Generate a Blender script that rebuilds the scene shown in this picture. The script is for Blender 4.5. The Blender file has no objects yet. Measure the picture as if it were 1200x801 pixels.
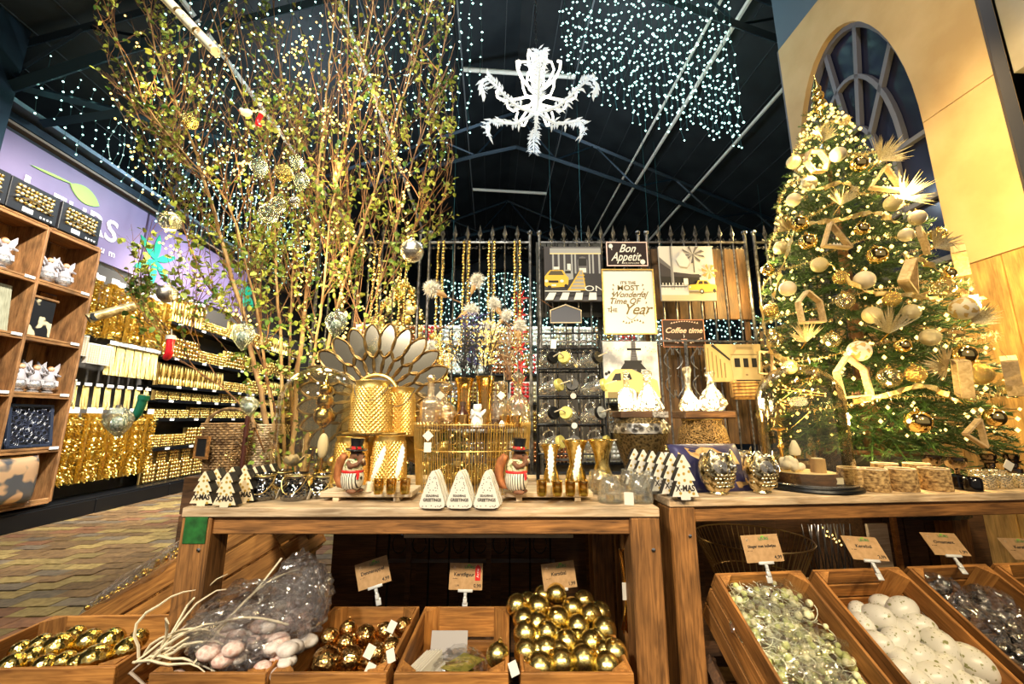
import bpy, bmesh, math, random
from mathutils import Vector, Matrix, Euler
PI = math.pi
R = math.radians
random.seed(7)
sc = bpy.context.scene
col = sc.collection

# ---------------------------------------------------------------- camera
FPX = 475.0; PITCH = R(10.7); CAMH = 1.2; HALL = R(2.96)
cd = bpy.data.cameras.new('camera'); cam = bpy.data.objects.new('camera', cd); col.objects.link(cam)
cd.sensor_width = 36; cd.lens = FPX / 1200 * 36; cd.clip_start = 0.02; cd.clip_end = 200
cam.location = (0, 0, CAMH); cam.rotation_euler = (PI / 2 + PITCH, 0, 0)
sc.camera = cam

# ---------------------------------------------------------------- world, exposure
w = bpy.data.worlds.new('world'); sc.world = w; w.use_nodes = True
w.node_tree.nodes['Background'].inputs[0].default_value = (1.0, 0.9, 0.78, 1)
w.node_tree.nodes['Background'].inputs[1].default_value = 0.2
sc.view_settings.view_transform = 'Standard'; sc.view_settings.look = 'None'
sc.view_settings.exposure = 0.45; sc.view_settings.gamma = 1
try:
    sc.cycles.sample_clamp_indirect = 4.0; sc.cycles.sample_clamp_direct = 0
    sc.cycles.max_bounces = 7; sc.cycles.transparent_max_bounces = 24
    sc.cycles.caustics_reflective = False; sc.cycles.caustics_refractive = False
except Exception: pass

def spot(name, loc, target, power, colour, angle=70, size=0.12, blend=0.6):
    l = bpy.data.lights.new(name, 'SPOT'); l.energy = power; l.color = colour
    l.spot_size = R(angle); l.spot_blend = blend; l.shadow_soft_size = size
    o = bpy.data.objects.new(name, l); col.objects.link(o); o.location = loc
    o.rotation_euler = (Vector(target) - Vector(loc)).to_track_quat('-Z', 'Y').to_euler()
    return o
def point(name, loc, power, colour, size=0.05):
    l = bpy.data.lights.new(name, 'POINT'); l.energy = power; l.color = colour; l.shadow_soft_size = size
    o = bpy.data.objects.new(name, l); col.objects.link(o); o.location = loc; return o
WARM = (1.0, 0.78, 0.46); NEUT = (1.0, 0.92, 0.78); COOL = (0.7, 0.85, 1.0)
# ceiling spots over the aisle in front of the tables
spot('track_spot', (-1.5, -1.5, 3.2), (-0.65, 1.5, 0.85), 360, NEUT, 50, 0.16)
spot('track_spot', (0.2, -1.6, 3.3), (0.1, 1.5, 0.8), 300, WARM, 50, 0.16)
spot('track_spot', (1.6, -1.5, 3.2), (1.1, 1.5, 0.8), 270, WARM, 50, 0.16)
spot('track_spot', (-0.6, 0.0, 4.6), (-1.0, 2.6, 2.6), 480, (1, .95, .7), 75)
spot('track_spot', (0.6, 0.6, 4.4), (2.0, 2.5, 2.0), 200, WARM, 60)
spot('track_spot', (0.2, 0.4, 4.5), (0.3, 2.6, 1.6), 95, NEUT, 60)
# aisle on the left, the long shelf wall and its sign
spot('aisle_spot', (-2.8, 2.6, 5.0), (-5.2, 5.2, 1.6), 1350, NEUT, 80)
spot('aisle_spot', (-3.0, 6.0, 5.2), (-5.3, 8.0, 1.5), 2300, NEUT, 90)
spot('aisle_spot', (-3.2, 3.2, 4.8), (-3.2, 4.3, 0), 420, NEUT, 80)
spot('sign_spot', (-4.2, 6.3, 4.9), (-5.6, 5.9, 4.0), 90, COOL, 110)
# facade wall wash
spot('facade_spot', (1.9, 1.2, 4.9), (2.97, 2.3, 4.0), 55, NEUT, 100)
spot('facade_spot', (2.2, 1.5, 3.6), (3.15, 2.1, 2.0), 42, (1, .66, .28), 95)
# back of the hall
point('roof_fill', (0.8, 5.6, 5.3), 130, COOL, 0.2)  # unseen lights added under the roof to brighten the white tubes
point('roof_fill', (-2.6, 6.2, 5.2), 70, COOL, 0.2)
spot('hall_lamp', (-1.5, 9.0, 5.6), (-1.5, 9.5, 0), 300, COOL, 110, 0.3)
spot('hall_lamp', (2.5, 10.0, 5.6), (2.5, 10.5, 0), 300, COOL, 110, 0.3)
spot('hall_spot', (0.0, 5.2, 4.8), (0.2, 8.5, 2.0), 900, NEUT, 90)

# ---------------------------------------------------------------- geometry of the place
def ray(px, py):
    v = 400.5 - py
    return Vector((px - 600, FPX * math.cos(PITCH) - v * math.sin(PITCH), FPX * math.sin(PITCH) + v * math.cos(PITCH)))
def at(px, py, Y):
    r = ray(px, py); t = Y / r.y; return Vector((r.x * t, Y, CAMH + r.z * t))
def on(px, py, z):
    r = ray(px, py); t = (z - CAMH) / r.z; return Vector((r.x * t, r.y * t, z))
CA, SA = math.cos(HALL), math.sin(HALL)
def hall(u, w_, z): return Vector((u * CA - w_ * SA, u * SA + w_ * CA, z))
HM = Matrix.Rotation(HALL, 4, 'Z')
def hinv(p): return (p[0] * CA + p[1] * SA, -p[0] * SA + p[1] * CA, p[2])
def atu(px, py, U):
    r = ray(px, py); u = r.x * CA + r.y * SA; w_ = -r.x * SA + r.y * CA; t = U / u
    return (w_ * t, CAMH + r.z * t)
def proj(p):
    d = Vector(p) - Vector((0, 0, CAMH)); c, s = math.cos(PITCH), math.sin(PITCH)
    fy = d.y * c + d.z * s; fz = -d.y * s + d.z * c
    if fy <= 0.01: return (-999, -999)
    return (600 + FPX * d.x / fy, 400.5 - FPX * fz / fy)
def roofz(u): return 8.0 - 0.43 * abs(u - 0.45)

# ---------------------------------------------------------------- mesh builder
class MB:
    def __init__(s): s.v = []; s.f = []; s.m = []; s.s = []
    def add(s, V, F, m=0, sm=False, M=None):
        b = len(s.v)
        s.v += [tuple(M @ Vector(p)) for p in V] if M is not None else [tuple(p) for p in V]
        s.f += [tuple(b + i for i in q) for q in F]
        s.m += [m] * len(F); s.s += [sm] * len(F)
        return s
    def box(s, c, d, m=0, M=None, ch=0.0):
        x, y, z = d[0] / 2, d[1] / 2, d[2] / 2
        T = Matrix.Translation(Vector(c)); M = (M @ T) if M is not None else T
        if ch <= 0:
            V = [(a, b, e) for a in (-x, x) for b in (-y, y) for e in (-z, z)]
            F = [(0, 1, 3, 2), (4, 6, 7, 5), (0, 4, 5, 1), (2, 3, 7, 6), (0, 2, 6, 4), (1, 5, 7, 3)]
            return s.add(V, F, m, False, M)
        ch = min(ch, x * .49, y * .49, z * .49)
        V = []; idx = {}
        for a in (-1, 1):
            for b in (-1, 1):
                for e in (-1, 1):
                    for k in range(3):
                        p = [a * (x - ch), b * (y - ch), e * (z - ch)]
                        p[k] = (a * x, b * y, e * z)[k]
                        idx[(a, b, e, k)] = len(V); V.append(p)
        F = []
        for k in range(3):
            o = [i for i in range(3) if i != k]
            for sg in (-1, 1):
                q = []
                for (i, j) in ((-1, -1), (1, -1), (1, 1), (-1, 1)):
                    t = [0, 0, 0]; t[k] = sg; t[o[0]] = i; t[o[1]] = j; q.append(idx[(*t, k)])
                F.append(tuple(q))
        for k in range(3):
            o = [i for i in range(3) if i != k]
            for i in (-1, 1):
                for j in (-1, 1):
                    t0 = [0, 0, 0]; t1 = [0, 0, 0]; t0[k] = -1; t1[k] = 1
                    for t in (t0, t1): t[o[0]] = i; t[o[1]] = j
                    F.append((idx[(*t0, o[0])], idx[(*t1, o[0])], idx[(*t1, o[1])], idx[(*t0, o[1])]))
        for a in (-1, 1):
            for b in (-1, 1):
                for e in (-1, 1): F.append(tuple(idx[(a, b, e, k)] for k in range(3)))
        return s.add(V, F, m, False, M)
    def lathe(s, prof, n=24, m=0, M=None, sm=True, a0=0.0, squash=None):
        V = []; F = []
        for (r, z) in prof:
            for i in range(n):
                a = a0 + 2 * PI * i / n
                V.append((r * math.cos(a), r * math.sin(a) * (squash or 1), z))
        for j in range(len(prof) - 1):
            for i in range(n):
                k = (i + 1) % n
                F.append((j * n + i, j * n + k, (j + 1) * n + k, (j + 1) * n + i))
        if prof[0][0] > 1e-5: F.append(tuple(range(n))[::-1])
        if prof[-1][0] > 1e-5: F.append(tuple((len(prof) - 1) * n + i for i in range(n)))
        return s.add(V, F, m, sm, M)
    def openlathe(s, prof, n=24, m=0, M=None, sm=True):
        V = []; F = []
        for (r, z) in prof:
            for i in range(n):
                a = 2 * PI * i / n; V.append((r * math.cos(a), r * math.sin(a), z))
        for j in range(len(prof) - 1):
            for i in range(n):
                k = (i + 1) % n; F.append((j * n + i, j * n + k, (j + 1) * n + k, (j + 1) * n + i))
        return s.add(V, F, m, sm, M)
    def sphere(s, c, r, n=14, k=9, m=0, sc3=(1, 1, 1), M=None, sm=True):
        V = [(0, 0, -1)]; F = []
        for j in range(1, k):
            t = -PI / 2 + PI * j / k
            for i in range(n):
                a = 2 * PI * i / n; V.append((math.cos(t) * math.cos(a), math.cos(t) * math.sin(a), math.sin(t)))
        V.append((0, 0, 1)); L = len(V) - 1
        for i in range(n):
            q = (i + 1) % n; F.append((0, 1 + q, 1 + i)); b = 1 + (k - 2) * n; F.append((L, b + i, b + q))
        for j in range(k - 2):
            for i in range(n):
                q = (i + 1) % n; b = 1 + j * n; F.append((b + i, b + q, b + n + q, b + n + i))
        V = [(c[0] + p[0] * r * sc3[0], c[1] + p[1] * r * sc3[1], c[2] + p[2] * r * sc3[2]) for p in V]
        return s.add(V, F, m, sm, M)
    def octa(s, c, r, m=0):
        x, y, z = c
        return s.add([(x + r, y, z), (x - r, y, z), (x, y + r, z), (x, y - r, z), (x, y, z + r), (x, y, z - r)],
                     [(0, 2, 4), (2, 1, 4), (1, 3, 4), (3, 0, 4), (2, 0, 5), (1, 2, 5), (3, 1, 5), (0, 3, 5)], m, True)
    def tube(s, pts, r, n=6, m=0, M=None, closed=False, sm=True, cap=True):
        pts = [Vector(p) for p in pts]; N = len(pts)
        rs = r if isinstance(r, (list, tuple)) else [r] * N
        V = []; F = []; up = None
        for i, p in enumerate(pts):
            a = pts[(i - 1) % N] if (i > 0 or closed) else p
            b = pts[(i + 1) % N] if (i < N - 1 or closed) else p
            t = (b - a)
            t = t.normalized() if t.length > 1e-9 else Vector((0, 0, 1))
            if up is None:
                up = Vector((0, 0, 1)) if abs(t.z) < 0.9 else Vector((1, 0, 0))
            x = t.cross(up)
            if x.length < 1e-6: x = t.cross(Vector((0.3, 1, 0.1)))
            x.normalize(); y = x.cross(t).normalized(); up = y
            for k in range(n):
                q = 2 * PI * k / n; V.append(p + (x * math.cos(q) + y * math.sin(q)) * rs[i])
        for i in range(N if closed else N - 1):
            j = (i + 1) % N
            for k in range(n):
                l = (k + 1) % n; F.append((i * n + k, i * n + l, j * n + l, j * n + k))
        if not closed and cap and n > 2:
            F.append(tuple(range(n))[::-1]); F.append(tuple((N - 1) * n + k for k in range(n)))
        return s.add(V, F, m, sm, M)
    def prism(s, poly, y0, y1, m=0, M=None, ms=None):
        """polygon in local XZ, extruded along Y; ms = material of the sides"""
        n = len(poly)
        V = [(p[0], y0, p[1]) for p in poly] + [(p[0], y1, p[1]) for p in poly]
        s.add(V, [tuple(range(n)), tuple(range(2 * n - 1, n - 1, -1))], m, False, M)
        s.add(V, [(i, i + n, (i + 1) % n + n, (i + 1) % n) for i in range(n)], m if ms is None else ms, False, M)
        return s
    def poly(s, poly, y, m=0, M=None):
        return s.add([(p[0], y, p[1]) for p in poly], [tuple(range(len(poly)))], m, False, M)
    def mesh(s, name, mats):
        me = bpy.data.meshes.new(name); me.from_pydata(s.v, [], s.f)
        for x in (mats if isinstance(mats, (list, tuple)) else [mats]): me.materials.append(x)
        me.polygons.foreach_set('material_index', s.m); me.polygons.foreach_set('use_smooth', s.s)
        me.update(); return me
    def obj(s, name, mats, parent=None, loc=None, rot=None, kind=None, label=None, fix=True):
        me = s.mesh(name, mats)
        if fix and len(s.f) < 20000:
            bm = bmesh.new(); bm.from_mesh(me); bmesh.ops.recalc_face_normals(bm, faces=bm.faces); bm.to_mesh(me); bm.free()
        if any(s.s):
            try: me.set_sharp_from_angle(angle=R(50))
            except Exception: pass
        return put(name, me, parent, loc, rot, kind, label)
def put(name, me, parent=None, loc=None, rot=None, kind=None, label=None):
    o = bpy.data.objects.new(name, me); col.objects.link(o)
    if parent is not None: o.parent = parent
    if loc is not None: o.location = loc
    if rot is not None: o.rotation_euler = rot
    if kind: o['kind'] = kind
    if label: o['label'] = label
    return o
def thing(name, label, cat, loc=(0, 0, 0), rz=0.0, group=None, sc1=1.0, rot=None):
    o = bpy.data.objects.new(name, None); col.objects.link(o); o.empty_display_size = 0.05
    o.location = loc; o.rotation_euler = rot if rot else (0, 0, rz); o.scale = (sc1,) * 3
    return tag(o, label, cat, group)
def tag(o, label, cat, group=None, kind=None):
    o['label'] = label; o['category'] = cat
    if group: o['group'] = group
    if kind: o['kind'] = kind
    return o
def struct(name, mb, mats, parent=None, M=None):
    o = mb.obj(name, mats, parent)
    o['kind'] = 'structure'
    if M is not None: o.matrix_world = M
    return o
def kids(o): return [c for c in bpy.data.objects if c.parent == o]
def dup(root, label=None, loc=None, rz=None, group=None, sc1=None, rot=None, K=None):
    r = root.copy(); col.objects.link(r)
    if loc is not None: r.location = loc
    if rz is not None: r.rotation_euler = (0, 0, rz)
    if rot is not None: r.rotation_euler = rot
    if sc1 is not None: r.scale = (sc1,) * 3 if not isinstance(sc1, (tuple, list)) else sc1
    if label: r['label'] = label
    if group: r['group'] = group
    for ch in root.children:
        c = ch.copy(); col.objects.link(c); c.parent = r
        for g in ch.children:
            d = g.copy(); col.objects.link(d); d.parent = c
    return r
class Kind:
    """first use moves the prototype itself, later uses copy it"""
    def __init__(s, root): s.r = root; s.used = False
    def put(s, label, loc, rz=0.0, sc1=1.0, rot=None, group=None):
        s3 = (sc1,) * 3 if not isinstance(sc1, (tuple, list)) else sc1
        if not s.used:
            s.used = True; o = s.r; o.location = loc; o.rotation_euler = rot if rot else (0, 0, rz); o.scale = s3; o['label'] = label
            if group: o['group'] = group
            return o
        return dup(s.r, label, loc, rz, group, s3, rot)
ORD = ['first', 'second', 'third', 'fourth', 'fifth', 'sixth', 'seventh', 'eighth', 'ninth', 'tenth', 'eleventh', 'twelfth', 'thirteenth', 'fourteenth', 'fifteenth', 'sixteenth', 'seventeenth', 'eighteenth', 'nineteenth', 'twentieth', 'twenty-first', 'twenty-second', 'twenty-third', 'twenty-fourth', 'twenty-fifth', 'twenty-sixth', 'twenty-seventh', 'twenty-eighth', 'twenty-ninth', 'thirtieth', 'thirty-first', 'thirty-second', 'thirty-third', 'thirty-fourth', 'thirty-fifth', 'thirty-sixth']

# ---------------------------------------------------------------- materials
def newmat(name):
    m = bpy.data.materials.new(name); m.use_nodes = True
    return m, m.node_tree, m.node_tree.nodes['Principled BSDF']
MC = {}
def flat(c, rough=0.5, metal=0.0, spec=0.5):
    k = (tuple(c), rough, metal, spec)
    if k not in MC:
        m, t, b = newmat('paint'); b.inputs['Base Color'].default_value = (*c, 1)
        b.inputs['Roughness'].default_value = rough; b.inputs['Metallic'].default_value = metal
        b.inputs['Specular IOR Level'].default_value = spec; MC[k] = m
    return MC[k]
def noisy(name, c1, c2, scale=20, rough=0.6, metal=0.0, bump=0.2, stretch=(1, 1, 1), vary=0.0, detail=5, kind='noise', dist=0.0, rr=(0.35, 0.65), bd=0.002):
    m, t, b = newmat(name); N = t.nodes; L = t.links
    tc = N.new('ShaderNodeTexCoord'); mp = N.new('ShaderNodeMapping'); mp.inputs['Scale'].default_value = stretch
    L.new(tc.outputs['Object'], mp.inputs['Vector'])
    if kind == 'noise':
        tx = N.new('ShaderNodeTexNoise'); tx.inputs['Scale'].default_value = scale; tx.inputs['Detail'].default_value = detail; tx.inputs['Distortion'].default_value = dist; fo = tx.outputs['Fac']
    else:
        tx = N.new('ShaderNodeTexVoronoi'); tx.inputs['Scale'].default_value = scale; fo = tx.outputs['Distance']
    if vary:
        oi = N.new('ShaderNodeObjectInfo'); ad = N.new('ShaderNodeVectorMath'); ad.operation = 'ADD'
        cx = N.new('ShaderNodeCombineXYZ'); mu = N.new('ShaderNodeMath'); mu.operation = 'MULTIPLY'; mu.inputs[1].default_value = 37.0
        L.new(oi.outputs['Random'], mu.inputs[0]); L.new(mu.outputs[0], cx.inputs[0]); L.new(mu.outputs[0], cx.inputs[2])
        L.new(mp.outputs[0], ad.inputs[0]); L.new(cx.outputs[0], ad.inputs[1]); L.new(ad.outputs[0], tx.inputs['Vector'])
    else: L.new(mp.outputs[0], tx.inputs['Vector'])
    rp = N.new('ShaderNodeValToRGB'); rp.color_ramp.elements[0].color = (*c1, 1); rp.color_ramp.elements[1].color = (*c2, 1)
    rp.color_ramp.elements[0].position = rr[0]; rp.color_ramp.elements[1].position = rr[1]
    L.new(fo, rp.inputs[0])
    if vary:
        hs = N.new('ShaderNodeHueSaturation'); mr = N.new('ShaderNodeMapRange'); mr.inputs[3].default_value = 1 - vary; mr.inputs[4].default_value = 1 + vary
        L.new(oi.outputs['Random'], mr.inputs[0]); L.new(mr.outputs[0], hs.inputs['Value']); L.new(rp.outputs[0], hs.inputs['Color']); L.new(hs.outputs[0], b.inputs['Base Color'])
    else: L.new(rp.outputs[0], b.inputs['Base Color'])
    if bump:
        bp = N.new('ShaderNodeBump'); bp.inputs['Strength'].default_value = bump; bp.inputs['Distance'].default_value = bd
        L.new(fo, bp.inputs['Height']); L.new(bp.outputs[0], b.inputs['Normal'])
    b.inputs['Roughness'].default_value = rough; b.inputs['Metallic'].default_value = metal
    return m
def wood(name, c1, c2, axis=0, rough=0.65, vary=0.15, scale=14, bump=0.5, knots=True):
    st = [6, 6, 6]; st[axis] = 0.45
    m = noisy(name, c1, c2, scale, rough, 0, bump, st, vary, 8, dist=1.2, rr=(0.3, 0.7))
    if knots:      # blotches of wear and dark knots
        N = m.node_tree.nodes; L = m.node_tree.links; b = N['Principled BSDF']
        src = b.inputs['Base Color'].links[0].from_socket
        tc = N.new('ShaderNodeTexCoord'); st2 = [3, 3, 3]; st2[axis] = 1
        mp = N.new('ShaderNodeMapping'); mp.inputs['Scale'].default_value = st2; L.new(tc.outputs['Object'], mp.inputs[0])
        n2 = N.new('ShaderNodeTexNoise'); n2.inputs['Scale'].default_value = 5; n2.inputs['Detail'].default_value = 4; L.new(mp.outputs[0], n2.inputs['Vector'])
        rp = N.new('ShaderNodeValToRGB'); rp.color_ramp.elements[0].position = 0.3; rp.color_ramp.elements[0].color = (0.45, 0.45, 0.45, 1)
        rp.color_ramp.elements[1].position = 0.62; rp.color_ramp.elements[1].color = (1.15, 1.15, 1.15, 1); L.new(n2.outputs['Fac'], rp.inputs[0])
        mx = N.new('ShaderNodeMix'); mx.data_type = 'RGBA'; mx.blend_type = 'MULTIPLY'; mx.inputs[0].default_value = 1
        L.new(src, mx.inputs[6]); L.new(rp.outputs[0], mx.inputs[7]); L.new(mx.outputs[2], b.inputs['Base Color'])
    return m
def emit(c, s, sample=True):
    k = ('e', tuple(c), s)
    if k not in MC:
        m = bpy.data.materials.new('glow'); m.use_nodes = True; N = m.node_tree.nodes; N.clear()
        e = N.new('ShaderNodeEmission'); o = N.new('ShaderNodeOutputMaterial'); e.inputs[0].default_value = (*c, 1); e.inputs[1].default_value = s
        m.node_tree.links.new(e.outputs[0], o.inputs[0])
        if not sample:
            try: m.cycles.emission_sampling = 'NONE'
            except Exception: pass
        MC[k] = m
    return MC[k]
def glass(name, tint=(1, 1, 1), lo=0.06, hi=0.75, rough=0.02, bump=0.0, bscale=30, power=3.0, gcol=(1, 1, 1)):
    m = bpy.data.materials.new(name); m.use_nodes = True; N = m.node_tree.nodes; L = m.node_tree.links; N.clear()
    o = N.new('ShaderNodeOutputMaterial'); mx = N.new('ShaderNodeMixShader'); tr = N.new('ShaderNodeBsdfTransparent'); gl = N.new('ShaderNodeBsdfGlossy')
    tr.inputs[0].default_value = (*tint, 1); gl.inputs['Roughness'].default_value = rough; gl.inputs[0].default_value = (*gcol, 1)
    lw = N.new('ShaderNodeLayerWeight'); lw.inputs[0].default_value = 0.5
    pw = N.new('ShaderNodeMath'); pw.operation = 'POWER'; pw.inputs[1].default_value = power
    mr = N.new('ShaderNodeMapRange'); mr.inputs[3].default_value = lo; mr.inputs[4].default_value = hi
    L.new(lw.outputs['Facing'], pw.inputs[0]); L.new(pw.outputs[0], mr.inputs[0]); L.new(mr.outputs[0], mx.inputs[0])
    L.new(tr.outputs[0], mx.inputs[1]); L.new(gl.outputs[0], mx.inputs[2]); L.new(mx.outputs[0], o.inputs[0])
    if bump:
        nz = N.new('ShaderNodeTexNoise'); nz.inputs['Scale'].default_value = bscale; nz.inputs['Detail'].default_value = 3
        bp = N.new('ShaderNodeBump'); bp.inputs['Strength'].default_value = bump; bp.inputs['Distance'].default_value = 0.01
        tc = N.new('ShaderNodeTexCoord'); L.new(tc.outputs['Object'], nz.inputs['Vector'])
        L.new(nz.outputs['Fac'], bp.inputs['Height']); L.new(bp.outputs[0], gl.inputs['Normal']); L.new(bp.outputs[0], lw.inputs['Normal'])
    return m

M_ = {}
M_['table'] = wood('table wood', (0.11, 0.045, 0.012), (0.42, 0.19, 0.055))
M_['tableZ'] = wood('table wood upright', (0.12, 0.05, 0.013), (0.42, 0.19, 0.055), axis=2)
M_['top'] = wood('worn table top', (0.42, 0.27, 0.14), (0.80, 0.62, 0.42), bump=0.3)
M_['crate'] = wood('crate wood', (0.24, 0.09, 0.018), (0.60, 0.27, 0.065), bump=0.3)
M_['crateY'] = wood('crate wood side', (0.22, 0.085, 0.017), (0.55, 0.24, 0.06), axis=1, bump=0.3)
M_['crateZ'] = wood('crate wood post', (0.27, 0.10, 0.02), (0.62, 0.29, 0.075), axis=2, bump=0.3)
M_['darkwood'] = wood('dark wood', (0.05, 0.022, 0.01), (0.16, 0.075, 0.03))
M_['shelfwood'] = wood('shelf wood', (0.20, 0.085, 0.03), (0.48, 0.25, 0.09))
M_['shelfwoodZ'] = wood('shelf wood upright', (0.22, 0.09, 0.03), (0.5, 0.26, 0.1), axis=2)
M_['palewood'] = wood('pale wood', (0.58, 0.44, 0.28), (0.86, 0.74, 0.55), bump=0.15, knots=False)
M_['framewood'] = wood('pale frame wood', (0.50, 0.34, 0.16), (0.80, 0.62, 0.36), bump=0.1, knots=False, scale=8)
M_['plank'] = wood('facade plank', (0.42, 0.23, 0.065), (0.64, 0.38, 0.12), axis=2, bump=0.1)
M_['facade'] = noisy('facade board', (0.50, 0.33, 0.14), (0.60, 0.42, 0.20), 3, 0.75, 0, 0.1, vary=0.04)
M_['goldq'] = noisy('hammered gold', (0.86, 0.56, 0.15), (0.96, 0.70, 0.26), 40, 0.46, 1.0, 0.1)
M_['gold'] = flat((0.90, 0.62, 0.18), 0.22, 1.0)
M_['goldsat'] = noisy('satin gold', (0.86, 0.58, 0.17), (0.95, 0.72, 0.28), 60, 0.38, 1.0, 0.15)
M_['goldfoil'] = noisy('crackled gold foil', (0.55, 0.36, 0.08), (1.0, 0.78, 0.30), 38, 0.22, 1.0, 0.9, bd=0.004)
M_['goldleaf'] = noisy('rubbed gold leaf', (0.50, 0.34, 0.07), (0.98, 0.80, 0.30), 9, 0.25, 1.0, 0.25, detail=8, rr=(0.36, 0.5), vary=0.06)
M_['bronze'] = noisy('bronze foil', (0.25, 0.07, 0.02), (1.0, 0.62, 0.22), 5, 0.2, 1.0, 0.6, bd=0.0025, vary=0.1, kind='voronoi', rr=(0.1, 0.5))
M_['glitter'] = noisy('gold glitter', (0.45, 0.30, 0.04), (1.0, 0.85, 0.38), 260, 0.25, 0.9, 1.0, bd=0.004)
M_['champ'] = noisy('champagne glitter', (0.62, 0.48, 0.22), (1.0, 0.92, 0.65), 220, 0.3, 0.7, 0.8, bd=0.003)
M_['silver'] = flat((0.85, 0.85, 0.86), 0.15, 1.0)
M_['antique'] = noisy('antique silver gold', (0.16, 0.11, 0.04), (1.0, 0.88, 0.56), 75, 0.24, 1.0, 0.9, bd=0.003, rr=(.38, .55))
M_['mirror'] = flat((0.92, 0.93, 0.93), 0.04, 1.0)
M_['blackmetal'] = flat((0.012, 0.013, 0.016), 0.35, 0.6)
M_['greymetal'] = flat((0.20, 0.20, 0.22), 0.32, 0.9)
M_['black'] = flat((0.01, 0.01, 0.012), 0.5)
M_['white'] = flat((0.86, 0.84, 0.80), 0.5)
M_['matwhite'] = flat((0.88, 0.80, 0.66), 0.45)
M_['paper'] = flat((0.72, 0.69, 0.62), 0.7)
M_['kraft'] = noisy('kraft card', (0.40, 0.24, 0.11), (0.50, 0.31, 0.15), 60, 0.8, 0, 0.05)
M_['ink'] = flat((0.02, 0.015, 0.012), 0.7)
M_['red'] = flat((0.62, 0.02, 0.02), 0.4)
M_['green'] = flat((0.03, 0.22, 0.06), 0.4)
M_['steel'] = noisy('blue steel', (0.008, 0.018, 0.03), (0.012, 0.03, 0.045), 4, 0.4, 0.5, 0)
M_['leaf'] = noisy('birch leaf', (0.07, 0.16, 0.02), (0.27, 0.38, 0.06), 3, 0.5, 0, 0.0, vary=0.45)
M_['leaves'] = noisy('birch leaves', (0.06, 0.15, 0.02), (0.44, 0.52, 0.10), 9, 0.5, 0, 0.0, detail=1, rr=(0.38, 0.62))
M_['bark'] = noisy('birch bark', (0.20, 0.10, 0.04), (0.52, 0.36, 0.18), 14, 0.7, 0, 0.4, (1, 1, 0.3))
M_['twig'] = noisy('twig', (0.10, 0.04, 0.02), (0.30, 0.15, 0.06), 12, 0.7, 0, 0.1)
M_['glass'] = glass('clear glass')
M_['jar'] = glass('thick glass', (0.95, 0.96, 0.96), 0.30, 0.95, 0.03, 0.6, 25, 2.0)
M_['amber'] = glass('amber glass', (0.99, 0.86, 0.52), 0.48, 0.9, 0.14, 0.9, 45, 1.8, (1, 0.86, 0.6))
M_['goldglass'] = glass('gold lustre glass', (0.97, 0.85, 0.45), 0.42, 0.9, 0.12, 0.4, 20, 1.2, (1.0, 0.78, 0.36))
M_['bell'] = glass('bell jar glass', (0.97, 0.95, 0.88), 0.05, 0.8, 0.01, 0.12, 6, 2.6, (1, 0.96, 0.86))
M_['pressed'] = glass('pressed glass', (0.96, 0.97, 0.96), 0.10, 0.9, 0.03, 0.7, 40, 2.2)
def milky(m, f):
    n_ = m.node_tree.nodes; l_ = m.node_tree.links; d = n_.new('ShaderNodeBsdfTranslucent'); d2 = n_.new('ShaderNodeBsdfDiffuse'); a = n_.new('ShaderNodeMixShader'); x = n_.new('ShaderNodeMixShader'); x.inputs[0].default_value = f; a.inputs[0].default_value = .5
    o = [q for q in n_ if q.type == 'OUTPUT_MATERIAL'][0]; s = o.inputs[0].links[0].from_socket; l_.new(d.outputs[0], a.inputs[1]); l_.new(d2.outputs[0], a.inputs[2]); l_.new(s, x.inputs[1]); l_.new(a.outputs[0], x.inputs[2]); l_.new(x.outputs[0], o.inputs[0])
milky(M_['jar'], .09);  milky(M_['pressed'], .05); milky(M_['amber'], .10)
M_['smoke'] = glass('smoked glass', (0.10, 0.10, 0.12), 0.22, 0.7, 0.06, 0.8, 30, 1.5)
M_['film'] = glass('plastic film', (0.99, 0.99, 1.0), 0.10, 0.75, 0.11, 1.0, 22, 1.2)
_n = M_['film'].node_tree.nodes; _l = M_['film'].node_tree.links; _d = _n.new('ShaderNodeBsdfTranslucent'); _d.inputs[0].default_value = (.9, .9, .95, 1); _x = _n.new('ShaderNodeMixShader'); _x.inputs[0].default_value = .10
_o = [q for q in _n if q.type == 'OUTPUT_MATERIAL'][0]; _s = _o.inputs[0].links[0].from_socket; _l.new(_s, _x.inputs[1]); _l.new(_d.outputs[0], _x.inputs[2]); _l.new(_x.outputs[0], _o.inputs[0])

M_['bulb'] = emit((1.0, 0.63, 0.15), 3.8, False)
M_['bulbw'] = emit((0.50, 1.0, 0.86), 4.5, False)
M_['cable'] = flat((0.02, 0.09, 0.09), 0.5)

# ---------------------------------------------------------------- lettering
TC = {}
def lettering(txt, size, mat, parent, loc, rot=(PI / 2, 0, 0), bold=0.0, shear=0.0, name='lettering', width=1.0, ex=0.0006, spacing=1.0):
    k = (txt, size, mat.name, bold, shear, width, ex, spacing)
    if k not in TC:
        c = bpy.data.curves.new('t', 'FONT'); c.body = txt; c.size = size; c.align_x = 'CENTER'; c.align_y = 'CENTER'
        c.extrude = ex; c.offset = bold; c.shear = shear; c.resolution_u = 3; c.space_character = spacing; c.space_line = 0.85
        o = bpy.data.objects.new('t', c); col.objects.link(o); bpy.context.view_layer.update()
        me = bpy.data.meshes.new_from_object(o.evaluated_get(bpy.context.evaluated_depsgraph_get()))
        bpy.data.objects.remove(o); me.materials.clear(); me.materials.append(mat); me.name = name
        if width != 1.0: me.transform(Matrix.Diagonal((width, 1, 1, 1)))
        TC[k] = me
    return put(name, TC[k], parent, loc, rot)
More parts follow.
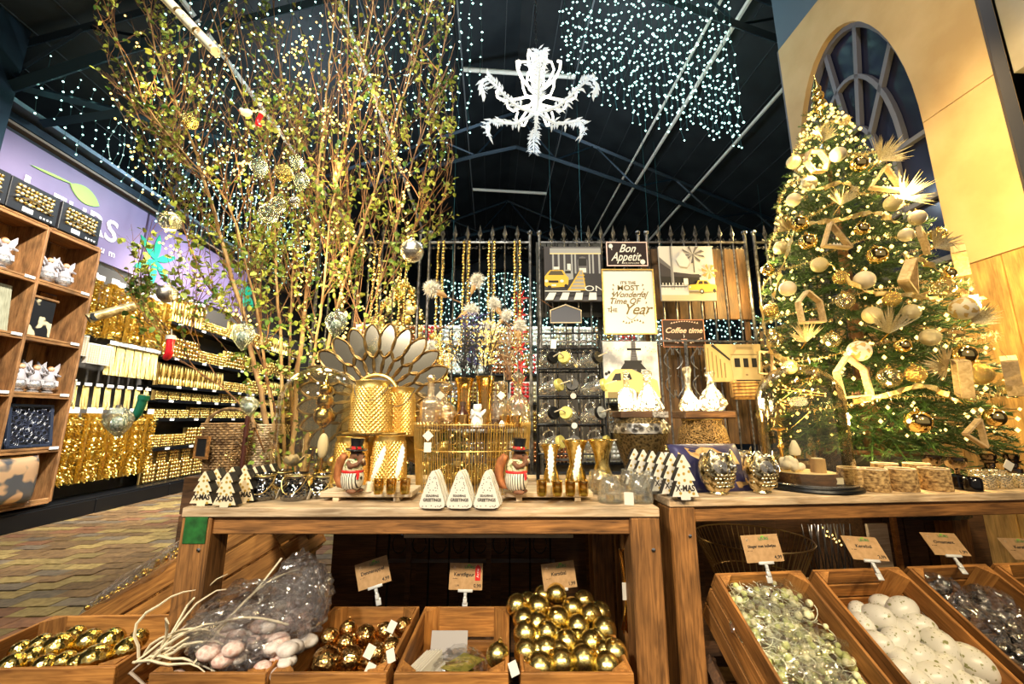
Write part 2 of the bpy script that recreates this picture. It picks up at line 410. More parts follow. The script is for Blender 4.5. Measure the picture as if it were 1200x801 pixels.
# ================================================================ STRUCTURE
fl = MB(); fl.box((0.3, 8, -0.03), (16, 22, 0.05))
floor = struct('floor', fl, noisy('paving joints', (0.05, 0.035, 0.025), (0.09, 0.065, 0.04), 30, 0.9), None, HM)
brick_m = [noisy('paver brown', (0.085, 0.045, 0.018), (0.17, 0.10, 0.04), 25, 0.7, 0, 0.4, vary=0.3),
           noisy('paver red', (0.11, 0.045, 0.02), (0.19, 0.085, 0.04), 25, 0.7, 0, 0.4, vary=0.25),
           noisy('paver ochre', (0.15, 0.10, 0.03), (0.25, 0.18, 0.065), 25, 0.7, 0, 0.4, vary=0.25),
           noisy('paver grey', (0.07, 0.05, 0.035), (0.13, 0.10, 0.065), 25, 0.7, 0, 0.4, vary=0.25)]
def paver(): # interlocking block with a stepped outline, as the photo's joints show
    b = MB(); L, W, s = 0.118, 0.066, 0.008
    pol = [(-L, -W), (-.002, -W), (.002, -W + s), (L, -W + s), (L, W + s - .004), (.002, W + s - .004), (-.002, W - .004), (-L, W - .004)]
    bb = MB(); bb.prism(pol, 0, 0.03)
    b.v = [(x, z, y - 0.005) for (x, y, z) in bb.v]; b.f = bb.f; b.m = bb.m; b.s = bb.s
    return b
bricks = []
rr = random.Random(3)
for j in range(60):
    wv = 1.7 + j * 0.136
    for i in range(32):
        uv = -5.1 + i * 0.242 + (0.121 if j % 2 else 0)
        p = hall(uv, wv, 0); q = proj(p)
        vis = -30 < q[0] < 245 and 545 < q[1] < 830
        bricks.append((0 if vis else 1, p.length, uv, wv, rr.choice([0, 0, 1, 2, 3, 0, 2])))
bricks.sort()
bm_ = [paver().mesh('brick', m) for m in brick_m]
for (vs, d, uv, wv, k) in bricks[:298]:
    o = put('brick', bm_[k], floor, (uv, wv, rr.uniform(-0.003, 0.003))); o.rotation_euler = (rr.uniform(-.01, .01), rr.uniform(-.01, .01), 0)
rest = MB()
pv = paver()
for (vs, d, uv, wv, k) in bricks[298:]:
    rest.add(pv.v, pv.f, k, False, Matrix.Translation((uv, wv, rr.uniform(-.003, .003))))
rest.obj('paving', brick_m, floor, kind='stuff', fix=False)

# ---- roof: two dark slopes with seams, trusses, purlin tubes
dark = noisy('roof sheet', (0.010, 0.014, 0.017), (0.022, 0.028, 0.032), 2, 0.55, 0.3, 0)
seam = flat((0.055, 0.065, 0.07), 0.5, 0.3)
for side, us in (('left', (-6.3, 0.45)), ('right', (0.45, 7.4))):
    b = MB(); u0, u1 = us
    V = [(u0, -3, roofz(u0)), (u1, -3, roofz(u1)), (u1, 19, roofz(u1)), (u0, 19, roofz(u0))]
    V += [(x, y, z + 0.05) for (x, y, z) in V]
    b.add(V, [(0, 1, 2, 3), (7, 6, 5, 4), (0, 4, 5, 1), (1, 5, 6, 2), (2, 6, 7, 3), (3, 7, 4, 0)])
    c = struct('ceiling' if side == 'left' else 'ceiling_right', b, dark, None, HM)
    s_ = MB(); n = int((u1 - u0) / 0.42)
    for i in range(n):
        u = u0 + 0.2 + i * 0.42
        s_.box((u, 8, roofz(u) - 0.006), (0.014, 22, 0.014))
    o = s_.obj('roof_seam', seam, c, kind='stuff')
steel = M_['steel']; steelb = flat((0.010, 0.026, 0.04), 0.4, 0.4)
def beam(b, p, q, t, m=0): b.tube([p, q], t * 0.7, 4, m, sm=False)
for i, wv in enumerate((4.2, 7.9, 11.6, 15.3)):
    t = thing('roof_truss', 'dark steel roof truss with crossed web members, ' + ['nearest, over the glowing chandelier', 'second from the front, behind the chandelier', 'third from the front', 'farthest, by the gable end'][i], 'truss', hall(0, wv, 0), HALL)
    L, Rr = -5.6, 6.6
    b = MB(); beam(b, (L, 0, roofz(L) - .1), (.45, 0, 7.88), .06); beam(b, (.45, 0, 7.88), (Rr, 0, roofz(Rr) - .1), .06); b.obj('top_chord', steel, t)
    def low(u): return 7.05 - 0.30 * abs(u - .45) - 0.012 * (u - .45) ** 2 - (0.0 if i > 1 else 0.0)
    b = MB(); pts = [(L + k * (Rr - L) / 14, 0, low(L + k * (Rr - L) / 14)) for k in range(15)]
    b.tube(pts, .05, 4, sm=False); b.obj('bottom_chord', steelb, t)
    for k in range(14):
        a, c_ = pts[k], pts[k + 1]
        up = (c_[0], 0, roofz(c_[0]) - .1) if k % 2 == 0 else (a[0], 0, roofz(a[0]) - .1)
        dn = a if k % 2 == 0 else c_
        b = MB(); beam(b, up, dn, .03); b.obj('web_bar', steelb, t)
tubes = [(3.35, 0.035, 'thick white ceiling tube'), (3.05, 0.024, 'slim white ceiling tube'), (4.42, 0.03, 'white ceiling tube'),
         (-3.7, 0.035, 'white ceiling tube'), (-2.1, 0.032, 'white ceiling tube'), (-0.57, 0.016, 'thin steel ceiling rail'), (1.5, 0.016, 'thin steel ceiling rail')]
tl = ['nearest to the chandelier of the two close parallel ones', 'inner one of the close pair above the gold text frame', 'running down towards the christmas tree top', 'beyond the birch crown, outer one', 'beyond the birch crown, inner one', 'on the birch side of the chandelier', 'on the christmas tree side of the chandelier']
tl[0] = 'outer one of the close pair above the gold text frame'
tubem = flat((0.85, 0.80, 0.68), 0.5); 
for (u, r, nm), l in zip(tubes, tl):
    b = MB(); b.tube([(u, 1.5 if abs(u) > 2 else 3, roofz(u) - .14), (u, 12.8, roofz(u) - .14)], r, 6)
    o = b.obj('ceiling_tube', tubem if abs(u) > 2 else flat((0.25, 0.27, 0.28), 0.4, 0.5)); o.matrix_world = HM
    tag(o, nm + ' ' + l, 'ceiling tube')
for wv, l in ((6.3, 'behind the glowing chandelier'), (10.2, 'low between the two thin rails')):
    b = MB(); b.tube([(-.55, wv, 7.38), (1.48, wv, 7.32)], 0.04, 8); o = b.obj('cross_tube', tubem); o.matrix_world = HM
    tag(o, 'white horizontal cross tube ' + l, 'ceiling tube')

# far gable
b = MB(); b.prism([(-6.2, 0), (7.3, 0), (7.3, roofz(7.3)), (.45, 8), (-6.2, roofz(-6.2))], 15.9, 16.0)
struct('wall_back', b, flat((0.02, 0.028, 0.032), 0.6), None, HM)
b = MB(); b.box((7.35, 7, 2.6), (0.1, 20, 5.2)); struct('wall_right', b, flat((0.02, 0.024, 0.03), 0.7), None, HM)
b = MB(); b.box((-6.35, 7, 2.6), (0.1, 20, 5.2)); struct('wall_left', b, flat((0.05, 0.05, 0.055), 0.7), None, HM)
# white board under the sign and the steel beams over it
b = MB(); b.box((-5.56, 7.6, 1.7), (0.06, 9.2, 3.36)); struct('trim_1', b, flat((0.72, 0.70, 0.66), 0.6), None, HM)
b = MB(); b.box((-5.5, 8, 4.56), (0.16, 12, 0.09)); b.box((-5.38, 8, 4.66), (0.2, 12, 0.05), 1); b.box((-5.46, 8, 4.48), (0.1, 12, 0.03), 2)
struct('trim_2', b, [steel, flat((0.35, 0.42, 0.5), 0.3, 0.8), flat((.25, .2, .14), .5)], None, HM)
b = MB(); b.box((-5.45, 4.02, 3.2), (0.34, 0.30, 6.0)); b.box((-5.28, 3.88, 5.1), (0.03, 0.03, 2.4)); struct('trim_3', b, [steel], None, HM)
b = MB(); b.tube([(-5.4, 4.15, 4.75), (-4.2, 4.15, 5.35), (-3.2, 4.15, 5.75)], 0.07, 4, sm=False)
b.tube([(-5.4, 4.25, 4.9), (-4.3, 6, 5.6)], 0.05, 4, sm=False); b.tube([(-5.3, 4.5, 4.62), (-4.0, 4.5, 4.9)], 0.06, 4, sm=False)
b.tube([(-5.3, 6.3, 4.6), (-4.6, 6.3, 6.0)], 0.045, 4, sm=False)
struct('trim_4', b, [flat((0.03, 0.07, 0.1), 0.35, 0.5)], None, HM)

# ---- the sign along the left wall
sg = thing('wall_sign', 'long purple shop sign with white letters and green leaves above the gold garlands', 'sign', hall(-5.5, 0, 0), HALL)
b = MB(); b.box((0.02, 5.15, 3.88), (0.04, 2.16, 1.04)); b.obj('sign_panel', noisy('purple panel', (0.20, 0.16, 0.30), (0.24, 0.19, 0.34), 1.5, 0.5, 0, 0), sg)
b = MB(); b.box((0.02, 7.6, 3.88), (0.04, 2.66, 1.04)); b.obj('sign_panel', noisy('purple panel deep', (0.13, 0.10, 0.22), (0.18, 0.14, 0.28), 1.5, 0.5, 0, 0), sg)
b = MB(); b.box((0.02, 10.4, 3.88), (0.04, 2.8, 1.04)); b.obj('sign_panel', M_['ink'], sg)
RW = (PI / 2, 0, PI / 2)
whites = flat((0.92, 0.90, 0.95), 0.5)
for ch_, wv, sz in (('L', 4.66, .46), ('E', 4.97, .36), ('U', 5.2, .36), ('R', 5.47, .42), ('S', 5.70, .44)):
    lettering(ch_, sz, whites, sg, (0.05, wv, 3.82), RW, bold=0.006, name='letter')
for i, ch_ in enumerate('tuincentrum'):
    lettering(ch_, 0.13, whites, sg, (0.05, 4.32 + i * 0.145, 3.52), RW, bold=0.002, name='letter')
def leafpoly(L_, W_, n=8):
    up = [(L_ * i / n, W_ * math.sin(PI * i / n) ** 0.8) for i in range(n + 1)]
    return up + [(x, -y) for (x, y) in up[1:-1][::-1]]
lf = flat((0.36, 0.72, 0.12), 0.5); tq = flat((0.01, 0.27, 0.17), 0.5)
def sheet(poly, w0, z0, ang, m, nm, scl=1.0):
    b = MB(); c_, s_ = math.cos(ang), math.sin(ang)
    P = [(w0 + (x * c_ - y * s_) * scl, z0 + (x * s_ + y * c_) * scl) for (x, y) in poly]
    V = [(0.045, p[0], p[1]) for p in P] + [(0.055, p[0], p[1]) for p in P]; n = len(P)
    b.add(V, [tuple(range(n)), tuple(range(2 * n - 1, n - 1, -1))] + [(i, (i + 1) % n, (i + 1) % n + n, i + n) for i in range(n)])
    b.obj(nm, m, sg)
sheet(leafpoly(.42, .11), 5.05, 4.18, R(-12), lf, 'leaf'); sheet(leafpoly(.5, .015), 4.6, 4.14, R(6), lf, 'leaf_stalk')
for a in (90, 140, 28, -40, 215, 270): sheet(leafpoly(.44, .06), 6.5, 3.72, R(a), tq, 'petal')
for a in (60, 120, 180, 250, 320): sheet(leafpoly(.34, .08), 9.0, 3.9, R(a), tq, 'petal')

# ---- facade on the right: plaster board with an arched window, planks below
def ell(c, a, bb, a0, a1, n): return [(c[0] + a * math.cos(a0 + (a1 - a0) * i / n), c[1] + bb * math.sin(a0 + (a1 - a0) * i / n)) for i in range(n + 1)]
AC = (2.9, 3.2); AW, AH = 0.55, 1.38
fac = MB()
arch = [(AC[0] + AW, 2.16)] + ell(AC, AW, AH, 0, PI, 24) + [(AC[0] - AW, 2.16)]
def wallpoly(b, poly, u0, u1, m=0):
    n = len(poly); V = [(u0, p[0], p[1]) for p in poly] + [(u1, p[0], p[1]) for p in poly]
    b.add(V, [tuple(range(n)), tuple(range(2 * n - 1, n - 1, -1))] + [(i, i + n, (i + 1) % n + n, (i + 1) % n) for i in range(n)], m)
W0, W1, TOPZ = 1.91, 3.49, 5.02
def strip(b, lo, hi, z1, z2, m=0, u=3.0, th=0.06):
    wallpoly(b, [(lo, z1), (hi, z1), (hi, z2), (lo, z2)], u, u + th, m)
facade = MB()
strip(facade, W0, AC[0] - AW, 3.235, TOPZ); strip(facade, AC[0] + AW, W1, 2.16, TOPZ)
strip(facade, W0, AC[0] - AW, 2.16, 3.228)
e = ell(AC, AW, AH, 0, PI, 24)
for i in range(24):
    a, c_ = e[i], e[i + 1]; wallpoly(facade, [(a[0], a[1]), (a[0], TOPZ), (c_[0], TOPZ), (c_[0], c_[1])], 3.0, 3.06)
fo = struct('wall_facade', facade, [M_['facade']], None, HM)
b = MB(); strip(b, W0 + .02, W1 + .02, TOPZ + .01, 6.3, 0, 3.02); b.obj('upper_panel', flat((0.10, 0.14, 0.19), 0.6), fo)
b = MB(); strip(b, 3.49, 3.51, 0, 5.02, 0, 3.0, 1.6); b.obj('return_panel', flat((0.10, 0.10, 0.12), 0.7), fo)
k = 0; wv = W0
for k in range(12):
    wd = 0.2
    b = MB(); b.box((3.03, wv + wd / 2, 1.08), (0.05, wd - 0.006, 2.15), ch=0.003); b.obj('plank', M_['plank'], fo); wv += wd
b = MB(); strip(b, 1.0, 1.86, 3.16, 6.2, 0, 3.0); strip(b, 0.6, 1.86, 0, 3.14, 1, 3.12)
struct('trim_5', b, [noisy('grey plaster', (0.30, 0.27, 0.22), (0.40, 0.36, 0.30), 3, 0.8, 0, 0), flat((0.012, 0.014, 0.03), 0.7)], None, HM)
b = MB(); b.tube([(2.985, 1.9, 1.6), (2.985, 1.9, 5.9)], 0.035, 4, sm=False); struct('trim_6', b, [flat((0.015, 0.018, 0.035), 0.5)], None, HM)
win = MB(); wallpoly(win, arch, 3.10, 3.12); wino = struct('window_1', win, [flat((0.015, 0.018, 0.05), 0.12)], None, HM)
barm = flat((0.13, 0.13, 0.16), 0.6)
def barline(p, q, wd=0.035):
    b = MB(); d = Vector((q[0] - p[0], q[1] - p[1])); n = Vector((-d.y, d.x)).normalized() * wd / 2
    wallpoly(b, [(p[0] - n.x, p[1] - n.y), (q[0] - n.x, q[1] - n.y), (q[0] + n.x, q[1] + n.y), (p[0] + n.x, p[1] + n.y)], 3.05, 3.09); b.obj('glazing_bar', barm, wino)
def barcurve(sx, nm='glazing_bar', wd=0.035, full=True, sc2=None):
    b = MB(); n = 22; o = ell(AC, AW * sx + wd / 2, AH * sx + wd / 2, 0, PI, n); i_ = ell(AC, AW * sx - wd / 2, AH * sx - wd / 2, 0, PI, n)
    for j in range(n): wallpoly(b, [i_[j], o[j], o[j + 1], i_[j + 1]], 3.05, 3.095)
    b.obj(nm, barm, wino)
barcurve(0.985, 'window_frame', 0.05); barcurve(0.64); barcurve(0.3)
for x in (-1, 1):
    barline((AC[0] + x * AW * .97, 2.16), (AC[0] + x * AW * .97, 3.2), 0.05); barline((AC[0] + x * AW * .5, 2.16), (AC[0] + x * AW * .5, 3.2), .028)
for z in (3.2, 2.72, 2.26): barline((AC[0] - AW, z), (AC[0] + AW, z))
for a in (42, 75, 108, 140):
    c_, s_ = math.cos(R(a)), math.sin(R(a)); barline((AC[0] + AW * .3 * c_, AC[1] + AH * .3 * s_), (AC[0] + AW * .97 * c_, AC[1] + AH * .97 * s_))
# gable-shaped dark room behind the arch
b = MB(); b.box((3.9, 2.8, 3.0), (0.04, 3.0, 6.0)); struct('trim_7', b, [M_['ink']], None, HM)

# ================================================================ LEFT SHELF WALL
U = -5.2
gon = thing('shop_shelving', 'long black metal shop shelving full of gold christmas goods along the wall', 'shelving', hall(U, 0, 0), HALL)
b = MB(); b.box((0.0, 8.0, 0.20), (0.36, 9.6, 0.05), ch=0.01); b.obj('base_deck', M_['blackmetal'], gon)
for k in range(8):
    b = MB(); b.box((0.19, 3.9 + k * 1.2, 0.10), (0.03, 1.19, 0.2), ch=0.006); b.obj('kick_plate', M_['blackmetal'], gon)
b = MB(); b.box((-.3, 8.4, 1.75), (0.04, 8.6, 3.1)); b.obj('back_panel', flat((0.06, 0.055, 0.05), 0.7), gon)
SHZ = [0.73, 1.18, 1.47, 1.70, 2.15, 2.72]
lab = flat((0.85, 0.85, 0.85), 0.6)
rr = random.Random(5)
for i, z in enumerate(SHZ):
    for (a, e_) in ((6.6, 8.2), (8.22, 9.8), (9.82, 11.4)):
        if i == 2: a += 0.0
        b = MB(); b.box((-.12, (a + e_) / 2, z), (0.34, e_ - a, 0.03)); b.box((0.055, (a + e_) / 2, z + 0.005), (0.02, e_ - a, 0.05))
        s_ = b.obj('shelf', M_['blackmetal'], gon)
        for q in range(3):
            c_ = MB(); c_.box((0.068, a + 0.3 + q * .5 + rr.uniform(-.1, .1), z + .005), (0.004, .09, .035)); c_.obj('price_label', lab, s_)
for z in (2.98, 2.28, 1.35):
    b = MB(); b.tube([(-.05, 5.2, z), (-.05, 6.6, z)], 0.014, 6); b.obj('hanging_rail', M_['blackmetal'], gon)

# tinsel garland bundles
def tinsel(L_, r, n, seed):
    g = random.Random(seed); b = MB()
    for i in range(n):
        z = -g.random() * L_; a = g.random() * 2 * PI; q = r * (0.25 + .75 * math.sqrt(g.random())) * (1.0 if z < -.06 else .5)
        c_ = Vector((math.cos(a) * q, math.sin(a) * q, z)); d = Vector((math.cos(a) + g.uniform(-.6, .6), math.sin(a) + g.uniform(-.6, .6), g.uniform(-.9, .5))).normalized() * g.uniform(.012, .026)
        sd = d.cross(Vector((g.uniform(-1, 1), g.uniform(-1, 1), g.uniform(-1, 1)))).normalized() * g.uniform(.002, .0045)
        b.add([c_ - sd, c_ + sd, c_ + d + sd * .6, c_ + d - sd * .6], [(0, 1, 2, 3)])
    b.tube([(0, 0, 0), (0, 0, -L_)], r * .3, 6)
    return b
tm = flat((0.93, 0.68, 0.16), 0.22, 1.0); tin = [tinsel(.68, .095, 4200, 1), tinsel(.86, .1, 5000, 2), tinsel(.75, .09, 4200, 3)]
tins = []
for i, tb in enumerate(tin):
    t = thing('tinsel_garland', 'x', 'garland', (0, 0, 0), 0, 'gold tinsel garlands on the wall shelving')
    tb.obj('tinsel', [tm, M_['goldsat'], M_['champ']][0], t, kind='stuff', fix=False)
    c_ = MB(); c_.box((0.03, 0, 0.035), (0.006, .11, .07)); c_.obj('header_card', lab, t); tins.append(Kind(t))
n = 0
for row, (z, kk, wd) in enumerate(((3.0, 0, 'upper'), (1.27, 1, 'lower'))):
    for i in range(9):
        wv = 5.26 + i * .155
        tins[kk if i % 2 else (2 if row == 0 else 1)].put('gold tinsel bundle in the %s row, %s along from the wooden unit' % (wd, ORD[i]), hall(U + .03 - .05 * (i % 2), wv, z), HALL)
for i in range(6):
    tins[0].put('gold tinsel bundle above the packed baubles, %s past the upper row' % ORD[i], hall(U - .1, 6.68 + i * .155, 3.2), HALL, .8)
# pairs of packet rows in the middle
grid = MB(); grid.box((0, 0, .13), (.06, .15, .26))
for i in range(5):
    for j in range(8): grid.box((.031, -.06 + i * .03, .02 + j * .03), (.004, .022, .022), 1)
gk = thing('ornament_box', 'x', 'box', (0, 0, 0), 0, 'pale gridded boxes by the shelf unit'); grid.obj('carton', [M_['paper'], M_['champ']], gk); gk = Kind(gk)
for i in range(4):
    gk.put('white box with a grid of small champagne squares, %s' % ['upper, nearest the wooden unit', 'upper, behind the first white box', 'upper, farthest of the white boxes', 'lower one beside the wooden unit'][i], hall(U + .02, [5.3, 5.47, 5.64, 5.25][i], [1.98, 1.9, 1.9, 1.42][i]), HALL)
b = MB(); 
for i in range(26): b.tube([(0, -.06 + i * .0048, 0), (rr.uniform(0, .03), -.06 + i * .0048, -.42)], .004, 4)
pk = thing('bead_strand_pack', 'x', 'garland', (0, 0, 0), 0, 'strand packs in the middle rows'); b.obj('strands', M_['glitter'], pk, kind='stuff', fix=False)
c_ = MB(); c_.box((.03, 0, .02), (.006, .13, .05)); c_.obj('header_card', lab, pk); pk = Kind(pk)
for i in range(6): pk.put('hanging pack of thin gold strands, %s along between the tinsel rows' % ORD[i], hall(U, 5.75 + i * .145, 2.2), HALL)
for i in range(8): pk.put('short hanging pack of gold strands just above the lower tinsel, %s along' % ORD[i], hall(U, 5.35 + i * .155, 1.62), HALL, .72)

# bauble packs on the shelves
packy = flat((.95, .70, .22), .35, .7)
def pack(kind, seed):
    g = random.Random(seed); t = thing('bauble_pack', 'x', 'ornament pack', (0, 0, 0), 0, 'packs of gold ornaments on the wall shelving')
    b = MB(); W_, D_, H_ = .24, .1, [.30, .20, .36, .16][kind]
    if kind == 0:
        for i in range(4):
            for j in range(5): b.sphere((.02, -.09 + i * .06, .035 + j * .06), .029, 10, 6, (i + j) % 2)
    elif kind == 1:
        for i in range(6):
            for j in range(5): b.sphere((.02, -.1 + i * .04, .022 + j * .04), .0195, 8, 5, (i * j) % 2)
    elif kind == 2:
        for i in range(4): b.lathe([(.008, 0), (.026, .01), (.026, .1), (.01, .13), (.024, .17), (.022, .26), (.008, .34)], 8, i % 2, Matrix.Translation((.02, -.09 + i * .06, .005)))
    else:
        for i in range(7):
            for j in range(4): b.sphere((.02, -.1 + i * .034, .02 + j * .036), .017, 8, 5, (i + j) % 2, (1, 1, 1.1))
    b.obj('baubles', [M_['gold'], [M_['goldsat'], packy, packy, packy][kind]], t, kind='stuff', fix=False)
    c_ = MB(); c_.box((.055, 0, H_ / 2), (.0, W_ + .01, H_)); c_.v = c_.v; c_.obj('clear_front', M_['glass'], t)
    c_ = MB(); c_.box((-.03, 0, H_ / 2), (.02, W_ + .012, H_)); c_.obj('backing_card', flat((0.42, 0.28, 0.09), .6), t)
    return Kind(t)
pks = [pack(i, i) for i in range(4)]
rows = [(0.225, [0, 0, 0, 1], .94, 'bottom deck'), (0.75, [1, 0, 2, 2], 1.0, 'first shelf'), (1.20, [3, 1, 3, 3], 1.0, 'second shelf'), (1.49, [3, 3, 1, 3], .95, 'third shelf'),
        (1.72, [2, 2, 1, 0], 1.0, 'fourth shelf'), (2.17, [0, 1, 0, 1], 1.15, 'fifth shelf'), (2.74, [2, 1, 2, 0], 1.05, 'sixth shelf')]
for r_, (z, ks, s_, nm) in enumerate(rows):
    for i in range(17):
        wv = 6.75 + i * .262
        if r_ == 0 and i > 12: continue
        k_ = ks[(i // 3) % 4]
        sy = 1.0
        pks[k_].put('%s on the %s, %s along from the tinsel' % (['pack of large gold baubles', 'pack of small gold baubles', 'pack of tall gold icicle ornaments', 'flat pack of tiny gold baubles'][k_], nm, ORD[i]), hall(U - .04, wv, z), HALL, s_)
for i in range(11):   # loose baubles packs hung low between tinsel and the deck
    pks[0].put('pack of large gold baubles hanging low above the base deck, %s along' % ORD[i], hall(U - .05, 6.7 + i * .262, .50), HALL, .8)

# ================================================================ WOODEN SHELF UNIT
un = thing('shelf_unit', 'open wooden crate shelving unit with decorations beside the gold garlands', 'shelf unit', hall(-5.0, 0, 0), HALL)
ZS = [.27, .87, 1.47, 2.08, 2.71, 3.33]; D0 = -.20
def bx(nm, c, d, m, ch=.004): b = MB(); b.box(c, d, 0, None, ch); return b.obj(nm, m, un)
for wv in (5.14, 4.53, 3.9, 3.3):
    bx('upright', (D0, wv, 1.8), (.40, .028, 3.06), M_['shelfwoodZ'])
swY = wood('shelf board', (0.20, 0.085, 0.03), (0.48, 0.25, 0.09), axis=1)
for z in ZS:
    for (a, e_) in ((4.545, 5.125), (3.915, 4.515), (3.31, 3.885)):
        bx('shelf', (D0, (a + e_) / 2, z), (.40, e_ - a, .026), swY)
        bx('batten', (-.02, (a + e_) / 2, z - .03 if z > .3 else z + .03), (.03, e_ - a, .035), swY)
        if z > .3 and z < 3.3:
            q = MB(); q.box((.004, e_ - .07, z), (.004, .1, .03)); q.obj('shelf_label', lab, un)
for j in range(5):
    for (a, e_) in ((4.545, 5.125), (3.915, 4.515), (3.31, 3.885)):
        for q in range(3):
            wd = (e_ - a) / 3
            b = MB(); b.box((-.39, a + wd * (q + .5), (ZS[j] + ZS[j + 1]) / 2), (.014, wd - .006, .58)); b.obj('back_board', M_['shelfwoodZ'] if q != 1 else M_['darkwood'], un)

# angel on a sphere figurines
def angel():
    t = thing('angel_figurine', 'x', 'figurine', (0, 0, 0), 0, 'silver angel figurines on the shelf unit')
    b = MB(); b.lathe([(.05, 0), (.055, .012), (.035, .025)], 14); b.sphere((0, 0, .085), .075, 14, 9, sc3=(1, 1, .85)); b.obj('ball', noisy('silver mosaic', (.22, .21, .23), (.62, .6, .6), 60, .3, .6, .6, kind='voronoi', rr=(0, .6)), t)
    b = MB(); b.lathe([(.055, .13), (.06, .15), (.038, .2), (.03, .235), (.018, .25)], 12); b.tube([(.02, .03, .22), (.06, .06, .2), (.075, .02, .21)], [.014, .012, .009], 6); b.tube([(.02, -.03, .22), (.05, -.06, .25), (.03, -.09, .31)], [.014, .012, .009], 6)
    b.tube([(0, .02, .14), (.06, .04, .13), (.075, .04, .08)], [.02, .018, .012], 6); b.obj('body', flat((.46, .44, .47), .35), t)
    b = MB(); b.sphere((.005, 0, .275), .028); b.obj('head', flat((.85, .5, .3), .5), t)
    b = MB(); b.sphere((-.006, 0, .283), .030, 10, 7); b.obj('hair', flat((.35, .16, .06), .6), t)
    for s_ in (-1, 1):
        b = MB(); P = [(-.03, 0, .2), (-.04, s_ * .05, .30), (-.045, s_ * .10, .36), (-.045, s_ * .105, .30), (-.04, s_ * .085, .23), (-.03, s_ * .03, .17)]
        b.add(P + [(p[0] - .012, p[1], p[2]) for p in P], [(0, 1, 2, 3, 4, 5), (11, 10, 9, 8, 7, 6)] + [(i, (i + 1) % 6, (i + 1) % 6 + 6, i + 6) for i in range(6)]); b.obj('wing', flat((.50, .48, .52), .3), t)
    return Kind(t)
ak = angel()
for (wv, z, ud, l) in ((4.72, 2.725, -.12, 'nearest of the two fully seen on the upper shelf'), (4.9, 2.725, -.12, 'far one of the upper shelf'), (4.64, 2.725, -.27, 'half hidden behind the others on the upper shelf'),
                       (4.67, 1.485, -.12, 'nearest of three above the black lattice panel'), (4.82, 1.485, -.12, 'middle one of three above the black lattice panel'), (4.97, 1.485, -.12, 'farthest of three above the black lattice panel'), (4.74, 1.485, -.28, 'behind the front three above the black lattice panel')):
    ak.put('silver angel on a ball, ' + l, hall(-5.0 + ud, wv, z), HALL - R(15), 1.0)
ak.put('silver angel figurine cut off by the frame in the near bay of the unit', hall(-5.1, 4.25, 2.725), HALL - R(15), 1.1)
# black lattice panel
t = thing('lattice_panel', 'square black wooden panel carved with a round floral lattice, leaning in the shelf unit', 'wall panel', hall(-5.03, 4.83, .885), HALL, rot=(0, R(-8), HALL))
Mx = Matrix.Rotation(-PI / 2, 4, 'Z')
b = MB()
for (y, z, dy, dz) in ((-.21, .24, .03, .46), (.21, .24, .03, .46), (0, .02, .45, .03), (0, .46, .45, .03)): b.box((0, y, z), (.025, dy, dz), 0, None, .003)
b.obj('frame', flat((.02, .03, .06), .4), t)
b = MB(); nn = 12
for k_ in range(nn):
    a = 2 * PI * k_ / nn
    for r0, r1, w_ in ((.02, .09, .02), (.09, .15, .028), (.14, .2, .03)):
        aa = a + (PI / nn if r0 == .09 else 0)
        pts = []
        for q in range(9):
            s1 = q / 8; rr_ = r0 + (r1 - r0) * s1; off = w_ * math.sin(PI * s1)
            pts.append((0, rr_ * math.cos(aa) - off * math.sin(aa), .24 + rr_ * math.sin(aa) + off * math.cos(aa)))
        p2 = []
        for q in range(9):
            s1 = q / 8; rr_ = r0 + (r1 - r0) * s1; off = -w_ * math.sin(PI * s1)
            p2.append((0, rr_ * math.cos(aa) - off * math.sin(aa), .24 + rr_ * math.sin(aa) + off * math.cos(aa)))
        b.tube(pts, .005, 4, cap=False); b.tube(p2, .005, 4, cap=False)
for (y, z) in ((-1, -1), (1, -1), (1, 1), (-1, 1)):
    for q in (.025, .045, .065): b.tube([(0, y * .17 + q * math.cos(R(30 * k_)), .24 + z * .17 + q * math.sin(R(30 * k_))) for k_ in range(12)], .0045, 4, closed=True)
b.obj('lattice', flat((.03, .04, .08), .35), t, kind='stuff')
b = MB(); b.box((-.04, 0, .24), (.008, .45, .46)); b.obj('backing', flat((.012, .014, .02), .6), t)
# black and gold block (spotted hide print) on the shelf above
t = thing('patterned_block', 'black and cream patterned storage block leaning on the shelf between the angels', 'box', hall(-5.1, 4.68, 2.095), HALL)
b = MB(); b.box((0, 0, .21), (.12, .26, .42), ch=.01); b.obj('block', noisy('hide print', (.008, .008, .01), (.8, .68, .42), 5.5, .5, 0, 0, detail=2, rr=(.53, .56)), t)
b = MB(); b.box((0, 0, .435), (.14, .3, .03), ch=.008); b.obj('lid', M_['shelfwood'], t)
# leaning weathered board in the near bay
t = thing('leaning_board', 'grey-green weathered wooden board leaning in the near bay of the shelf unit', 'board', hall(-5.08, 4.22, 2.095), HALL, rot=(0, R(-6), HALL))
b = MB()
for q in range(3): b.box((0, -.17 + q * .15, .25), (.02, .146, .5), ch=.003)
b.obj('boards', noisy('weathered green grey', (.25, .25, .17), (.42, .42, .30), 18, .8, 0, .3, (6, 6, .5)), t)
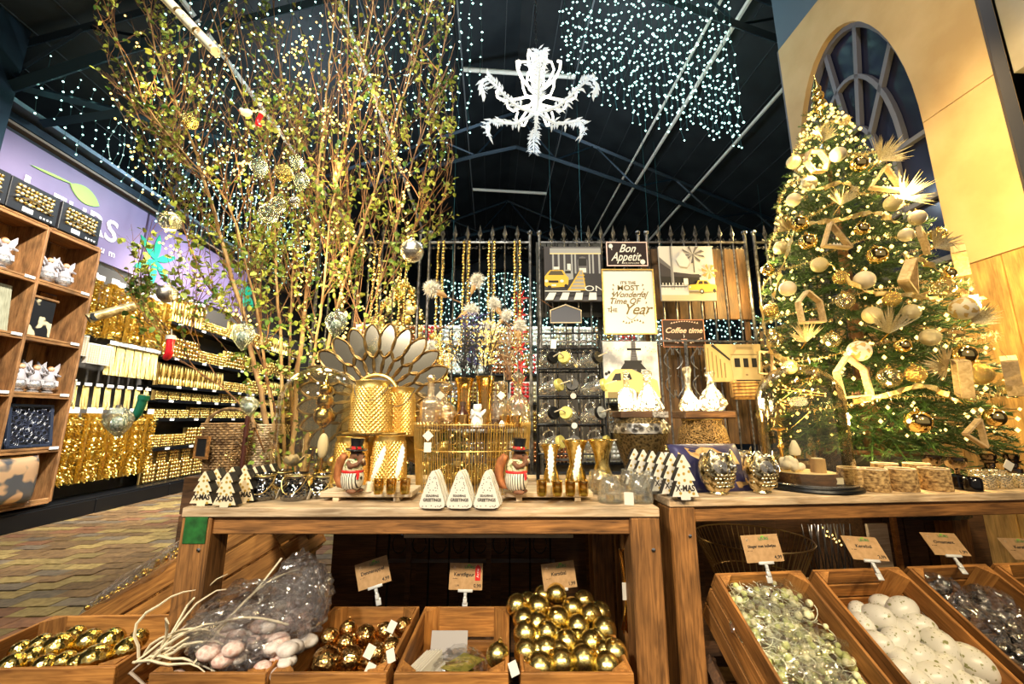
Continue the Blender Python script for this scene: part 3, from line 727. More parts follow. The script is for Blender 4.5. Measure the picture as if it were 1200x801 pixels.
# sequin cushion
t = thing('sequin_cushion', 'plump cushion of cream, copper and slate sequins on the bottom shelf', 'cushion', hall(-4.98, 4.62, .30), HALL)
b = MB(); n = 18; V = []; F = []
for s_ in (1, -1):
    for i in range(n + 1):
        for j in range(n + 1):
            x, y = i / n * 2 - 1, j / n * 2 - 1
            h = ((1 - x ** 4) * (1 - y ** 4)) ** .45
            V.append((s_ * h * .10 + .0, x * .27 * (1 - .07 * (1 - abs(y)) * 0), .26 + y * .25 * (1 - .06 * math.cos(x * PI / 2))))
for s_ in (0, 1):
    o_ = s_ * (n + 1) ** 2
    for i in range(n):
        for j in range(n): F.append((o_ + i * (n + 1) + j, o_ + (i + 1) * (n + 1) + j, o_ + (i + 1) * (n + 1) + j + 1, o_ + i * (n + 1) + j + 1))
b.add(V, F, 0, True); b.obj('cover', noisy('sequins', (.85, .55, .32), (.14, .15, .17), 4.2, .3, .5, .3, detail=2, rr=(.47, .52)), t)
b = MB(); b.tube([(0, -.27 + .54 * i / 20, .51 - .012 * math.sin(PI * i / 20)) for i in range(21)], .012, 6); b.obj('piping', M_['bronze'], t)
# black boxes of baubles on top
bxt = thing('bauble_box', 'x', 'ornament box', (0, 0, 0), 0, 'black boxes of baubles on top of the shelf unit')
b = MB(); b.box((-.04, 0, .17), (.08, .48, .34), ch=.004); b.obj('box', M_['black'], bxt)
b = MB(); g = random.Random(2)
for i in range(9):
    for j in range(5): b.sphere((.004, -.17 + i * .041 + g.uniform(-.006, .006), .11 + j * .042), .019, 8, 5, (i * 3 + j) % 2)
b.obj('baubles', [M_['gold'], M_['champ']], bxt, kind='stuff', fix=False)
b = MB(); b.box((.003, -.05, .045), (.003, .1, .05)); b.obj('sticker', lab, bxt)
b = MB()
for q in range(4): b.box((.003, .08 + q * .035, .03), (.003, .018, .02))
b.obj('printed_marks', lab, bxt)
b = MB(); b.tube([(.024, -.2 + i * .02, .13 + .035 * math.sin(i * .22)) for i in range(20)], .009, 5); b.obj('silver_ribbon', M_['silver'], bxt)
bk = Kind(bxt)
for wv, l in ((4.83, 'farthest, beside the purple sign letters'), (4.32, 'middle one of the three'), (3.83, 'nearest, cut off by the frame')):
    bk.put('black bauble box atop the shelf unit, ' + l, hall(-4.98, wv, 3.345), HALL)
# ================================================================ TABLES
ZT = 0.935
def table(label, loc, rz, W, D, legs, paint=None):
    t = thing('display_table', label, 'table', loc, rz)
    n = 6; pw = D / n
    for i in range(n):
        b = MB(); b.box((W / 2 + .003 * (i % 2), pw * (i + .5), -.014), (W, pw - .0015, .028 - .002 * (i % 2)), 0, None, .003); b.obj('plank', M_['top'], t)
    b = MB(); b.box((W / 2, .035, -.055), (W - .17, .035, .05), 0, None, .003); b.obj('apron', M_['table'], t)
    b = MB(); b.box((W / 2, D - .035, -.055), (W - .17, .035, .05), 0, None, .003); b.obj('apron', M_['table'], t)
    for x in (.04, W - .04):
        b = MB(); b.box((x, D / 2, -.055), (.035, D - .2, .05), 0, None, .003); b.obj('apron', wood('t', (0.16, 0.075, 0.025), (0.42, 0.23, 0.09), axis=1), t)
    for (x, y) in ((.045, .05), (W - .045, .05), (.045, D - .05), (W - .045, D - .05)):
        b = MB(); b.box((x, y, -.03 - (ZT - .03) / 2), (.09, .09, ZT - .03), 0, None, .004)
        l = b.obj('leg', M_['tableZ'], t)
        for q in (-.12, -.62):
            s_ = MB(); s_.lathe([(.006, 0), (.006, .003), (0, .004)], 8, 0, Matrix.Translation((x + .02, y - .045, q)) @ Matrix.Rotation(PI / 2, 4, 'X')); s_.obj('bolt', M_['silver'], l)
    return t
t1 = table('long weathered timber display table with squirrels, wire basket and bell jar on it', (-1.0, 1.3, ZT), 0, 1.447, .74, None)
b = MB(); b.box((.047, .0035, -.065), (.068, .004, .075), 0, None, .001); b.obj('green_paint', noisy('chipped green paint', (.008, .07, .012), (.02, .17, .03), 30, .6, 0, .3), t1, label='flaking green paint patch')
T2R = R(5.2); T2P = Vector((.53, 1.44, ZT))
t2 = table('timber display table with owls, bell jar and bark tea light holders on it', T2P, T2R, 1.75, .60, None)
def t2w(x, y, z=0.0): return T2P + Matrix.Rotation(T2R, 3, 'Z') @ Vector((x, y, z))

# ================================================================ CRATES
def layer(nm, label, cat, pts, r, m):
    b = MB()
    for p in pts: b.sphere(p, r, 12, 8)
    tag(b.obj(nm, m, kind='stuff'), label, cat)
def crate(label, loc, rot, W=.29, D=.37, H=.2, rows=2, group=None):
    t = thing('wooden_crate', label, 'crate', loc, rot=rot, group=group)
    g = random.Random(int(W * 1000 + D * 100)); th = .010; hh = (H - .012 * (rows - 1)) / rows
    for r_ in range(rows):
        z = hh / 2 + r_ * (hh + .012)
        for y in (th / 2, D - th / 2):
            b = MB(); b.box((0, y, z), (W, th, hh), 0, None, .0015); b.obj('slat', M_['crate'], t)
        for x in (-W / 2 + th / 2, W / 2 - th / 2):
            b = MB(); b.box((x, D / 2, z), (th, D - 2 * th - .001, hh), 0, None, .0015); b.obj('slat', M_['crateY'], t)
    for x in (-1, 1):
        for y in (th + .001, D - th - .001):
            b = MB(); s_ = 1 if y < D / 2 else -1; e = .042
            P = [(x * (W / 2 - th - .0005), y), (x * (W / 2 - th - e), y), (x * (W / 2 - th - .0005), y + s_ * e)]
            b.add([(p[0], p[1], 0.002) for p in P] + [(p[0], p[1], H + .002) for p in P], [(0, 1, 2), (5, 4, 3), (0, 3, 4, 1), (1, 4, 5, 2), (2, 5, 3, 0)]); b.obj('corner_post', M_['crateZ'], t)
            q = MB()
            for zz in (.25, .75): q.lathe([(.0028, 0), (.0028, .0012), (0, .0016)], 6, 0, Matrix.Translation((x * (W / 2 - .025), (0 if s_ > 0 else D), H * zz)) @ Matrix.Rotation(PI / 2 * s_, 4, 'X'))
            q.obj('nail', M_['greymetal'], t, kind='stuff')
    for i in range(4):
        b = MB(); b.box((0, D * (i + .5) / 4, .004), (W - 2 * th - .002, D / 4 - .008, .008)); b.obj('bottom_slat', M_['crate'], t)
    return t
CZ = .574; CH = .19
crate('wooden crate of bronze foil baubles below the patterned price card', (-.459, 1.15, CZ - CH), (0, 0, 0), .29, .37, CH)
crate('wooden crate holding packets of cards and one gold bauble', (-.152, 1.15, CZ - CH), (0, 0, 0), .287, .37, CH)
crate('wooden crate heaped with plain gold baubles', (.163, 1.15, CZ - CH), (0, 0, 0), .284, .37, CH)
crate('wooden crate with a plastic bag of pink shells and raffia stems', (-.762, 1.15, CZ - CH), (0, 0, 0), .292, .37, CH)
crate('wide wooden crate of large patterned gold baubles nearest the brick aisle', (-1.235, 1.16, CZ - CH + .005), (0, 0, R(2)), .45, .29, CH)
for xc, wd, l in ((-1.245, .46, 'low timber bench under the wide aisle crate'), (-.28, 1.24, 'low timber bench under the four crates in front of the table')):
    st = thing('crate_bench', l, 'bench', (xc, 1.13, 0))
    for i in range(4):
        b = MB(); b.box((0, .07 + i * .11, .362), (wd, .10, .022), 0, None, .003); b.obj('plank', M_['darkwood'], st)
    for x in (-wd / 2 + .05, wd / 2 - .05):
        for y in (.06, .36):
            b = MB(); b.box((x, y, .175), (.05, .05, .35)); b.obj('leg', M_['darkwood'], st)
# tilted crates at the right
TILT = R(33)
def t2crate(label, x0, yb=.03, W=.31, D=.46, H=.2, rows=3, dz=0.0):
    p = t2w(x0, yb, .69 - ZT + dz)        # back top edge middle
    rot = Euler((TILT, 0, T2R))
    o = p + Matrix(rot.to_matrix()) @ Vector((0, -D, -H))
    return crate(label, o, rot, W, D, H, rows), o, rot
R1 = t2crate('tilted slatted crate of clear bags with pale green balls', .31)
R2 = t2crate('tilted slatted crate filled with white eggs', .67, W=.325)
R3 = t2crate('tilted slatted crate of silvery plastic-wrapped ornaments', 1.02, W=.31)
R4 = t2crate('tilted slatted crate cut off by the frame beside the silvery ornaments', 1.36, W=.31)
layer('bauble_layer', 'dull gold baubles in the last tilted crate at the frame edge', 'baubles', [R4[1] + Matrix(R4[2].to_matrix()) @ Vector((-.11 + (i % 5) * .055, .06 + (i // 5) * .055, .11 + .01 * math.sin(i * 2))) for i in range(35)], .029, M_['goldleaf'])
st = thing('crate_rack', 'dark sloping timber rack carrying the tilted crates', 'rack', (T2P.x, T2P.y, 0), T2R)
for x in (.12, .49, .84, 1.19, 1.55):
    b = MB(); b.tube([(x, .06, .43), (x, -.44, .105)], .02, 4, sm=False); b.obj('bearer', M_['darkwood'], st)
    b = MB(); b.box((x, .06, .215), (.04, .04, .43)); b.obj('leg', M_['darkwood'], st)
    b = MB(); b.box((x, -.44, .05), (.04, .04, .1)); b.obj('leg', M_['darkwood'], st)
for y, z in ((.06, .47), (-.30, .236)):
    b = MB(); b.box((.85, y, z - .02), (1.6, .03, .03)); b.obj('cross_bar', M_['darkwood'], st)
# crate leaning on the aisle end of the table, with a bag of beads on it
LC = on(150, 720, .35)
lcr = thing('slatted_crate', 'long wooden crate sloping up against the aisle end of the table', 'crate', (-1.63, 1.74, .445), rot=(0, R(-31), 0))
for r_ in range(3):
    for y in (0, .34):
        b = MB(); b.box((.33, y, -.01 - r_ * .088), (.80, .012, .080), 0, None, .002); b.obj('slat', M_['crate'], lcr)
for y in (.015, .325):
    for x in (-.05, .71):
        b = MB(); b.box((x, y, -.1), (.03, .02, .26)); b.obj('corner_post', M_['crateZ'], lcr)
for x in (-.065, .725):
    for r_ in range(3): b = MB(); b.box((x, .17, -.01 - r_ * .088), (.012, .32, .08), 0, None, .002); b.obj('slat', M_['crateY'], lcr)
for i in range(5): b = MB(); b.box((.02 + i * .155, .17, -.235), (.14, .32, .01)); b.obj('bottom_slat', M_['crateY'], lcr)
bg = thing('bead_bag', 'clear bag of small gold beads lying along the sloping crate', 'bag', (-1.63, 1.74, .445), rot=(0, R(-31), 0))
g = random.Random(4); b = MB()
for i in range(420):
    x = g.uniform(-.05, .62); b.sphere((x, .06 + g.uniform(-.05, .2), .03 + g.uniform(-.02, .035) * math.sin(PI * (x + .1) / .8)), .0095, 6, 4)
b.obj('beads', M_['gold'], bg, kind='stuff', fix=False)
def lump(b, c, s3, n=22, k=14, amp=.12, seed=0, m=0, fold=1.0):
    """a crumpled closed skin (plastic film)"""
    g = random.Random(seed); P = [(Vector((g.uniform(-1, 1), g.uniform(-1, 1), g.uniform(-1, 1))).normalized(), g.uniform(3, 9), g.uniform(0, 6)) for _ in range(9)]
    V = []; F = []
    for j in range(k + 1):
        t = -PI / 2 + PI * j / k
        for i in range(n):
            a = 2 * PI * i / n; d = Vector((math.cos(t) * math.cos(a), math.cos(t) * math.sin(a), math.sin(t)))
            h = 1 + amp * sum(abs(math.sin(d.dot(p) * f_ * fold + ph)) - .6 for p, f_, ph in P) / 2.2 + g.uniform(-amp, amp) * .25
            V.append((c[0] + d.x * h * s3[0], c[1] + d.y * h * s3[1], c[2] + d.z * h * s3[2]))
    for j in range(k):
        for i in range(n):
            q = (i + 1) % n; F.append((j * n + i, j * n + q, (j + 1) * n + q, (j + 1) * n + i))
    b.add(V, F, m, False)
b = MB(); lump(b, (.29, .10, .035), (.40, .12, .06), 40, 12, .1, 3); b.obj('clear_bag', M_['film'], bg)

# ================================================================ BAUBLES AND GOODS IN THE CRATES
def bauble_kind(nm, mats, group, cat='bauble', n=22, k=14, capm=None, band=False, sc3=(1, 1, 1), neck=True):
    t = thing(nm, 'x', cat, (0, 0, 0), 0, group)
    b = MB(); b.sphere((0, 0, 0), 1, n, k, 0, sc3)
    b.obj('ball', mats[0], t)
    if neck:
        b = MB(); b.lathe([(.2, .95), (.2, 1.12), (.13, 1.17), (0, 1.18)], 12); b.tube([(.0 + .09 * math.cos(a), 0, 1.24 + .1 * math.sin(a)) for a in [2 * PI * i / 10 for i in range(10)]], .02, 5, closed=True)
        b.obj('cap', capm or M_['gold'], t)
    return Kind(t)
def face(seed):
    g = random.Random(seed); return (g.uniform(-1.2, 1.2), g.uniform(-1.2, 1.2), g.uniform(0, 6))
gb = bauble_kind('gold_bauble', [M_['goldleaf']], 'gold baubles heaped in the crate')
L5 = [(652, 696, 'at the very top of the heap'), (606, 709, 'at the back corner by the card crate'), (631, 711, 'in the back row, behind the large pointed one'), (671, 713, 'in the back row, right below the price card corner'),
      (692, 721, 'in the back row nearest the table leg'), (654, 725, 'in the middle with a knobbly crown'), (614, 726, 'second down along the card crate side'), (677, 735, 'in the middle beside the crowned one'),
      (708, 738, 'high beside the table leg'), (641, 742, 'half hidden and darker in the middle'), (630, 732, 'tucked behind the darker middle one'), (616, 743, 'third down along the card crate side'), (664, 753, 'in the centre of the front slope'),
      (693, 754, 'right of the centre of the front slope'), (640, 762, 'above the lowest row, second from the card crate'), (617, 764, 'above the lowest row, against the card crate'), (720, 765, 'largest by the table leg'),
      (684, 773, 'in the lowest row, third from the card crate'), (658, 776, 'in the lowest row, second from the card crate'), (711, 781, 'in the lowest row nearest the table leg'), (633, 782, 'lowest and smallest, against the front slat'),
      (684, 704, 'dark one behind the heap under the card'), (703, 718, 'dark one behind the heap by the leg'), (637, 699, 'dark one behind the heap left of the top one'), (619, 706, 'dark one between the two back corner ones')]
for i, (x, y, l) in enumerate(L5):
    Y = 1.20 + (782 - y) / 85 * .31 + (.05 if 'dark one' in l else 0)
    gb.put('rubbed gold bauble ' + l, at(x, y, Y), sc1=.035 + .001 * (i % 3), rot=face(i))
# hidden fill below the heap keeps it resting on something: more baubles, deep in the crate
layer('bauble_layer', 'lower layer of rubbed gold baubles under the heap in the crate', 'baubles', [(.065 + (i % 4) * .064, 1.2 + (i // 4) * .075, .51) for i in range(16)] + [(.07 + (i % 4) * .062, 1.27 + (i // 4) * .075, .56) for i in range(12)], .031, M_['goldleaf'])
bb_ = bauble_kind('bronze_bauble', [M_['bronze']], 'bronze foil baubles in the crate', capm=M_['bronze'])
for i, (x, y, r, l) in enumerate([(386, 748, 12, 'against the shell crate side'), (408, 737, 11, 'at the back, copper red'), (428, 745, 13, 'in the middle at the back'), (406, 754, 11, 'in the centre'), (382, 777, 17, 'largest, in the front corner'),
                                  (411, 773, 14, 'at the front beside the largest'), (451, 740, 11, 'at the back behind the white tag'), (472, 734, 11, 'in the back corner by the card crate'), (458, 759, 12, 'by the card crate side'), (441, 766, 11, 'behind the white tag at the front'), (456, 776, 10, 'in the front corner by the card crate')]):
    bb_.put('bronze mosaic bauble ' + l, at(x, y, 1.225 + (777 - y) / 60 * .25), sc1=r * .0024, rot=face(80 + i))
layer('bauble_layer', 'lower layer of bronze mosaic baubles deep in their crate', 'baubles', [(-.565 + (i % 4) * .07, 1.2 + (i // 4) * .08, .48) for i in range(16)], .033, M_['bronze'])
pt = noisy('embossed gold', (0.80, 0.52, 0.10), (1.0, 0.80, 0.30), 4.5, 0.18, 1.0, 0.5, kind='voronoi', bd=.002)
pb = bauble_kind('large_gold_bauble', [pt], 'large gold baubles in the crate by the aisle', neck=False)
for i, (x, y, r, l) in enumerate([(15, 781, 16, 'at the edge of the frame'), (37, 772, 15, 'second from the frame edge'), (48, 756, 14, 'behind the second from the edge'), (68, 759, 18, 'large one in the middle at the back'), (87, 745, 13, 'highest at the back board'),
                                  (52, 781, 14, 'low at the front, near the frame edge'), (75, 776, 13, 'between the two big front ones'), (104, 752, 16, 'back row beside the highest'), (129, 752, 17, 'back row, shiniest, third from the corner'), (110, 773, 18, 'large one at the front with a bright glint'),
                                  (148, 762, 16, 'against the side by the raffia'), (162, 748, 12, 'in the back corner by the table leg'), (91, 778, 13, 'front row, half sunken'), (24, 762, 12, 'small one half hidden behind the front two')]):
    pb.put('large shiny gold bauble ' + l, at(x, y, 1.20 + (780 - y) / 50 * .16), sc1=r * .0021, rot=face(120 + i))
layer('bauble_layer', 'lower layer of large gold baubles deep in the aisle crate', 'baubles', [(-1.41 + (i % 5) * .085, 1.22 + (i // 5) * .08, .435) for i in range(15)], .036, pt)
# white eggs
def plane_at(px, py, off):
    """point on the tilted crate rim plane, sunk by off"""
    r = ray(px, py); n = Matrix(Euler((TILT, 0, T2R)).to_matrix()) @ Vector((0, 0, 1)); p0 = t2w(.5, .03, .69 - ZT) - n * off
    c0 = Vector((0, 0, CAMH)); t = (p0 - c0).dot(n) / r.dot(n); return c0 + r * t
eggm = noisy('white egg with printed leaves', (0.66, 0.64, 0.58), (0.24, 0.24, 0.09), 3.4, 0.32, 0, 0, detail=6, rr=(.60, .64))
ek = bauble_kind('white_egg', [eggm], 'white eggs in the tilted crate', 'egg', sc3=(1, 1, 1.28), neck=False, capm=M_['silver'])
for i, (x, y, r, l) in enumerate([(1028, 723, 16, 'second from the back, big and round'), (1057, 714, 16, 'at the back beside the diagonal post'), (1011, 731, 13, 'by the inner side slat at the back'), (1077, 733, 15, 'next to the outer side slat, third from the back'),
        (1059, 740, 15, 'in the middle below the backmost'), (1027, 753, 14, 'along the inner side slat, third down'), (1048, 750, 14, 'in the middle, partly covered'), (1099, 756, 19, 'largest, with leaf print, by the outer slat'), (1077, 768, 15, 'centre of the lower slope'),
        (1056, 774, 14, 'fourth along the inner side slat'), (1053, 788, 14, 'fifth along the inner side slat'), (1107, 783, 16, 'below the largest'), (1139, 777, 19, 'farthest down the outer slat with leaf print'), (1097, 795, 17, 'with a leafy band, at the frame bottom'),
        (1072, 798, 15, 'cut by the frame bottom near the inner slat'), (1034, 707, 12, 'tucked under the back board'), (1006, 717, 12, 'shaded one in the back corner'), (1125, 799, 14, 'cut by the frame bottom beside the leafy band'), (1146, 800, 13, 'cut by the frame bottom by the outer slat')]):
    ek.put('white egg ' + l, plane_at(x, y, .05 if r > 13 else .075), sc1=r * .0024, rot=(R(60) + .3 * math.sin(i * 3), R(60) + .5 * math.sin(i * 5), i * 1.3))
layer('egg_layer', 'lower layer of white eggs under the others in the tilted crate', 'eggs', [plane_at(1020 + (i % 4) * 26 + (i // 4) * 12, 725 + (i // 4) * 28, .115) for i in range(12)], .034, eggm)
# pale green ball garlands in clear bags
t = thing('ball_garland_bag', 'clear bags of thin strings with pale green balls filling the tilted crate', 'bag', (0, 0, 0))
g = random.Random(9); b = MB(); fb = MB(); wb = MB()
pg = [flat((.66, .72, .28), .4), flat((.86, .84, .52), .4)]
def inR1(a_, d_, off):      # a across 0..1, d down 0..1
    W_, D_, H_ = .27, .43, .2; M3 = Matrix(R1[2].to_matrix())
    return R1[1] + M3 @ Vector((-W_ / 2 + a_ * W_, .015 + (1 - d_) * D_, H_ - off))
for i in range(330): b.sphere(inR1(g.random(), g.random(), .035 + g.random() * .05), g.uniform(.007, .0125), 8, 5, i % 2)
b.obj('balls', pg, t, kind='stuff', fix=False)
for i in range(240):
    p = inR1(g.uniform(.1, .9), g.random(), .03 + g.random() * .03); q = g.uniform(.015, .04); ax = Vector((g.uniform(-1, 1), g.uniform(-1, 1), g.uniform(-.4, .4))).normalized(); ay = ax.cross(Vector((0, -.4, 1))).normalized()
    wb.tube([p + ax * q * math.cos(a * .5) + ay * q * .7 * math.sin(a * .5) for a in range(8)], .0011, 3, cap=False)
wb.obj('strings', flat((.8, .82, .6), .4), t, kind='stuff', fix=False)
for k_ in range(5):
    c_ = inR1(.5 + .1 * (-1) ** k_, .1 + k_ * .2, .055); q = MB(); lump(q, (0, 0, 0), (.125, .075, .045), 30, 16, .16, 20 + k_)
    o = q.obj('clear_bag', M_['film'], t, c_, R1[2])
# silvery wrapped ornaments
t = thing('silver_ornament_bag', 'crinkled clear bags of silver and smoke ornaments in the tilted crate', 'bag', (0, 0, 0))
b = MB()
def inR3(a_, d_, off): return R3[1] + Matrix(R3[2].to_matrix()) @ Vector((-.135 + a_ * .27, .015 + (1 - d_) * .43, .2 - off))
sm_ = noisy('smoky foil', (.03, .025, .02), (.8, .76, .7), 50, .2, .9, 1.0, vary=.2, rr=(.45, .7), bd=.01)
for i in range(60): b.sphere(inR3(g.random(), g.random(), .06 + g.random() * .03), g.uniform(.018, .026), 10, 7)
b.obj('ornaments', sm_, t, kind='stuff', fix=False)
for k_ in range(7):
    q = MB(); lump(q, (0, 0, 0), (.07, .06, .04), 24, 14, .25, 40 + k_); q.obj('clear_bag', M_['film'], t, inR3(.25 + .5 * (k_ % 2), .08 + k_ * .14, .05), R3[2])
# plastic bag of shells
t = thing('shell_bag', 'puffy clear plastic bag of pink and white shells with ivory raffia', 'bag', (-.72, 1.33, .56))
b = MB()
for i in range(70):
    x, y = g.uniform(-.15, .14), g.uniform(-.16, .12); b.sphere((x, y, .005 + g.uniform(-.02, .03) + .04 * (1 - abs(x) / .16)), g.uniform(.014, .026), 9, 6, i % 2, (1.2, 1, .7))
b.obj('shells', [noisy('pink shells', (.62, .36, .30), (.88, .74, .68), 90, .7, 0, .6), noisy('white shells', (.60, .52, .48), (.85, .80, .76), 60, .6, 0, .6)], t, kind='stuff', fix=False)
for k_, (c_, s_) in enumerate([((-.02, 0, .07), (.17, .15, .085)), ((.06, .04, .11), (.10, .09, .085)), ((-.07, -.06, .05), (.10, .09, .06)), ((.03, .1, .14), (.06, .05, .07)), ((.11, .02, .10), (.05, .06, .09)), ((.0, -.13, .03), (.06, .04, .04))]):
    q = MB(); lump(q, c_, s_, 44, 26, .16, 60 + k_, fold=1.5); q.obj('clear_film', M_['film'], t)
b = MB()
for i in range(14):
    x0 = -.24 + g.uniform(-.03, .03); pts = []
    p = Vector((x0, -.11 + g.uniform(-.04, .02), .02)); d = Vector((g.uniform(-.3, 1), g.uniform(-.3, .3), g.uniform(.1, 1))).normalized()
    for k_ in range(9): pts.append(p.copy()); p += d * .028; d = (d + Vector((g.uniform(-.2, .45), g.uniform(-.2, .2), g.uniform(-.5, .25)))).normalized()
    b.tube(pts, [.0035] * 5 + [.003, .0025, .002, .001], 5)
for (p0, p1, h_) in (((-.2, -.14, .03), (.09, -.06, .07), .05), ((-.16, -.1, .03), (-.02, .08, .2), -.03), ((-.1, -.15, .02), (.03, .1, .16), .05)):
    b.tube([Vector(p0).lerp(Vector(p1), q / 10) + Vector((0, 0, h_ * math.sin(PI * q / 10))) for q in range(11)], .0035, 5)
b.obj('raffia', flat((.80, .70, .50), .6), t, kind='stuff')
b = MB(); b.tube([(-.29, -.12, -.02), (-.22, -.06, .05), (-.17, .0, .10)], [.003, .0035, .001], 5); b.tube([(-.26, -.15, .0), (-.2, -.16, -.03), (-.15, -.17, -.06)], [.004, .003, .001], 5); b.obj('grey_stick', flat((.4, .32, .26), .7), t)
# packets of cards
t = thing('card_packet', 'stack of white envelopes and green-gold printed cards in clear packets', 'card packet', (-.21, 1.27, .50))
for i in range(6):
    b = MB(); b.box((0, 0, 0), (.003, .12, .1)); b.obj('envelope', M_['paper'], t, (-.035 + i * .006, -.02, .0), (0, R(-25 + i * 3), R(-20)))
for i in range(7):
    b = MB(); b.box((0, 0, 0), (.10, .075, .002)); q = b.obj('card', [noisy('printed card', (.20, .22, .01), (.75, .62, .12), 40, .4, .3, 0), M_['paper'], M_['goldfoil']][i % 3], t, (.06 + g.uniform(-.02, .03), -.03 + g.uniform(-.04, .06), -.005 + i * .006), (R(g.uniform(-8, 8)), R(g.uniform(-8, 8)), g.uniform(0, 3)))
b = MB(); b.box((0, 0, 0), (.11, .004, .09)); b.obj('backing_card', flat((.35, .33, .33), .5), t, (.02, .1, .02), (R(-20), 0, 0))
q = MB(); lump(q, (.06, 0, .02), (.075, .1, .03), 30, 14, .15, 71); q.obj('clear_film', M_['film'], t)
gb.put('rubbed gold bauble standing alone among the card packets', at(583, 767, 1.24), sc1=.031, rot=(0, .4, 1))
# white tags among the baubles
for i, (x, y, l, Y) in enumerate([(433, 763, 'hanging between the bronze baubles', 1.2), (458, 768, 'leaning on a bronze bauble by the card crate', 1.2), (433, 785, 'lying at the front slat of the bronze bauble crate', 1.165), (602, 783, 'wedged between the card crate and the gold baubles', 1.145), (459, 734, 'standing at the back of the bronze baubles', 1.36)]):
    b = MB(); b.box((0, 0, 0), (.022, .0015, .03)); o = b.obj('paper_tag', M_['paper'], None, at(x, y, Y), (R(-30), R(25 * (-1) ** i), 0)); tag(o, 'small white paper tag ' + l, 'tag', )

# ================================================================ PRICE CARDS
def price_card(px, py, Y, title, price, l, rot, drop=.055, actie=False, hand=1.0, W=.115, H=.083, sub='per stuk'):
    t = thing('price_card', l, 'price card', at(px, py, Y), rot=rot)
    b = MB(); b.box((0, 0, 0), (W, .0018, H), 0, None, .0006); b.obj('card', M_['kraft'], t)
    lettering('LEURS', .0125, M_['green'], t, (.012, -.0012, H / 2 - .013), name='shop_name', ex=.0002, bold=.0002)
    b = MB(); b.poly([(-.008 + .012 * p[0] / .4, p[1] * .06 + H / 2 - .006) for p in leafpoly(.4, .05)], -.0014); b.obj('leaf_mark', flat((.2, .5, .05), .6), t, (.012, 0, 0))
    lettering(title, .0155 if len(title) < 14 else .0118, M_['ink'], t, (-.006 if actie else 0, -.0012, .006), name='title', ex=.0002, bold=.0004)
    lettering(sub, .005, M_['ink'], t, (-W / 2 + .02, -.0012, -.006), name='small_print', ex=.0002)
    lettering(price, .015, M_['ink'], t, (W / 2 - .017, -.0012, -H / 2 + .013), name='price', ex=.0002, bold=.0003)
    b = MB()
    for k_ in range(6): a = k_ * PI / 3; b.box((-W / 2 + .018, -.0012, H / 2 - .014), (.012, .0005, .0012), 0, Matrix.Translation((-W / 2 + .018, 0, H / 2 - .014)) @ Matrix.Rotation(a, 4, 'Y') @ Matrix.Translation((W / 2 - .018, 0, -H / 2 + .014)))
    b.obj('snowflake', flat((.75, .6, .4), .6), t)
    if actie:
        b = MB(); b.prism([(.032, -.012), (.05, -.012), (.05, .03), (.041, .038), (.032, .03)], -.0018, -.0009); b.obj('red_flag', M_['red'], t)
        lettering('Actie', .0135, M_['paper'], t, (.041, -.002, .011), (PI / 2, -PI / 2, 0), name='flag_text', ex=.0002)
        lettering('1,99', .009, M_['ink'], t, (-.03, -.0012, -H / 2 + .013), name='old_price', ex=.0002)
    clipm = flat((.62, .64, .66), .15, .0, .9)
    b = MB(); b.box((0, 0, -H / 2 - .002), (.05, .008, .009), 0, None, .001); b.box((0, .003, -H / 2 - .013), (.010, .007, .014), 0, None, .001); b.sphere((0, .003, -H / 2 - .024), .006, 10, 7); b.box((0, .003, -H / 2 - .034), (.013, .008, .016), 0, None, .001)
    if drop > .05: b.box((0, .006, -H / 2 - .05), (.018, .004, .022), 0, None, .001)
    b.obj('clip', clipm, t)
    return t
price_card(356, 673, 1.52, 'Slinger met bloem', '4,99', 'kraft price card above the plastic shell bag', (R(-8), R(8), 0))
price_card(437, 671, 1.52, 'Dennenappel', '4,99', 'kraft price card tilted above the bronze baubles', (R(-8), R(-17), 0))
price_card(546, 675, 1.53, 'Kerstfiguur', '0,99', 'kraft price card with a red flag above the card packets', (R(-6), R(1), 0), actie=True)
price_card(655, 674, 1.53, 'Kerstbal', '1,99', 'kraft price card above the gold bauble heap', (R(-6), R(-7), 0))
price_card(893, 642, 1.47, 'Slinger met balletjes', '4,99', 'kraft price card above the crate of pale green balls', (R(-14), R(-3), R(0)), W=.125)
price_card(1013, 642, 1.53, 'Kerstbal', '2,99', 'bright kraft price card above the white eggs', (R(-42), R(2), R(-6)))
price_card(1107, 637, 1.6, 'Ornament', '1,99', 'shaded kraft price card above the silvery ornaments', (R(-42), R(0), R(-8)))
price_card(1199, 643, 1.66, 'Kerstbal', '1,99', 'kraft price card cut off by the frame edge', (R(-42), R(0), R(-8)))

# ================================================================ UNDER THE TABLES
b = MB(); bw = thing('shade_boards', 'dark timber boards added in place of the deep shade under the tables', 'shade backing', (0, 0, 0))  # boards added to keep the space under the tables dark
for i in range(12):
    b = MB(); x = -.75 + i * .2; yy = 2.08 if x < .4 else 2.15 + (x - .4) * .09; b.box((x, yy + .012 * (i % 2), .42), (.206, .012, .84), ch=.001); b.obj('board', M_['darkwood'], bw)
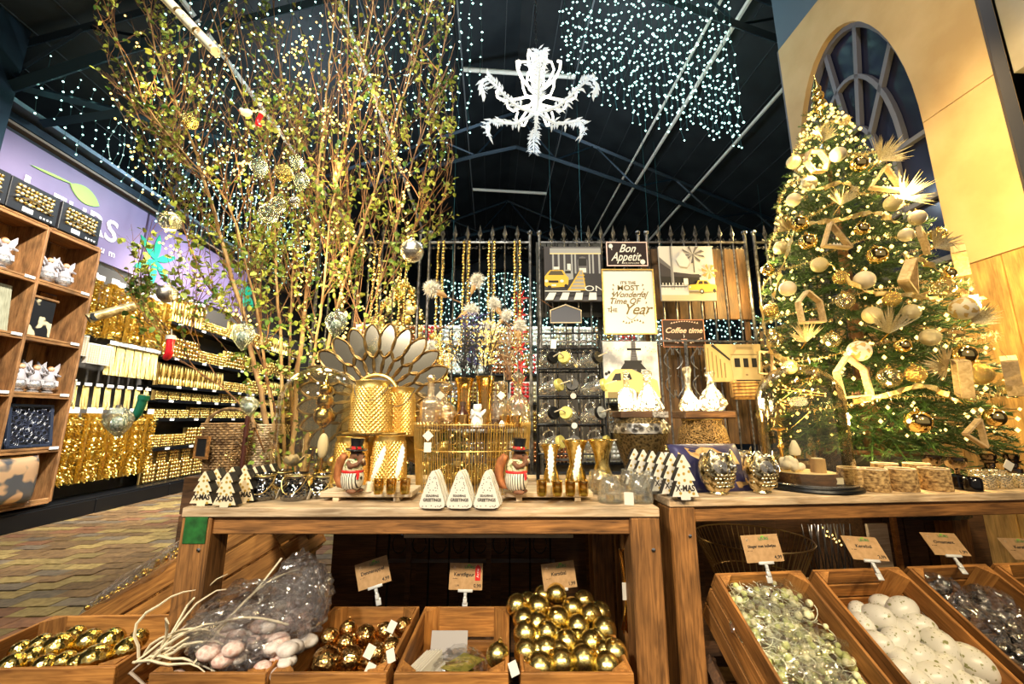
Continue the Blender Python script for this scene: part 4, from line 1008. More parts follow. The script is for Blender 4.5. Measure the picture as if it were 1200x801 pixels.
# folded iron gates stored under the first table
t = thing('iron_gate', 'black scrolled iron garden gate stored upright under the long table', 'gate', (-.55, 1.95, .18))
for i in range(9): b = MB(); b.tube([(i * .09, 0, 0), (i * .09, 0, .58)], .005, 6); b.obj('bar', M_['blackmetal'], t)
for z in (.03, .40, .56): b = MB(); b.box((.36, 0, z), (.76, .008, .014)); b.obj('rail', M_['greymetal'] if z == .4 else M_['blackmetal'], t)
b = MB()
for i in range(8): b.tube([(i * .09 + .045 + .03 * math.cos(a * .5), 0, .47 + .04 * math.sin(a * .5)) for a in range(13)], .003, 5, closed=False)
b.obj('scroll', M_['blackmetal'], t, kind='stuff')
t = thing('timber_offcut', 'pale strip of timber lying under the long table', 'board', (-.1, 1.86, .71)); b = MB(); b.box((0, 0, 0), (.72, .03, .016), ch=.002); b.obj('board', M_['palewood'], t)
for x in (0, -.34): b = MB(); b.box((x, .01, -.27), (.02, .02, .53)); b.obj('post', M_['darkwood'], t)
# bundle of gold twigs with tag beside the inner leg
t = thing('twig_bundle', 'gold twig bundle with white tag hanging inside the table leg', 'twig bundle', (.37, 1.42, .54)); b = MB()
for i in range(16): b.tube([(g.uniform(-.02, .02), g.uniform(-.02, .02), 0), (g.uniform(-.012, .012), g.uniform(-.01, .01), .12), (g.uniform(-.02, .02), g.uniform(-.02, .02), .24)], .0035, 5, i % 2)
b.obj('twigs', [M_['gold'], M_['bronze']], t, kind='stuff'); b = MB(); b.box((-.01, -.03, .13), (.03, .002, .05)); b.obj('label', M_['paper'], t)
# round wire basket under the second table
def wire_drum(t, r1, r2, h, n, th, m, mid=(), sq=.95, loop=False):
    for z, r in [(0, r1), (h, r2)] + [(h * q, r1 + (r2 - r1) * q) for q in mid]:
        b = MB(); b.tube([(r * math.cos(2 * PI * i / 48), r * sq * math.sin(2 * PI * i / 48), z) for i in range(48)], th * 1.5, 6, closed=True); b.obj('ring', m, t)
    me = {}
    for i in range(n):
        a = 2 * PI * i / n; b = MB(); c_, s_ = math.cos(a), math.sin(a) * sq
        if loop:
            a2 = a + 2 * PI / n * .45; c2, s2 = math.cos(a2), math.sin(a2) * sq
            b.tube([(c_ * r1, s_ * r1, 0), (c_ * r2, s_ * r2, h - .004), (c_ * r2, s_ * r2, h + .004), ((c_ + c2) / 2 * r2, (s_ + s2) / 2 * r2, h + .009), (c2 * r2, s2 * r2, h + .004), (c2 * r2, s2 * r2, h - .004), (c2 * r1, s2 * r1, 0)], th, 4)
        else: b.tube([(c_ * r1, s_ * r1, 0), (c_ * r2, s_ * r2, h)], th, 4)
        b.obj('wire', m, t)
t = thing('wire_basket', 'big round bronze wire basket standing in the dark under the second table', 'basket', at(885, 672, 1.93), 0)
wire_drum(t, .17, .235, .15, 56, .0022, flat((.40, .27, .12), .3, .9))
t = thing('leaning_timber', 'grey and orange timber panels leaning under the second table behind the egg crate', 'board', at(1052, 700, 1.98), T2R)
b = MB(); b.box((-.05, 0, .14), (.10, .015, .34), ch=.002); b.obj('board', M_['palewood'], t); b = MB(); b.box((.06, .02, .15), (.02, .02, .36), ch=.002); b.obj('board', M_['crate'], t); b = MB(); b.box((.03, .04, .02), (.3, .1, .03), ch=.002); b.obj('board', M_['darkwood'], t)
t = thing('folding_stand', 'black lattice metal stand leaning under the second table beside the wire basket', 'stand', at(975, 690, 1.98), T2R)
b = MB()
for i in range(7): b.tube([(-.1 + i * .032, 0, -.1), (-.06 + i * .032, 0, .27)], .003, 5); b.tube([(-.06 + i * .032, .01, -.1), (-.1 + i * .032, .01, .27)], .003, 5)
b.obj('lattice', M_['greymetal'], t, kind='stuff'); b = MB(); b.box((0, 0, .04), (.3, .03, .012)); b.obj('rail', M_['palewood'], t)
t = thing('light_string', 'short warm fairy light string shining under the second table', 'fairy lights', at(975, 618, 2.0)); b = MB()
for i in range(12): b.octa((-.045 + i * .007, .0, .0 - .03 * abs(math.sin(i)) - i * .004), .005)
b.obj('bulbs', M_['bulb'], t, kind='stuff'); b = MB(); b.tube([(-.045 + i * .007, .002, -.03 * abs(math.sin(i)) - i * .004) for i in range(12)], .0012, 4); b.obj('cable', M_['black'], t)
point('lamp', at(975, 622, 1.93), .5, WARM, .02)
# ================================================================ GOODS ON THE TABLES
def ont(px, py, z=ZT): return on(px, py, z)
def fused(b, voxel, smooth=True):
    """one continuous skin from overlapping volumes"""
    me = b.mesh('tmp', [M_['white']]); o = bpy.data.objects.new('tmp', me); col.objects.link(o)
    m = o.modifiers.new('r', 'REMESH'); m.mode = 'VOXEL'; m.voxel_size = voxel; m.use_smooth_shade = True
    s_ = o.modifiers.new('s', 'SMOOTH'); s_.factor = .6; s_.iterations = 3
    bpy.context.view_layer.update()
    r = bpy.data.meshes.new_from_object(o.evaluated_get(bpy.context.evaluated_depsgraph_get()))
    bpy.data.objects.remove(o); r.materials.clear(); return r
def mput(nm, me, mat, parent, label=None):
    me.materials.append(mat); me.polygons.foreach_set('use_smooth', [True] * len(me.polygons)); return put(nm, me, parent, label=label)
def quilt(b, rf, h, n, k, amp, m=0, M=None):
    V = []; F = []
    for j in range(k + 1):
        t = j / k; r0 = rf(t)
        for i in range(n):
            a = 2 * PI * i / n; e = amp * (1 if (i + j) % 2 == 0 else -.6) * (1 if 0 < j < k else 0); V.append(((r0 + e) * math.cos(a), (r0 + e) * math.sin(a), t * h))
    for j in range(k):
        for i in range(n):
            q = (i + 1) % n; a, c_, d, e = j * n + i, j * n + q, (j + 1) * n + q, (j + 1) * n + i
            if (i + j) % 2 == 0: F += [(a, c_, e), (c_, d, e)]
            else: F += [(a, c_, d), (a, d, e)]
    b.add(V, F, m, False, M)
# ---- tree-shaped blocks
cream = flat((.82, .70, .50), .5)
def tiers(w, h): 
    P = [(.17, 0), (.19, .07), (.5, .07), (.47, .12), (.27, .42), (.40, .42), (.37, .47), (.17, .72), (.27, .72), (.25, .76), (.03, 1.0)]
    P = [(x * w, z * h) for x, z in P]; return P + [(-x, z) for x, z in P[::-1]]
def smoothtree(w, h):
    P = [(.10, 0), (.30, 0), (.46, .03), (.50, .12), (.40, .36), (.36, .42), (.34, .5), (.24, .68), (.22, .72), (.16, .86), (.06, .985), (0, 1.0)]
    P = [(x * w, z * h) for x, z in P]; return P + [(-x, z) for x, z in P[::-1] if x > 0]
def dots(b, w, h, n, r, seed, y, lo=.0, hi=.85, avoid=None):
    g = random.Random(seed); pts = []
    for _ in range(400):
        z = g.uniform(lo, hi); x = g.uniform(-.42, .42) * (1 - z * .85)
        if avoid and avoid[0] < z < avoid[1]: continue
        if all((x * w - p[0]) ** 2 + (z * h - p[1]) ** 2 > (r * 2.8) ** 2 for p in pts): pts.append((x * w, z * h))
        if len(pts) >= n: break
    for (x, z) in pts: b.poly([(x + r * math.cos(2 * PI * i / 10), z + r * math.sin(2 * PI * i / 10)) for i in range(10)], y)
def xblock(w, h, d, face_, seed):
    t = thing('tree_block', 'x', 'tree decoration', (0, 0, 0), 0, 'spotted tree blocks'); b = MB(); b.prism(tiers(w, h), 0, d, 0, ms=1); b.obj('block', [face_, M_['black']], t)
    b = MB(); dots(b, w, h, 11, w * .055, seed, -.0006, .08, .85, (.2, .34)); b.obj('gold_dots', flat((.50, .34, .06), .4, .2), t, kind='stuff', fix=False)
    lettering('X-MAS', w * .30, M_['ink'], t, (0, -.0008, h * .25), bold=.0009, width=.8, ex=.0002); return Kind(t)
xb = xblock(.074, .102, .030, cream, 3)
for i, (x, y, l) in enumerate([(235, 592.5, 'front one nearest the table end'), (262, 594.5, 'front one beside the dark glass lantern'), (284, 589, 'third, half behind the front pair'), (249, 587, 'behind the one nearest the table end'), (268, 584, 'in the second row behind the front pair'),
                               (294, 583, 'just behind the first dark glass lantern'), (283, 580, 'in the back row against the wicker basket'), (304, 580, 'back row above the first dark lantern'), (314, 577.5, 'farthest back, by the bell jar')]):
    xb.put('cream spotted tree block with black sides, ' + l, ont(x, y), R(-3))
xc = xblock(.092, .145, .030, M_['paper'], 8)
for i in range(6):
    p = ont(804 - i * 6.3, 585.5 - i * 1.1) + Vector((-.012 * i * .35, .038 * i, 0))
    xc.put('white gold-dotted tree block in the row beside the owl, %s' % ['frontmost, lettering in full view', 'second behind the front', 'third behind the front', 'fourth behind the front', 'fifth, next to the last', 'last, by the dark urn'][i], p, R(4), (1, .9, 1))
# ---- white greeting trees, each a stack of three
gt = thing('greeting_tree', 'x', 'tree decoration', (0, 0, 0), 0, 'white greeting trees')
b = MB(); b.prism(smoothtree(.078, .108), 0, .015); b.obj('block', M_['paper'], gt)
b = MB(); dots(b, .078, .108, 26, .0016, 5, -.0006, .05, .85, (.12, .34)); b.obj('dots', M_['ink'], gt, kind='stuff', fix=False)
lettering('SEASONS', .0095, M_['ink'], gt, (0, -.0008, .036), bold=.0002, ex=.0002); lettering('GREETINGS', .0125, M_['ink'], gt, (0, -.0008, .024), bold=.0004, ex=.0002, width=.85)
gt = Kind(gt)
for i, x in enumerate((506, 538, 570)):
    for j in range(3):
        gt.put('small white polka dot tree, %s of the %s stack from the basket tag' % (['front', 'middle', 'rear'][j], ORD[i]), ont(x, 595.5) + Vector((.004 * j, .019 * j, 0)), R(-2))
# ---- dark glass lanterns
dl = thing('glass_lantern', 'x', 'lantern', (0, 0, 0), 0, 'dark quilted glass lanterns')
b = MB(); quilt(b, lambda t: .030 + .017 * math.sin(PI * min(1, t * 1.15 + .12)) ** .8, .066, 28, 9, .0022); b.openlathe([(.035, .066), (.031, .072), (.034, .080), (.037, .083), (.035, .084)], 24, 0); b.obj('glass_body', M_['smoke'], dl, fix=False)
b = MB(); quilt(b, lambda t: .024 + .017 * math.sin(PI * min(1, t * 1.15 + .12)) ** .8, .062, 20, 6, .001, M=Matrix.Translation((0, 0, .003))); b.obj('inner_wall', flat((.02, .02, .035), .15, .3), dl)
b = MB(); b.tube([(-.034, 0, .078)] + [(.040 * math.cos(PI + PI * i / 12), -.012 - .034 * math.sin(PI * i / 12), .078 - .055 * math.sin(PI * i / 12)) for i in range(1, 12)] + [(.034, 0, .078)], .0012, 5); b.tube([(.0365 * math.cos(i * PI / 12), .0365 * math.sin(i * PI / 12), .078) for i in range(24)], .0013, 5, closed=True); b.obj('wire_handle', M_['goldsat'], dl)
b = MB(); b.lathe([(.012, 0), (.012, .02), (0, .021)], 10, 0, Matrix.Translation((0, 0, .004))); b.obj('tea_light', M_['gold'], dl)
b = MB(); b.box((.047, -.02, .035), (.001, .018, .03), 0, Matrix.Rotation(.3, 4, 'Y')); b.obj('paper_tag', M_['paper'], dl); dl = Kind(dl)
for (x, y, s_, l) in ((307, 585, 1.0, 'nearest the tree blocks'), (346, 585, 1.02, 'with its wire handle hanging in front'), (329, 577, .95, 'behind the front pair'), (375, 582, .9, 'in shade beside the squirrel tray')):
    dl.put('dark quilted glass lantern ' + l, ont(x, y), R(10) if x != 346 else 0, s_)

# ---- bell jars
def bell(nm, label, loc, r, h, base_m):
    t = thing(nm, label, 'bell jar', loc)
    b = MB(); prof = [(r, .022), (r, h - r * 1.0)] + [(r * math.cos(a), h - r + r * math.sin(a)) for a in [PI / 2 * i / 12 for i in range(1, 13)]]
    prof = [(x, .022 + (z - .022)) for x, z in prof]; b.openlathe(prof, 48); b.openlathe([(p[0] * .975, p[1] * .992) for p in prof], 48); b.obj('glass_dome', M_['bell'], t, fix=False)
    b = MB(); b.tube([(r * math.cos(2 * PI * i / 40), r * math.sin(2 * PI * i / 40), .024) for i in range(40)], .0035, 6, closed=True); b.obj('glass_rim', M_['jar'], t)
    b = MB(); b.lathe([(r * 1.10, 0), (r * 1.12, .006), (r * 1.10, .013), (r * 1.02, .016), (r * 1.01, .021), (0, .021)], 48); b.obj('base', base_m, t)
    return t
c1 = Vector((-.783, 1.67, ZT)); bell('bell_jar', 'tall glass bell jar with gold finial and cream flower inside', c1, .152, .475, M_['blackmetal'])
c2 = Vector((1.165, 1.665, ZT)); bell('bell_jar', 'tall glass bell jar on a black base in front of the christmas tree', c2, .152, .485, M_['blackmetal'])
t = thing('gold_finial', 'gold stacked-ball finial standing in the bell jar', 'finial', c1 + Vector((.02, .0, .021)))
b = MB(); b.lathe([(.04, 0), (.042, .01), (.012, .03), (.008, .20), (.008, .2)], 16); b.sphere((0, 0, .22), .016); b.sphere((0, 0, .255), .04, 20, 14); b.sphere((0, 0, .315), .033, 18, 12); b.sphere((0, 0, .362), .026, 16, 10); b.lathe([(.01, .38), (.012, .39), (.003, .41), (.0, .445)], 10)
b.obj('finial', M_['goldfoil'], t)
t = thing('silk_flower', 'cream silk flower with open petals inside the bell jar', 'flower', c1 + Vector((-.055, -.06, .085)))
for ring, (n_, L_, el) in enumerate(((7, .055, 15), (6, .045, 45), (4, .032, 72))):
    for i in range(n_):
        b = MB(); a = 2 * PI * (i + .5 * ring) / n_; V = []; F = []
        for j in range(5):
            s_ = j / 4; wd = .019 * math.sin(PI * (s_ * .85 + .1)); up = el + 25 * s_
            x = L_ * s_ * math.cos(R(up)); z = L_ * s_ * math.sin(R(up))
            V += [(x, -wd, z + .004), (x, 0, z), (x, wd, z + .004)]
        for j in range(4):
            for k_ in range(2): F.append((j * 3 + k_, j * 3 + k_ + 1, (j + 1) * 3 + k_ + 1, (j + 1) * 3 + k_))
        b.add(V, F, 0, True, Matrix.Rotation(a, 4, 'Z')); b.obj('petal', flat((.78, .68, .48), .6), t, fix=False)
b = MB(); b.tube([(0, 0, 0), (.01, .01, -.06)], .003, 5); b.sphere((0, 0, .012), .008); b.obj('stem', M_['green'], t)
for i, (dx, dy, dz, r, l) in enumerate([(.05, -.05, .045, .022, 'at the foot of the finial'), (.075, -.02, .10, .017, 'above it, by the glass'), (.03, -.09, .028, .015, 'in front on the wood slice')]):
    bb2 = thing('small_bauble', 'small gold bauble inside the bell jar, ' + l, 'bauble', c1 + Vector((dx, dy, dz))); b = MB(); b.sphere((0, 0, 0), r); b.obj('ball', M_['goldsat'], bb2); b = MB(); b.lathe([(r * .25, r * .95), (r * .25, r * 1.2), (0, r * 1.25)], 8); b.obj('cap', M_['gold'], bb2)
t = thing('feather_pick', 'cream feather pod standing beside the finial in the bell jar', 'decoration', c1 + Vector((.045, -.04, .021))); b = MB(); b.tube([(0, 0, 0), (0, 0, .09)], .003, 5); b.obj('stem', M_['twig'], t); b = MB(); b.sphere((0, 0, .14), .022, 12, 8, sc3=(1, .6, 2.2)); b.obj('pod', cream, t)
# right jar contents
t = thing('wood_slice', 'round bark-edged wood slice with a white sticker under the bell jar glass', 'wood slice', c2 + Vector((-.03, -.02, .021)))
b = MB(); b.lathe([(.108, 0), (.112, .02), (.108, .042), (.1, .0425)], 28); b.obj('bark', M_['darkwood'], t); b = MB(); b.lathe([(.101, 0), (.101, .0435), (0, .0436)], 28); b.obj('cut_face', M_['palewood'], t); b = MB(); b.box((.06, -.098, .02), (.028, .003, .022), 0, Matrix.Rotation(.0, 4, 'Z')); b.obj('sticker', M_['paper'], t)
ZS_ = c2.z + .021 + .0435
t = thing('birch_candle', 'small birch bark tea light block inside the bell jar', 'candle', (c2.x - .0, c2.y - .06, ZS_)); b = MB(); b.lathe([(.026, 0), (.026, .05), (.02, .051)], 16); b.obj('bark', M_['bark'], t); b = MB(); b.lathe([(.018, .0), (.018, .053), (0, .053)], 12); b.obj('wax', M_['paper'], t)
t = thing('white_coral', 'lump of white coral inside the bell jar', 'coral', (c2.x - .085, c2.y - .045, ZS_)); b = MB(); g = random.Random(8)
for i in range(26): b.sphere((g.uniform(-.035, .035), g.uniform(-.03, .03), .012 + g.uniform(0, .04)), g.uniform(.009, .016), 8, 6)
mput('coral', fused(b, .0035), flat((.85, .82, .78), .7), t)
t = thing('white_pear', 'white ornament on a gold stem inside the bell jar', 'ornament', (c2.x - .04, c2.y - .0, ZS_)); b = MB(); b.lathe([(.0, .055), (.018, .06), (.021, .075), (.013, .1), (.006, .115), (0, .117)], 14); b.obj('pear', M_['paper'], t); b = MB(); b.lathe([(.02, 0), (.004, .01), (.004, .06)], 10); b.obj('stem', M_['gold'], t)
t = thing('gold_candlestick', 'slim gold candlestick with a star inside the bell jar', 'candlestick', (c2.x - .075, c2.y + .03, ZS_)); b = MB(); b.lathe([(.03, 0), (.03, .006), (.007, .015), (.006, .08), (.014, .09), (.006, .1), (.006, .15), (.03, .16), (.03, .164), (0, .165)], 18); b.obj('stick', M_['gold'], t)
b = MB(); P = [((.034 if i % 2 == 0 else .014) * math.sin(PI * i / 5), .195 + (.034 if i % 2 == 0 else .014) * math.cos(PI * i / 5)) for i in range(10)]; b.prism(P, -.004, .004); b.obj('star', M_['goldfoil'], t)
t = thing('wire_reflections', 'fine wire filament with glowing bulbs standing for tree lights reflected in the bell jar', 'fairy lights', c2 + Vector((0, 0, .021))); b = MB(); w_ = MB()  # bulbs stand in for the fairy lights mirrored in the glass
pts = [(.1 * math.cos(i * 1.9) * (.4 + .6 * math.sin(i * .7) ** 2), .1 * math.sin(i * 1.9) * (.5 + .5 * math.cos(i) ** 2), .27 + .13 * (i % 7) / 7 + .002 * i) for i in range(26)]
for p in pts: b.octa(p, .0045)
w_.tube([(-.05, 0, .2)] + pts, .0007, 3); b.obj('bulbs', M_['bulb'], t, kind='stuff'); w_.obj('wire', M_['gold'], t)
point('lamp', c2 + Vector((0, 0, .36)), .8, WARM, .05)  # added light to go with the bulbs that imitate reflections

# ---- trays
def tray(label, p, W=.305):
    t = thing('wooden_tray', label, 'tray', p)
    b = MB(); b.box((0, .07, .0215), (W, .14, .017), 0, None, .002); b.obj('board', M_['palewood'], t)
    for x in (-W * .33, W * .33): b = MB(); b.box((x, .07, .0065), (.02, .13, .013), 0, None, .001); b.obj('foot', M_['palewood'], t)
    return t
p1 = ont(428, 587.5); p2 = ont(643, 587.5); ZY = ZT + .0302
tray('pale wooden tray with a squirrel and three gold glasses', p1, .30); tray('pale wooden tray with a squirrel and four gold glasses', p2, .29)
# tumblers
gl = thing('gold_tumbler', 'x', 'glass', (0, 0, 0), 0, 'gold tumblers'); b = MB(); b.openlathe([(0, .0), (.0135, .001), (.0155, .012), (.0162, .046)], 24); b.openlathe([(.0152, .046), (.0145, .013), (0, .006)], 24); b.obj('glass', M_['goldglass'], gl, fix=False); b = MB(); b.lathe([(.0128, .004), (.0138, .02), (0, .021)], 16); b.obj('wax', flat((.75, .58, .2), .35), gl); b = MB(); b.tube([(.0158 * math.cos(i * PI / 12), .0158 * math.sin(i * PI / 12), .0462) for i in range(24)], .0007, 4, closed=True); b.obj('rim', M_['gold'], gl); gl = Kind(gl)
for (x, y, s_, l) in ((441, 580, 1, 'beside the candle stub, first tray'), (456, 580, 1, 'middle of three on the first tray'), (472.5, 580, 1, 'last of three, by the wire basket'), (635.5, 582.5, 1, 'first of four, next to the second squirrel'), (654, 582.5, 1, 'second of four behind the feather tip'), (669.5, 582.5, 1, 'third of four, below the second feather'), (685, 582.5, 1, 'last of four by the clear votives')):
    p = ont(x, y, ZY); gl.put('small gold glass ' + l, p + Vector((0, .018, 0)), 0, 1.0)
# wooden candle stubs
cs = thing('wood_stub', 'x', 'candle', (0, 0, 0), 0, 'wooden stubs holding feathers'); b = MB(); b.lathe([(.012, 0), (.0125, .03), (.011, .032)], 14); b.obj('stub', M_['palewood'], cs); b = MB(); b.lathe([(.002, 0), (.002, .0335), (0, .034)], 6); b.obj('wick_hole', M_['ink'], cs); cs = Kind(cs)
for (x, l) in ((430, 'beside the first squirrel'), (464.5, 'between the last two glasses of the first tray'), (645, 'between the first two of the four gold glasses'), (677, 'between the last two of the four gold glasses')):
    cs.put('small pale wooden stub ' + l, ont(x, 577 if x < 500 else 579, ZY) + Vector((0, .02, 0)))
# feathers
def feather(label, p, lean, h=.125):
    t = thing('white_feather', label, 'feather', p, rot=(R(-4), R(lean), 0)); b = MB(); n = 16; V = []; F = []
    for i in range(n + 1):
        s_ = i / n; wd = .013 * (math.sin(PI * min(1, s_ * .9 + .02)) ** .6) * (1 - .3 * (1 - s_)); cx = .010 * math.sin(s_ * 1.6)
        z = h * (.12 + .88 * s_)
        wob = .0018 * (1 if i % 2 else -1)
        V += [(cx - wd + wob, .002, z - .008), (cx, -.001, z), (cx + wd * .75 + wob, .002, z - .008)]
    for i in range(n):
        for k_ in range(2): F.append((i * 3 + k_, i * 3 + k_ + 1, (i + 1) * 3 + k_ + 1, (i + 1) * 3 + k_))
    V2 = [(v[0], v[1] + .0015, v[2]) for v in V]; b.add(V, F, 0, True); b.add(V2, F, 0, True); b.obj('vane', M_['white'], t, fix=False)
    b = MB(); b.tube([(0, 0, 0), (.003, 0, h * .4), (.01 * math.sin(1.4), 0, h * .95)], [.0012, .001, .0004], 4); b.obj('quill', M_['paper'], t)
feather('white feather leaning over the stub beside the first squirrel', ont(431, 577, ZY) + Vector((0, .02, .028)), 14); feather('white feather rising between the last gold glasses of the first tray', ont(461, 577, ZY) + Vector((0, .02, .028)), 3)
feather('white feather curving in front of the first gold vase', ont(646, 579, ZY) + Vector((0, .02, .028)), -3); feather('broad white feather in front of the middle gold vase', ont(675, 579, ZY) + Vector((0, .02, .028)), 5)

# ---- squirrels
stripe, st_t, st_b = newmat('striped knit'); N_ = st_t.nodes; wv_ = N_.new('ShaderNodeTexWave'); wv_.wave_type = 'BANDS'; wv_.bands_direction = 'X'; wv_.inputs['Scale'].default_value = 42; wv_.inputs['Distortion'].default_value = 1.5
rp_ = N_.new('ShaderNodeValToRGB'); rp_.color_ramp.elements[0].position = .18; rp_.color_ramp.elements[0].color = (.03, .025, .02, 1); rp_.color_ramp.elements[1].position = .34; rp_.color_ramp.elements[1].color = (.82, .76, .62, 1)
tc_ = N_.new('ShaderNodeTexCoord'); st_t.links.new(tc_.outputs['Object'], wv_.inputs['Vector']); st_t.links.new(wv_.outputs['Fac'], rp_.inputs[0]); st_t.links.new(rp_.outputs[0], st_b.inputs['Base Color'])
fur = noisy('red fur', (.20, .06, .015), (.48, .17, .05), 60, .7, 0, .5, (1, 1, .4)); furd = noisy('brown fur', (.10, .04, .02), (.26, .11, .05), 60, .7, 0, .4)
def squirrel():
    t = thing('squirrel_figurine', 'x', 'figurine', (0, 0, 0), 0, 'squirrel figurines in top hats')
    b = MB(); b.sphere((0, 0, .05), .034, 18, 12, sc3=(1, .92, 1.05)); b.sphere((0, 0, .085), .026, 16, 10, sc3=(.95, .85, 1.2)); b.sphere((.012, 0, .118), .020, 16, 10, sc3=(1.15, .9, 1)); b.sphere((.032, 0, .113), .010, 10, 8, sc3=(1.2, .9, .8))
    for s_ in (-1, 1):
        b.tube([(-.002, s_ * .020, .098), (.012, s_ * .030, .085), (.030, s_ * .016, .090), (.034, s_ * .006, .098)], [.009, .0085, .0075, .007], 8); b.sphere((.036, s_ * .006, .100), .0075, 8, 6)
        b.sphere((.0, s_ * .016, .138), .0075, 8, 6, sc3=(.6, .8, 1.3)); b.sphere((.014, s_ * .017, .008), .012, 10, 7, sc3=(1.7, .9, .65))
    mput('body', fused(b, .0032), furd, t)
    b = MB(); b.lathe([(.018, .008), (.031, .018), (.0365, .035), (.0372, .05), (.034, .066), (.031, .069)], 24, squash=.93); b.obj('trousers', stripe, t)
    b = MB(); b.lathe([(.0315, .068), (.0335, .071), (.031, .085), (.026, .10), (.020, .107)], 24, squash=.9); b.obj('waistcoat', noisy('floral waistcoat', (.20, .22, .08), (.78, .68, .45), 90, .6, 0, .1, rr=(.45, .5)), t)
    b = MB(); b.lathe([(.0345, .064), (.0360, .067), (.0350, .071), (.0335, .072)], 24, squash=.93); b.tube([(.030, -.012, .068), (.036, -.015, .06), (.036, -.016, .045)], [.004, .005, .003], 6); b.obj('red_sash', M_['red'], t)
    b = MB(); b.tube([(.016, -.013, .106), (.022, 0, .104), (.016, .013, .106)], .0055, 6); b.obj('green_bow', M_['green'], t)
    b = MB(); pts = [(-.025, .0, .018), (-.048, 0, .024), (-.060, 0, .048), (-.058, 0, .078), (-.050, 0, .10), (-.040, 0, .112), (-.030, 0, .108)]; b.tube(pts, [.008, .013, .0155, .0155, .0165, .014, .007], 12); b.obj('tail', fur, t)
    b = MB(); b.lathe([(.0, .134), (.034, .134), (.035, .1355), (.033, .138), (.021, .1385), (.0185, .15), (.022, .172), (.0222, .173), (0, .173)], 24, 0, Matrix.Rotation(R(4), 4, 'Y')); hat = b.obj('top_hat', flat((.012, .012, .014), .25), t)
    b = MB(); b.openlathe([(.0216, .139), (.0205, .147)], 24, 0, Matrix.Rotation(R(4), 4, 'Y')); b.obj('hat_band', M_['red'], hat)
    b = MB()
    for i in range(6): b.sphere((.012 + .018 * math.cos(i - 1.9), .019 * math.sin(i - 1.9), .1425), .0042, 6, 5, i % 2)
    b.obj('hat_berries', [M_['green'], M_['gold']], hat, kind='stuff')
    b = MB()
    for s_ in (-1, 1): b.sphere((.028, s_ * .0135, .121), .0032, 8, 6)
    b.sphere((.044, 0, .114), .003, 8, 6); b.obj('eyes_and_nose', M_['black'], t, kind='stuff')
    b = MB(); b.sphere((.040, 0, .102), .0065, 10, 7, sc3=(.9, 1, 1.2)); b.obj('acorn', noisy('acorn', (.35, .2, .08), (.7, .5, .3), 50, .5), t)
    return Kind(t)
sq = squirrel()
sq.put('brown squirrel in top hat and striped trousers on the first tray', ont(402, 580, ZY) + Vector((.01, .04, 0)), R(-22), 1.0)
sq.put('brown squirrel in top hat and striped trousers on the second tray', ont(606, 581, ZY) + Vector((-.002, .04, 0)), R(-20), 1.0)

# ---- gold buckets and quilted lanterns
def bucket(nm, label, loc, r, h, tap, m, handle=True, hang=True, n=56, k=20):
    t = thing(nm, label, 'lantern', loc); b = MB()
    quilt(b, lambda t_: r * (tap + (1 - tap) * (1 - abs(t_ - .35) ** 1.5)) * (1 - .12 * t_), h * .9, n, k, .0024); b.obj('quilted_body', M_['goldq'], t)
    b = MB(); rt = r * .80; b.openlathe([(r * .83, h * .88), (rt, h * .95), (rt + .004, h), (rt - .001, h + .002), (rt - .004, h * .96), (rt - .006, h * .6)], 36); b.obj('rim', M_['goldsat'], t, fix=False); b = MB(); b.lathe([(r * tap * .9, 0), (r * tap, .002), (r * tap, .006)], 30); b.obj('base', M_['goldsat'], t, fix=False)
    if handle:
        b = MB(); P = [(rt + .004, 0, h * .96)] + [(rt * 1.02 * math.cos(PI * i / 14), -rt * (.96 if hang else 0) * math.sin(PI * i / 14) - .01, h * .96 + (-.075 if hang else .09) * math.sin(PI * i / 14)) for i in range(1, 14)] + [(-rt - .004, 0, h * .96)]
        b.tube(P, .0016, 6); b.obj('wire_handle', M_['greymetal'], t)
    return t
pb1 = on(408, 580, ZT); 
bucket('gold_drum', 'smooth-rimmed quilted gold drum behind the first squirrel', Vector((-.635, 1.66, ZT)), .072, .195, .93, M_['goldsat'], hang=False, handle=False)
bucket('gold_drum', 'quilted gold drum behind the white feathers', Vector((-.485, 1.66, ZT)), .072, .20, .93, M_['goldsat'], handle=False)
bucket('gold_drum', 'quilted gold drum half hidden between the two front drums', Vector((-.56, 1.80, ZT)), .07, .19, .93, M_['gold'], handle=False)
b = MB(); t = thing('display_board', 'thin board laid over the gold drums under the quilted lantern', 'board', (-.56, 1.70, ZT + .204)); b.box((0, 0, .003), (.22, .14, .005), ch=.001); b.obj('board', M_['goldsat'], t)
bucket('gold_lantern', 'large bright quilted gold lantern with hanging wire handle in front of the sunburst', Vector((-.572, 1.68, ZT + .2105)), .085, .205, .88, M_['gold'])
bucket('gold_lantern', 'second quilted gold lantern standing just behind the large bright one', Vector((-.50, 1.83, ZT + .19)), .075, .21, .88, M_['goldsat'])
